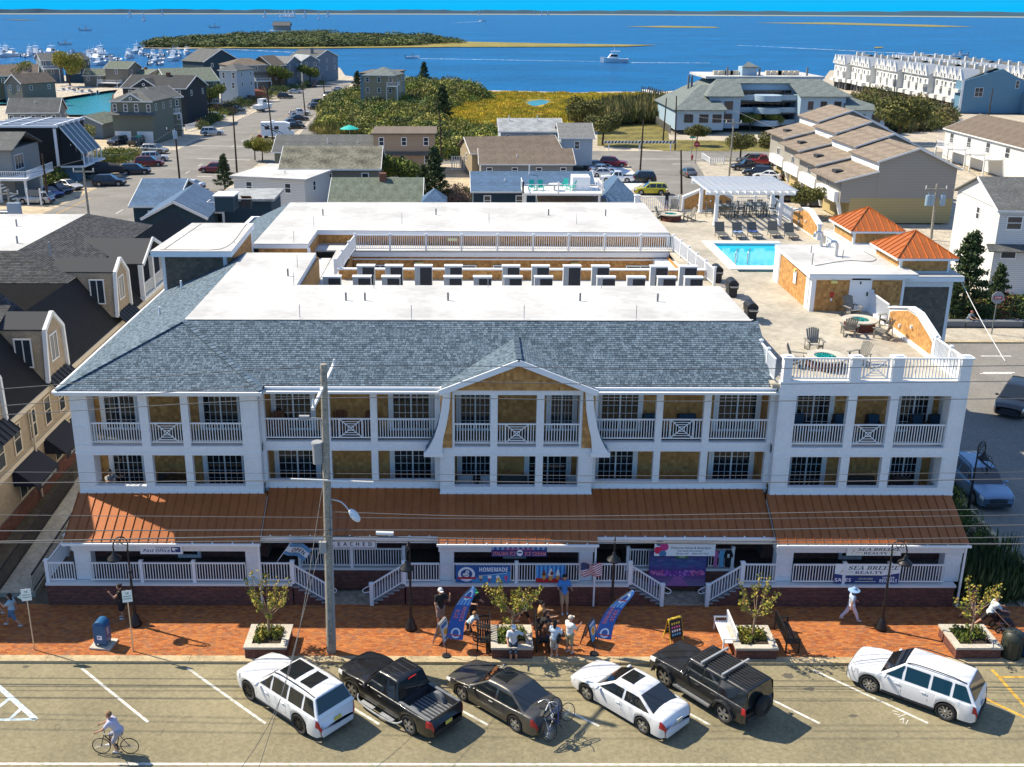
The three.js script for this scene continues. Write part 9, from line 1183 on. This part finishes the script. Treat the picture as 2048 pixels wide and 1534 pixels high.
// ---------------------------------------------------------------- boats
{
const hull=(L,W,h)=>{const s=[],n=8,pr=f=>f<0.55?1:Math.sqrt(Math.max(0,1 - Math.pow((f - 0.55)/ 0.45,2)));const P=(i,k)=>{const f=i / n,w=W / 2*pr(f);return[V((f - 0.5)*L,h + f*f*h*0.5,w),V((f - 0.5)*L,0.05,w*0.6),V((f - 0.5)*L,0.05,-w*0.6),V((f - 0.5)*L,h + f*f*h*0.5,-w)][k];};for(let i=0;i<n;i++){for(let k=0;k<3;k++)s.push(P(i,k),P(i + 1,k),P(i + 1,k + 1),P(i,k),P(i + 1,k + 1),P(i,k + 1));const d=V(0,-0.12,0);s.push(P(i,0).add(d),P(i + 1,0).add(d),P(i + 1,3).add(d),P(i,0).add(d),P(i + 1,3).add(d),P(i,3).add(d));}s.push(P(0,0),P(0,1),P(0,2),P(0,0),P(0,2),P(0,3));return tris(s);};
const mk=(kind,label,cat,L)=>{const t=thing(kind,label,cat),W=L*0.32;obj('hull',hull(L,W,L*0.13),M.white,t);if(kind==='cabin_cruiser'){obj('cabin',prism([[-L*0.15,L*0.12],[L*0.25,L*0.14],[L*0.12,L*0.3],[-L*0.12,L*0.3]],-W*0.32,W*0.32),M.white,t);obj('cabin_window',prism([[-L*0.1,L*0.2],[L*0.17,L*0.21],[L*0.12,L*0.27],[-L*0.1,L*0.27]],-W*0.335,W*0.335),M.glass,t);obj('hardtop',bx(-L*0.2,L*0.12,L*0.38,L*0.39,-W*0.3,W*0.3),M.white,t);for(const x of[-0.18,0.1])for(const s of[-1,1])obj('stanchion',cyl(V(L*x,L*0.28,s*W*0.28),V(L*x,L*0.38,s*W*0.28),0.04,0.04,5),M.steel,t);obj('mast',cyl(V(0,L*0.39,0),V(0,L*0.55,0),0.05),M.white,t);}else if(kind==='sail_boat'){obj('mast',cyl(V(0.3,0.5,0),V(0.3,9,0),0.1),M.white,t);obj('sail',slab([V(0.2,1,0),V(-3,1.1,0.3),V(0.2,8.8,0)],0.04),M.white,t);obj('jib',slab([V(0.4,0.9,0),V(3,0.9,0),V(0.4,7.5,0)],0.04),M.white,t);}else{obj('console',bx(-L*0.05,L*0.06,L*0.1,L*0.26,-W*0.15,W*0.15),M.grey,t);obj('canopy',bx(-L*0.14,L*0.12,L*0.34,L*0.36,-W*0.28,W*0.28),rnd()>0.5?M.white:mat(0.02,0.1,0.25,0.7),t);for(const x of[-0.1,0.09])for(const s of[-1,1])obj('canopy_pole',cyl(V(L*x,L*0.1,s*W*0.2),V(L*x,L*0.34,s*W*0.24),0.035,0.035,5),M.steel,t);obj('outboard',bx(-L*0.54,-L*0.48,0.1,L*0.22,-0.25,0.25),M.dark,t);}return t;};
const G='boats in the marina',cr=mk('cabin_cruiser','white cabin cruiser moored in the marina','boat',12),mo=mk('motor_boat','white open motor boat with canopy moored in the marina','boat',8);cr.userData.group=mo.userData.group=G;const p0=onY(200,130,-1),p1=onY(300,130,-1);cr.position.copy(p0);mo.position.copy(p1);cr.rotation.y=1.4;mo.rotation.y=1.6;
for(let i=0;i<74;i++){const u=rr(2,415),v=u>230?rr(106,132):u>165?rr(105,130):rr(104,117),p=onY(u,v,-1),c=i % 3===0;copy(c?cr:mo,[p.x,-1,p.z],rr(1.2,1.9)+(i % 2?Math.PI:0),null,G,rr(0.8,1.25));}
for(const[u,v,a]of[[150,187,0.3],[165,190,0.1],[180,189,0.4],[140,184,0.2],[128,186,0.2],[245,180,0.2]]){const p=onY(u,v,-1);copy(mo,[p.x,-1,p.z],a,'white open motor boat tied up in the lagoon','boats tied up in the lagoon',0.8);}
const p=onY(1228,125,-1);const big=copy(cr,[p.x,-1,p.z],Math.PI,'white fishing cruiser under way beyond the marsh','boats under way',1.25);for(const[u,v,l,s]of[[825,117,'white speed boat trailing a wake beyond the tan house',1],[1920,112,'speed boat at the head of the long wake off the townhouses',1.2],[965,43,'distant speed boat with a thin wake',2],[131,90,'white sport boat off the marina',1.3],[430,56,'distant white motor boat off the island',2],[172,62,'small distant boat on the left of the bay',2]]){const q=onY(u,v,-1);copy(mo,[q.x,-1,q.z],u<900?Math.PI:0,l,'boats under way',s);}
const foam=mat(0.6,0.66,0.7,0.9),wake=(a,b,w0,w1)=>{const A=onY(...a,-0.97),B=onY(...b,-0.97),d=B.clone().sub(A).normalize(),n=V(-d.z,0,d.x),l=[];for(let i=0;i<70;i++){const t=i / 70,c=A.clone().lerp(B,t).addScaledVector(n,rr(-1,1)),w=(w0 +(w1 - w0)*t)*rr(0.5,1.4),L=A.distanceTo(B)/ 80*rr(0.6,1.5);l.push(quad(c.clone().addScaledVector(n,w).addScaledVector(d,-L),c.clone().addScaledVector(n,w*0.6).addScaledVector(d,L),c.clone().addScaledVector(n,-w).addScaledVector(d,L),c.clone().addScaledVector(n,-w*0.5).addScaledVector(d,-L)));}const m=obj('wake',l,foam);m.userData={label:'white wake foam on the bay',category:'wake',kind:'stuff'};};
wake([1915,112],[1470,90],2.2,0.6);wake([835,117],[1200,123],1.2,0.3);wake([1240,125],[1420,126],1.5,0.5);wake([640,107],[340,93],1,0.6);wake([960,43],[900,46],3,0.6);
const sb=mk('sail_boat','white sail boat near the far shore','sail boat',6);sb.userData.group='sail boats near the far shore';const q0=onY(288,42,-1);sb.position.copy(q0);sb.scale.setScalar(2.2);sb.rotation.y=1.1;for(const[u,v]of[[530,34.5],[560,34.5],[570,34.5],[577,34.5],[585,34.5],[589,34.5],[610,34],[637,39],[656,33.5],[958,31],[1067,31],[1083,31],[1095,31],[325,32],[260,34]]){const q=onY(u,v,-1);copy(sb,[q.x,-1,q.z],rr(0.8,1.4),null,null,2.6);}
{const a=onY(1290,186,0),b=onY(1345,205,0),t=thing('dock','long white dock on piles at the marsh edge','dock');obj('planking',bar(a.clone().setY(1),b.clone().setY(1),2.2,0.2),M.offwhite,t);for(let i=0;i<14;i++){const q=a.clone().lerp(b,i / 13);for(const s of[-1,1])obj('pile',cyl(V(q.x + s*1.1,-1,q.z),V(q.x + s*1.1,2.2,q.z),0.16,0.16,6),M.darkpole,t);}rebase(t,a.x,0,a.z);}
{const t=thing('island_house','small grey house on piles standing on the island','house',onY(565,66,0).toArray());obj('wall',bx(-9,9,3,8,-6,6),WM.grey,t);for(const s of[-1,1])obj('roof',slab([V(-10,8,s*7),V(10,8,s*7),V(10,12,0),V(-10,12,0)],0.3),RM.slate,t);obj('deck',bx(-14,14,2.4,3,-8,9),M.offwhite,t);for(const x of[-12,-4,4,12])obj('pile',bx(x - 0.4,x + 0.4,-1,2.4,7,8),M.darkpole,t);}
}
scene.fog=new THREE.FogExp2(new THREE.Color(0.08,0.38,0.8),0.00001);
// ---------------------------------------------------------------- vegetation
{
const leafM=new THREE.MeshPhysicalMaterial({vertexColors:true,roughness:0.85,side:THREE.DoubleSide});
function leaves(n,at,size,tones,up=0,wr=0.42){const pos=[],col=[];for(let i=0;i<n;i++){const c=at(i),k=tones[Math.floor(rnd()*tones.length)],f=0.75 + rnd()*0.5,s=size*(0.6 + rnd()*0.8),a=V(rnd()- 0.5,rnd()- 0.5 + up,rnd()- 0.5).normalize(),b=V(rnd()- 0.5,rnd()- 0.5,rnd()- 0.5).cross(a).normalize(),p=[c.clone().addScaledVector(a,s),c.clone().addScaledVector(b,s*wr),c.clone().addScaledVector(a,-s*0.7),c.clone().addScaledVector(b,-s*wr)];for(const q of[0,1,2,0,2,3]){pos.push(p[q].x,p[q].y,p[q].z);col.push(k[0]*f,k[1]*f,k[2]*f);}}const g=new THREE.BufferGeometry();g.setAttribute('position',new THREE.Float32BufferAttribute(pos,3));g.setAttribute('color',new THREE.Float32BufferAttribute(col,3));g.computeVertexNormals();return g;}
const inBall=(c,r,sh=0.55)=>{for(;;){const p=V(rnd()*2 - 1,rnd()*2 - 1,rnd()*2 - 1),l=p.length();if(l<1&&l>sh*rnd())return V(c[0]+ p.x*r[0],c[1]+ p.y*r[1],c[2]+ p.z*r[2]);}};
const DG=[[0.035,0.06,0.018],[0.05,0.085,0.02],[0.025,0.045,0.016],[0.07,0.10,0.025]],YG=[[0.30,0.27,0.03],[0.24,0.24,0.03],[0.36,0.28,0.04],[0.16,0.19,0.025],[0.40,0.25,0.06]],OL=[[0.10,0.11,0.022],[0.14,0.14,0.03],[0.07,0.08,0.02],[0.18,0.16,0.035]],GR=[[0.10,0.15,0.02],[0.16,0.20,0.025],[0.07,0.10,0.02],[0.22,0.22,0.03]];
// street trees in the planters
const tl=['sparse young tree with upright shoots in the planter near the post office','bushy yellow-green young tree in the planter where people sit','thin yellowing young tree in the planter beside the white bench','bare-stemmed yellow young tree in the planter by the bins'];
planters.forEach((q,i)=>{
const t=thing('street_tree',tl[i],'tree',[q.x,q.y,q.z],0,'young trees in the planters'),br=[cyl(V(0,0,0),V(0.05,1.15,0),0.055,0.045,8)],tips=[],n=[16,15,12,11][i];
for(let k=0;k<n;k++){const a=k*2.4,y0=0.95 + 0.25*rnd(),up=0.5 + rnd()*1.15,r=0.45 + rnd()*(i===1?0.8:0.62),m=V(Math.cos(a)*r*0.6,y0 + up*0.45,Math.sin(a)*r*0.6),e=V(Math.cos(a)*r,y0 + up +(i<3&&k % 4===0?0.55:0),Math.sin(a)*r);br.push(cyl(V(0.05,y0,0),m,0.026,0.016,5),cyl(m,e,0.016,0.006,4));tips.push([m,e]);}
obj('trunk',br,mat(0.30,0.20,0.13,0.9),t);obj('crown',leaves([720,1150,520,420][i],j=>{const[m,e]=tips[j % tips.length],s=rnd()*1.15 -(i>1?0:0.05);return m.clone().lerp(e,s).add(V((rnd()- 0.5)*0.22,(rnd()- 0.5)*0.2,(rnd()- 0.5)*0.22));},0.085,YG),leafM,t);
const pl=thing('planter_shrubs',['low green and gold shrubs filling the planter near the post office','low tufted shrubs in the planter where people sit','low gold and green shrubs in the planter beside the white bench','bright green shrubs in the planter by the bins'][i],'shrubs',[q.x,q.y,q.z]);obj('foliage',leaves(900,()=>{const k=Math.floor(rnd()*7),cx=(k % 3 - 1)*q.w*0.6,cz=(Math.floor(k / 3)- 1)*q.d*0.6;return inBall([cx,0.14,cz],[q.w*0.42,0.24,q.d*0.42]);},0.075,i % 2?GR:[...GR,...YG],0.5),leafM,pl);
});
// trees: conifers and broad crowns, grown once per kind then set out
function conifer(name,label,tones){const t=thing(name,label,'tree');obj('trunk',cyl(V(0,0,0),V(0,5.6,0),0.16,0.03,7),M.darkpole,t);const tiers=[];for(let k=0;k<46;k++){const y=0.5 + 5.3*k / 46,r=(1.0 - y / 6.2)*2.1*(0.65 + 0.5*rnd())+ 0.12,a=k*2.39;tiers.push([V(0,y,0),V(Math.cos(a)*r,y + 0.15 + 0.25*rnd(),Math.sin(a)*r)]);}obj('crown',leaves(5200,j=>{const[p,e]=tiers[j % 46],s=Math.sqrt(rnd());return p.clone().lerp(e,s).add(V((rnd()- 0.5)*0.55,(rnd()- 0.6)*0.4,(rnd()- 0.5)*0.55));},0.16,tones,0.3),leafM,t);return t;}
function broad(name,label,tones,R=2.6,h=5.5){const t=thing(name,label,'tree'),br=[cyl(V(0,0,0),V(0.1,h*0.45,0),0.18,0.13,7)],bl=[];for(let k=0;k<9;k++){const a=k*2.39,r=R*(0.25 + 0.5*rnd()),c=[Math.cos(a)*r,h*(0.5 + 0.4*rnd()),Math.sin(a)*r];bl.push(c);br.push(cyl(V(0.1,h*0.4,0),V(...c),0.08,0.03,5));}obj('trunk',br,M.darkpole,t);obj('crown',leaves(4600,j=>inBall(bl[j % 9],[R*0.48,R*0.36,R*0.48]),0.2,tones),leafM,t);return t;}
const kinds={c:conifer('cedar_tree','',DG),b:broad('broadleaf_tree','',GR),o:broad('pine_tree','',OL,2.8,5),y:broad('golden_tree','',[[0.28,0.25,0.03],[0.2,0.2,0.03],[0.34,0.3,0.04]],3,6)},started={};
const plant=(k,u,v,s,label)=>{const p=onY(u,v,0),o=kinds[k];if(!started[k]){started[k]=1;o.position.set(p.x,0,p.z);o.scale.setScalar(s);o.userData.label=label;}else copy(o,[p.x,0,p.z],rr(0,6),label,null,s);};
plant('c',1922,632,1.25,'tall dark cedar tree beside the side pavement');plant('c',1990,620,0.7,'low spreading cedar right of the tall cedar');plant('c',1900,640,0.55,'low cedar bush left of the tall cedar');plant('c',450,378,0.85,'dark cedar bush by the street beside the navy roof');plant('b',800,392,1.15,'dense green tree between the pinkish building and grey gables');plant('b',775,385,0.9,'lower green tree beside the grey gabled house');plant('c',870,402,1.25,'bright green juniper beside the sandy yard');plant('c',848,398,0.8,'small juniper left of the sandy yard');plant('o',1692,415,0.9,'small tree behind the far copper roof');plant('o',1610,432,0.85,'small green tree behind the terrace rail');plant('o',1480,320,1.0,'spreading pine before the condominium car park');plant('o',1545,320,1.0,'spreading pine beside the townhouses');plant('o',1393,290,0.85,'lone tree on the condominium lawn');plant('o',1795,285,1.9,'large conifer between condominium and waterfront townhouses');plant('b',1372,262,0.9,'round green bush before the condominium wall');plant('b',1425,262,0.95,'green tree before the condominium windows');plant('b',1500,262,0.85,'green tree before the condominium balconies');plant('b',1545,262,0.8,'green bush under the condominium balconies');plant('b',1625,260,0.8,'green bush right of the condominium balconies');plant('y',140,172,1.9,'golden-green tree before the slate blue marina house');plant('y',45,195,1.7,'rounded golden tree beside the tan gabled house');plant('y',160,330,1.1,'yellowing tree at the corner of the black house');plant('b',395,226,1.3,'green shrub tree beside the green balconies');plant('b',424,225,1.4,'green shrub tree right of the green balconies');plant('c',885,250,1.5,'dark wind-blown cedar at the marsh edge');plant('c',780,205,1.5,'dark cedar before the tan three-storey house');plant('c',848,175,1.4,'lone cedar on the shrub bank by the water');plant('c',755,210,1.2,'dark cedar left of the tan house front');plant('c',715,190,1.2,'dark cedar at the street end');plant('o',1170,262,1.5,'dense green bush at the lawn corner');plant('o',1205,290,1.3,'green bush beside the striped barrier');plant('b',560,178,1.5,'green shrub tree before the brown shingle house');plant('b',620,172,1.4,'green shrub tree before the grey modern houses');plant('y',525,322,0.7,'clipped hedge bush at the stop sign');plant('b',510,320,0.7,'round clipped bush left of the stop sign hedge');
// thickets, hedges, reeds and garden beds: uncountable masses
const clump=leaves(260,()=>inBall([0,0.55,0],[1,0.75,1],0.8),0.13,[[0.9,0.9,0.9],[1,1,1],[0.75,0.8,0.7]]),blade=leaves(170,()=>V(rr(-0.8,0.8),rr(0.25,1.0),rr(-0.8,0.8)),0.30,[[0.85,0.85,0.8],[1,1,1],[1.1,1.05,0.9]],2.2,0.12);
const mass=(name,label,geo,n,place,tones,sx,sy)=>{const m=new THREE.InstancedMesh(geo,leafM,n),d=new THREE.Object3D();for(let i=0;i<n;i++){const p=place(i);d.position.copy(p);d.rotation.y=rnd()*6.28;const s=rr(0.6,1.35);d.scale.set(s*sx,s*sy*rr(0.7,1.3),s*sx);d.updateMatrix();m.setMatrixAt(i,d.matrix);const c=tones[Math.floor(rnd()*tones.length)],f=rr(0.75,1.25);m.setColorAt(i,new THREE.Color().setRGB(c[0]*f,c[1]*f,c[2]*f));}m.name=numbered(name);shade(m);m.userData={label,category:'plants',kind:'stuff'};scene.add(m);};
const inPoly=(poly,y=-0.1)=>()=>{const us=poly.map(p=>p[0]),vs=poly.map(p=>p[1]);for(;;){const u=rr(Math.min(...us),Math.max(...us)),v=rr(Math.min(...vs),Math.max(...vs));let c=false;for(let i=0,j=poly.length - 1;i<poly.length;j=i++)if((poly[i][1]>v)!==(poly[j][1]>v)&&u<(poly[j][0]- poly[i][0])*(v - poly[i][1])/(poly[j][1]- poly[i][1])+ poly[i][0])c=!c;if(c&&!(y>-0.2&&Math.hypot((u - 1075)/ 34,(v - 206)/ 8)<1)&&Math.hypot((u - 1080)/ 24,(v - 231)/ 4)>1)return onY(u,v,y);}};
const SH=[...OL,...GR,[0.24,0.22,0.04],[0.3,0.27,0.06],[0.05,0.08,0.02],[0.2,0.2,0.05]].map(c=>c.map(v=>v*1.25));
mass('thicket','dense shrub thicket between the street and the marsh',clump,1500,inPoly([[640,262],[655,215],[690,190],[735,192],[820,190],[870,178],[950,196],[960,205],[880,225],[850,240],[890,265],[980,272],[990,300],[890,318],[740,282]]),SH,2.0,1.9);
mass('shrub_bank','shrub bank along the water behind the tan house',clump,320,inPoly([[800,176],[860,172],[930,184],[985,200],[900,208],[820,206]]),SH,2.4,2.6);
mass('reeds','tall reeds beside the lawn and marsh',blade,620,inPoly([[1150,250],[1190,232],[1260,222],[1330,218],[1340,246],[1200,252]]),[[0.16,0.15,0.05],[0.10,0.11,0.03],[0.22,0.19,0.07]],2.2,2.6);
mass('reeds','golden reeds along the parked cars',blade,500,inPoly([[630,268],[650,240],[700,200],[730,275],[700,282]]),[[0.22,0.20,0.05],[0.30,0.25,0.07],[0.15,0.15,0.03]],1.6,1.5);
mass('marsh_grass','tufts of golden marsh grass',blade,1700,inPoly([[870,250],[900,215],[960,196],[1000,186],[1150,188],[1320,188],[1330,215],[1180,235],[1150,255],[980,262]]),[[0.55,0.44,0.03],[0.44,0.38,0.03],[0.34,0.32,0.035],[0.60,0.46,0.05]],1.4,0.6);
mass('thicket','scrub between condominium and waterfront townhouses',clump,420,inPoly([[1690,245],[1700,205],[1760,196],[1850,218],[1910,242],[1870,262],[1760,268]]),[...OL,[0.22,0.16,0.07]],2.2,2.2);
mass('island_scrub','dark scrub covering the island',clump,900,inPoly([[300,95],[330,88],[480,74],[600,69],[740,74],[860,79],[920,86],[780,92],[560,94],[380,95]],-0.6),[[0.09,0.12,0.025],[0.13,0.15,0.03],[0.06,0.085,0.02]],9,3.2);
mass('hedge','clipped yellow-green hedge along the parking lot',clump,90,inPoly([[90,362],[150,335],[158,350],[110,378]]),GR,1.5,1.6);mass('hedge','gold corner shrubs at the street crossing',clump,60,inPoly([[180,325],[200,312],[280,308],[275,320],[235,330]]),[[0.28,0.25,0.03],[0.12,0.16,0.02]],1.0,1.0);
mass('garden_bed','dark planting along the side street',clump,260,i=>V(rr(23.0,27.0),-0.05,rr(-56,-42.8)),[...DG,...GR],0.42,0.6);mass('flowers','pink roses scattered through the side planting',leaves(16,()=>inBall([0,0.5,0],[0.2,0.15,0.2]),0.07,[[1,1,1]]),46,i=>V(rr(23.2,27),0.0,rr(-56,-43)),[[0.6,0.2,0.18],[0.62,0.34,0.22],[0.5,0.12,0.2]],0.9,1.1);mass('fountain_grass','green fountain grass beside the brick base',blade,60,i=>V(rr(22.8,26),-0.02,rr(-45.5,-43)),[[0.04,0.065,0.02],[0.06,0.09,0.025]],0.9,1.0);
mass('shrub_bed','flowering shrubs under the cedar tree',clump,90,inPoly([[1895,640],[1910,610],[2048,605],[2060,642]]),[...DG,...GR,[0.3,0.06,0.05]],0.8,0.8);mass('shrub_bed','pink flowering shrubs behind the white flat roof',clump,70,inPoly([[850,404],[870,392],[935,390],[940,404]]),[[0.32,0.20,0.16],[0.10,0.12,0.03],[0.40,0.26,0.2]],0.9,1.0);mass('shrub_bed','garden shrubs along the left street houses',clump,170,inPoly([[395,240],[430,225],[520,190],[640,160],[650,168],[560,190],[450,236],[400,262]]),[...GR,...DG,[0.25,0.12,0.08]],1.3,1.3);
{const g=[];for(let k=0;k<9;k++)g.push(bx(23 + k*5,27.9 + k*5,-0.02,0.45,-88.2,-87.5));struct('low_wall',g,M.midgrey);}
}
renderer.render(scene, camera);
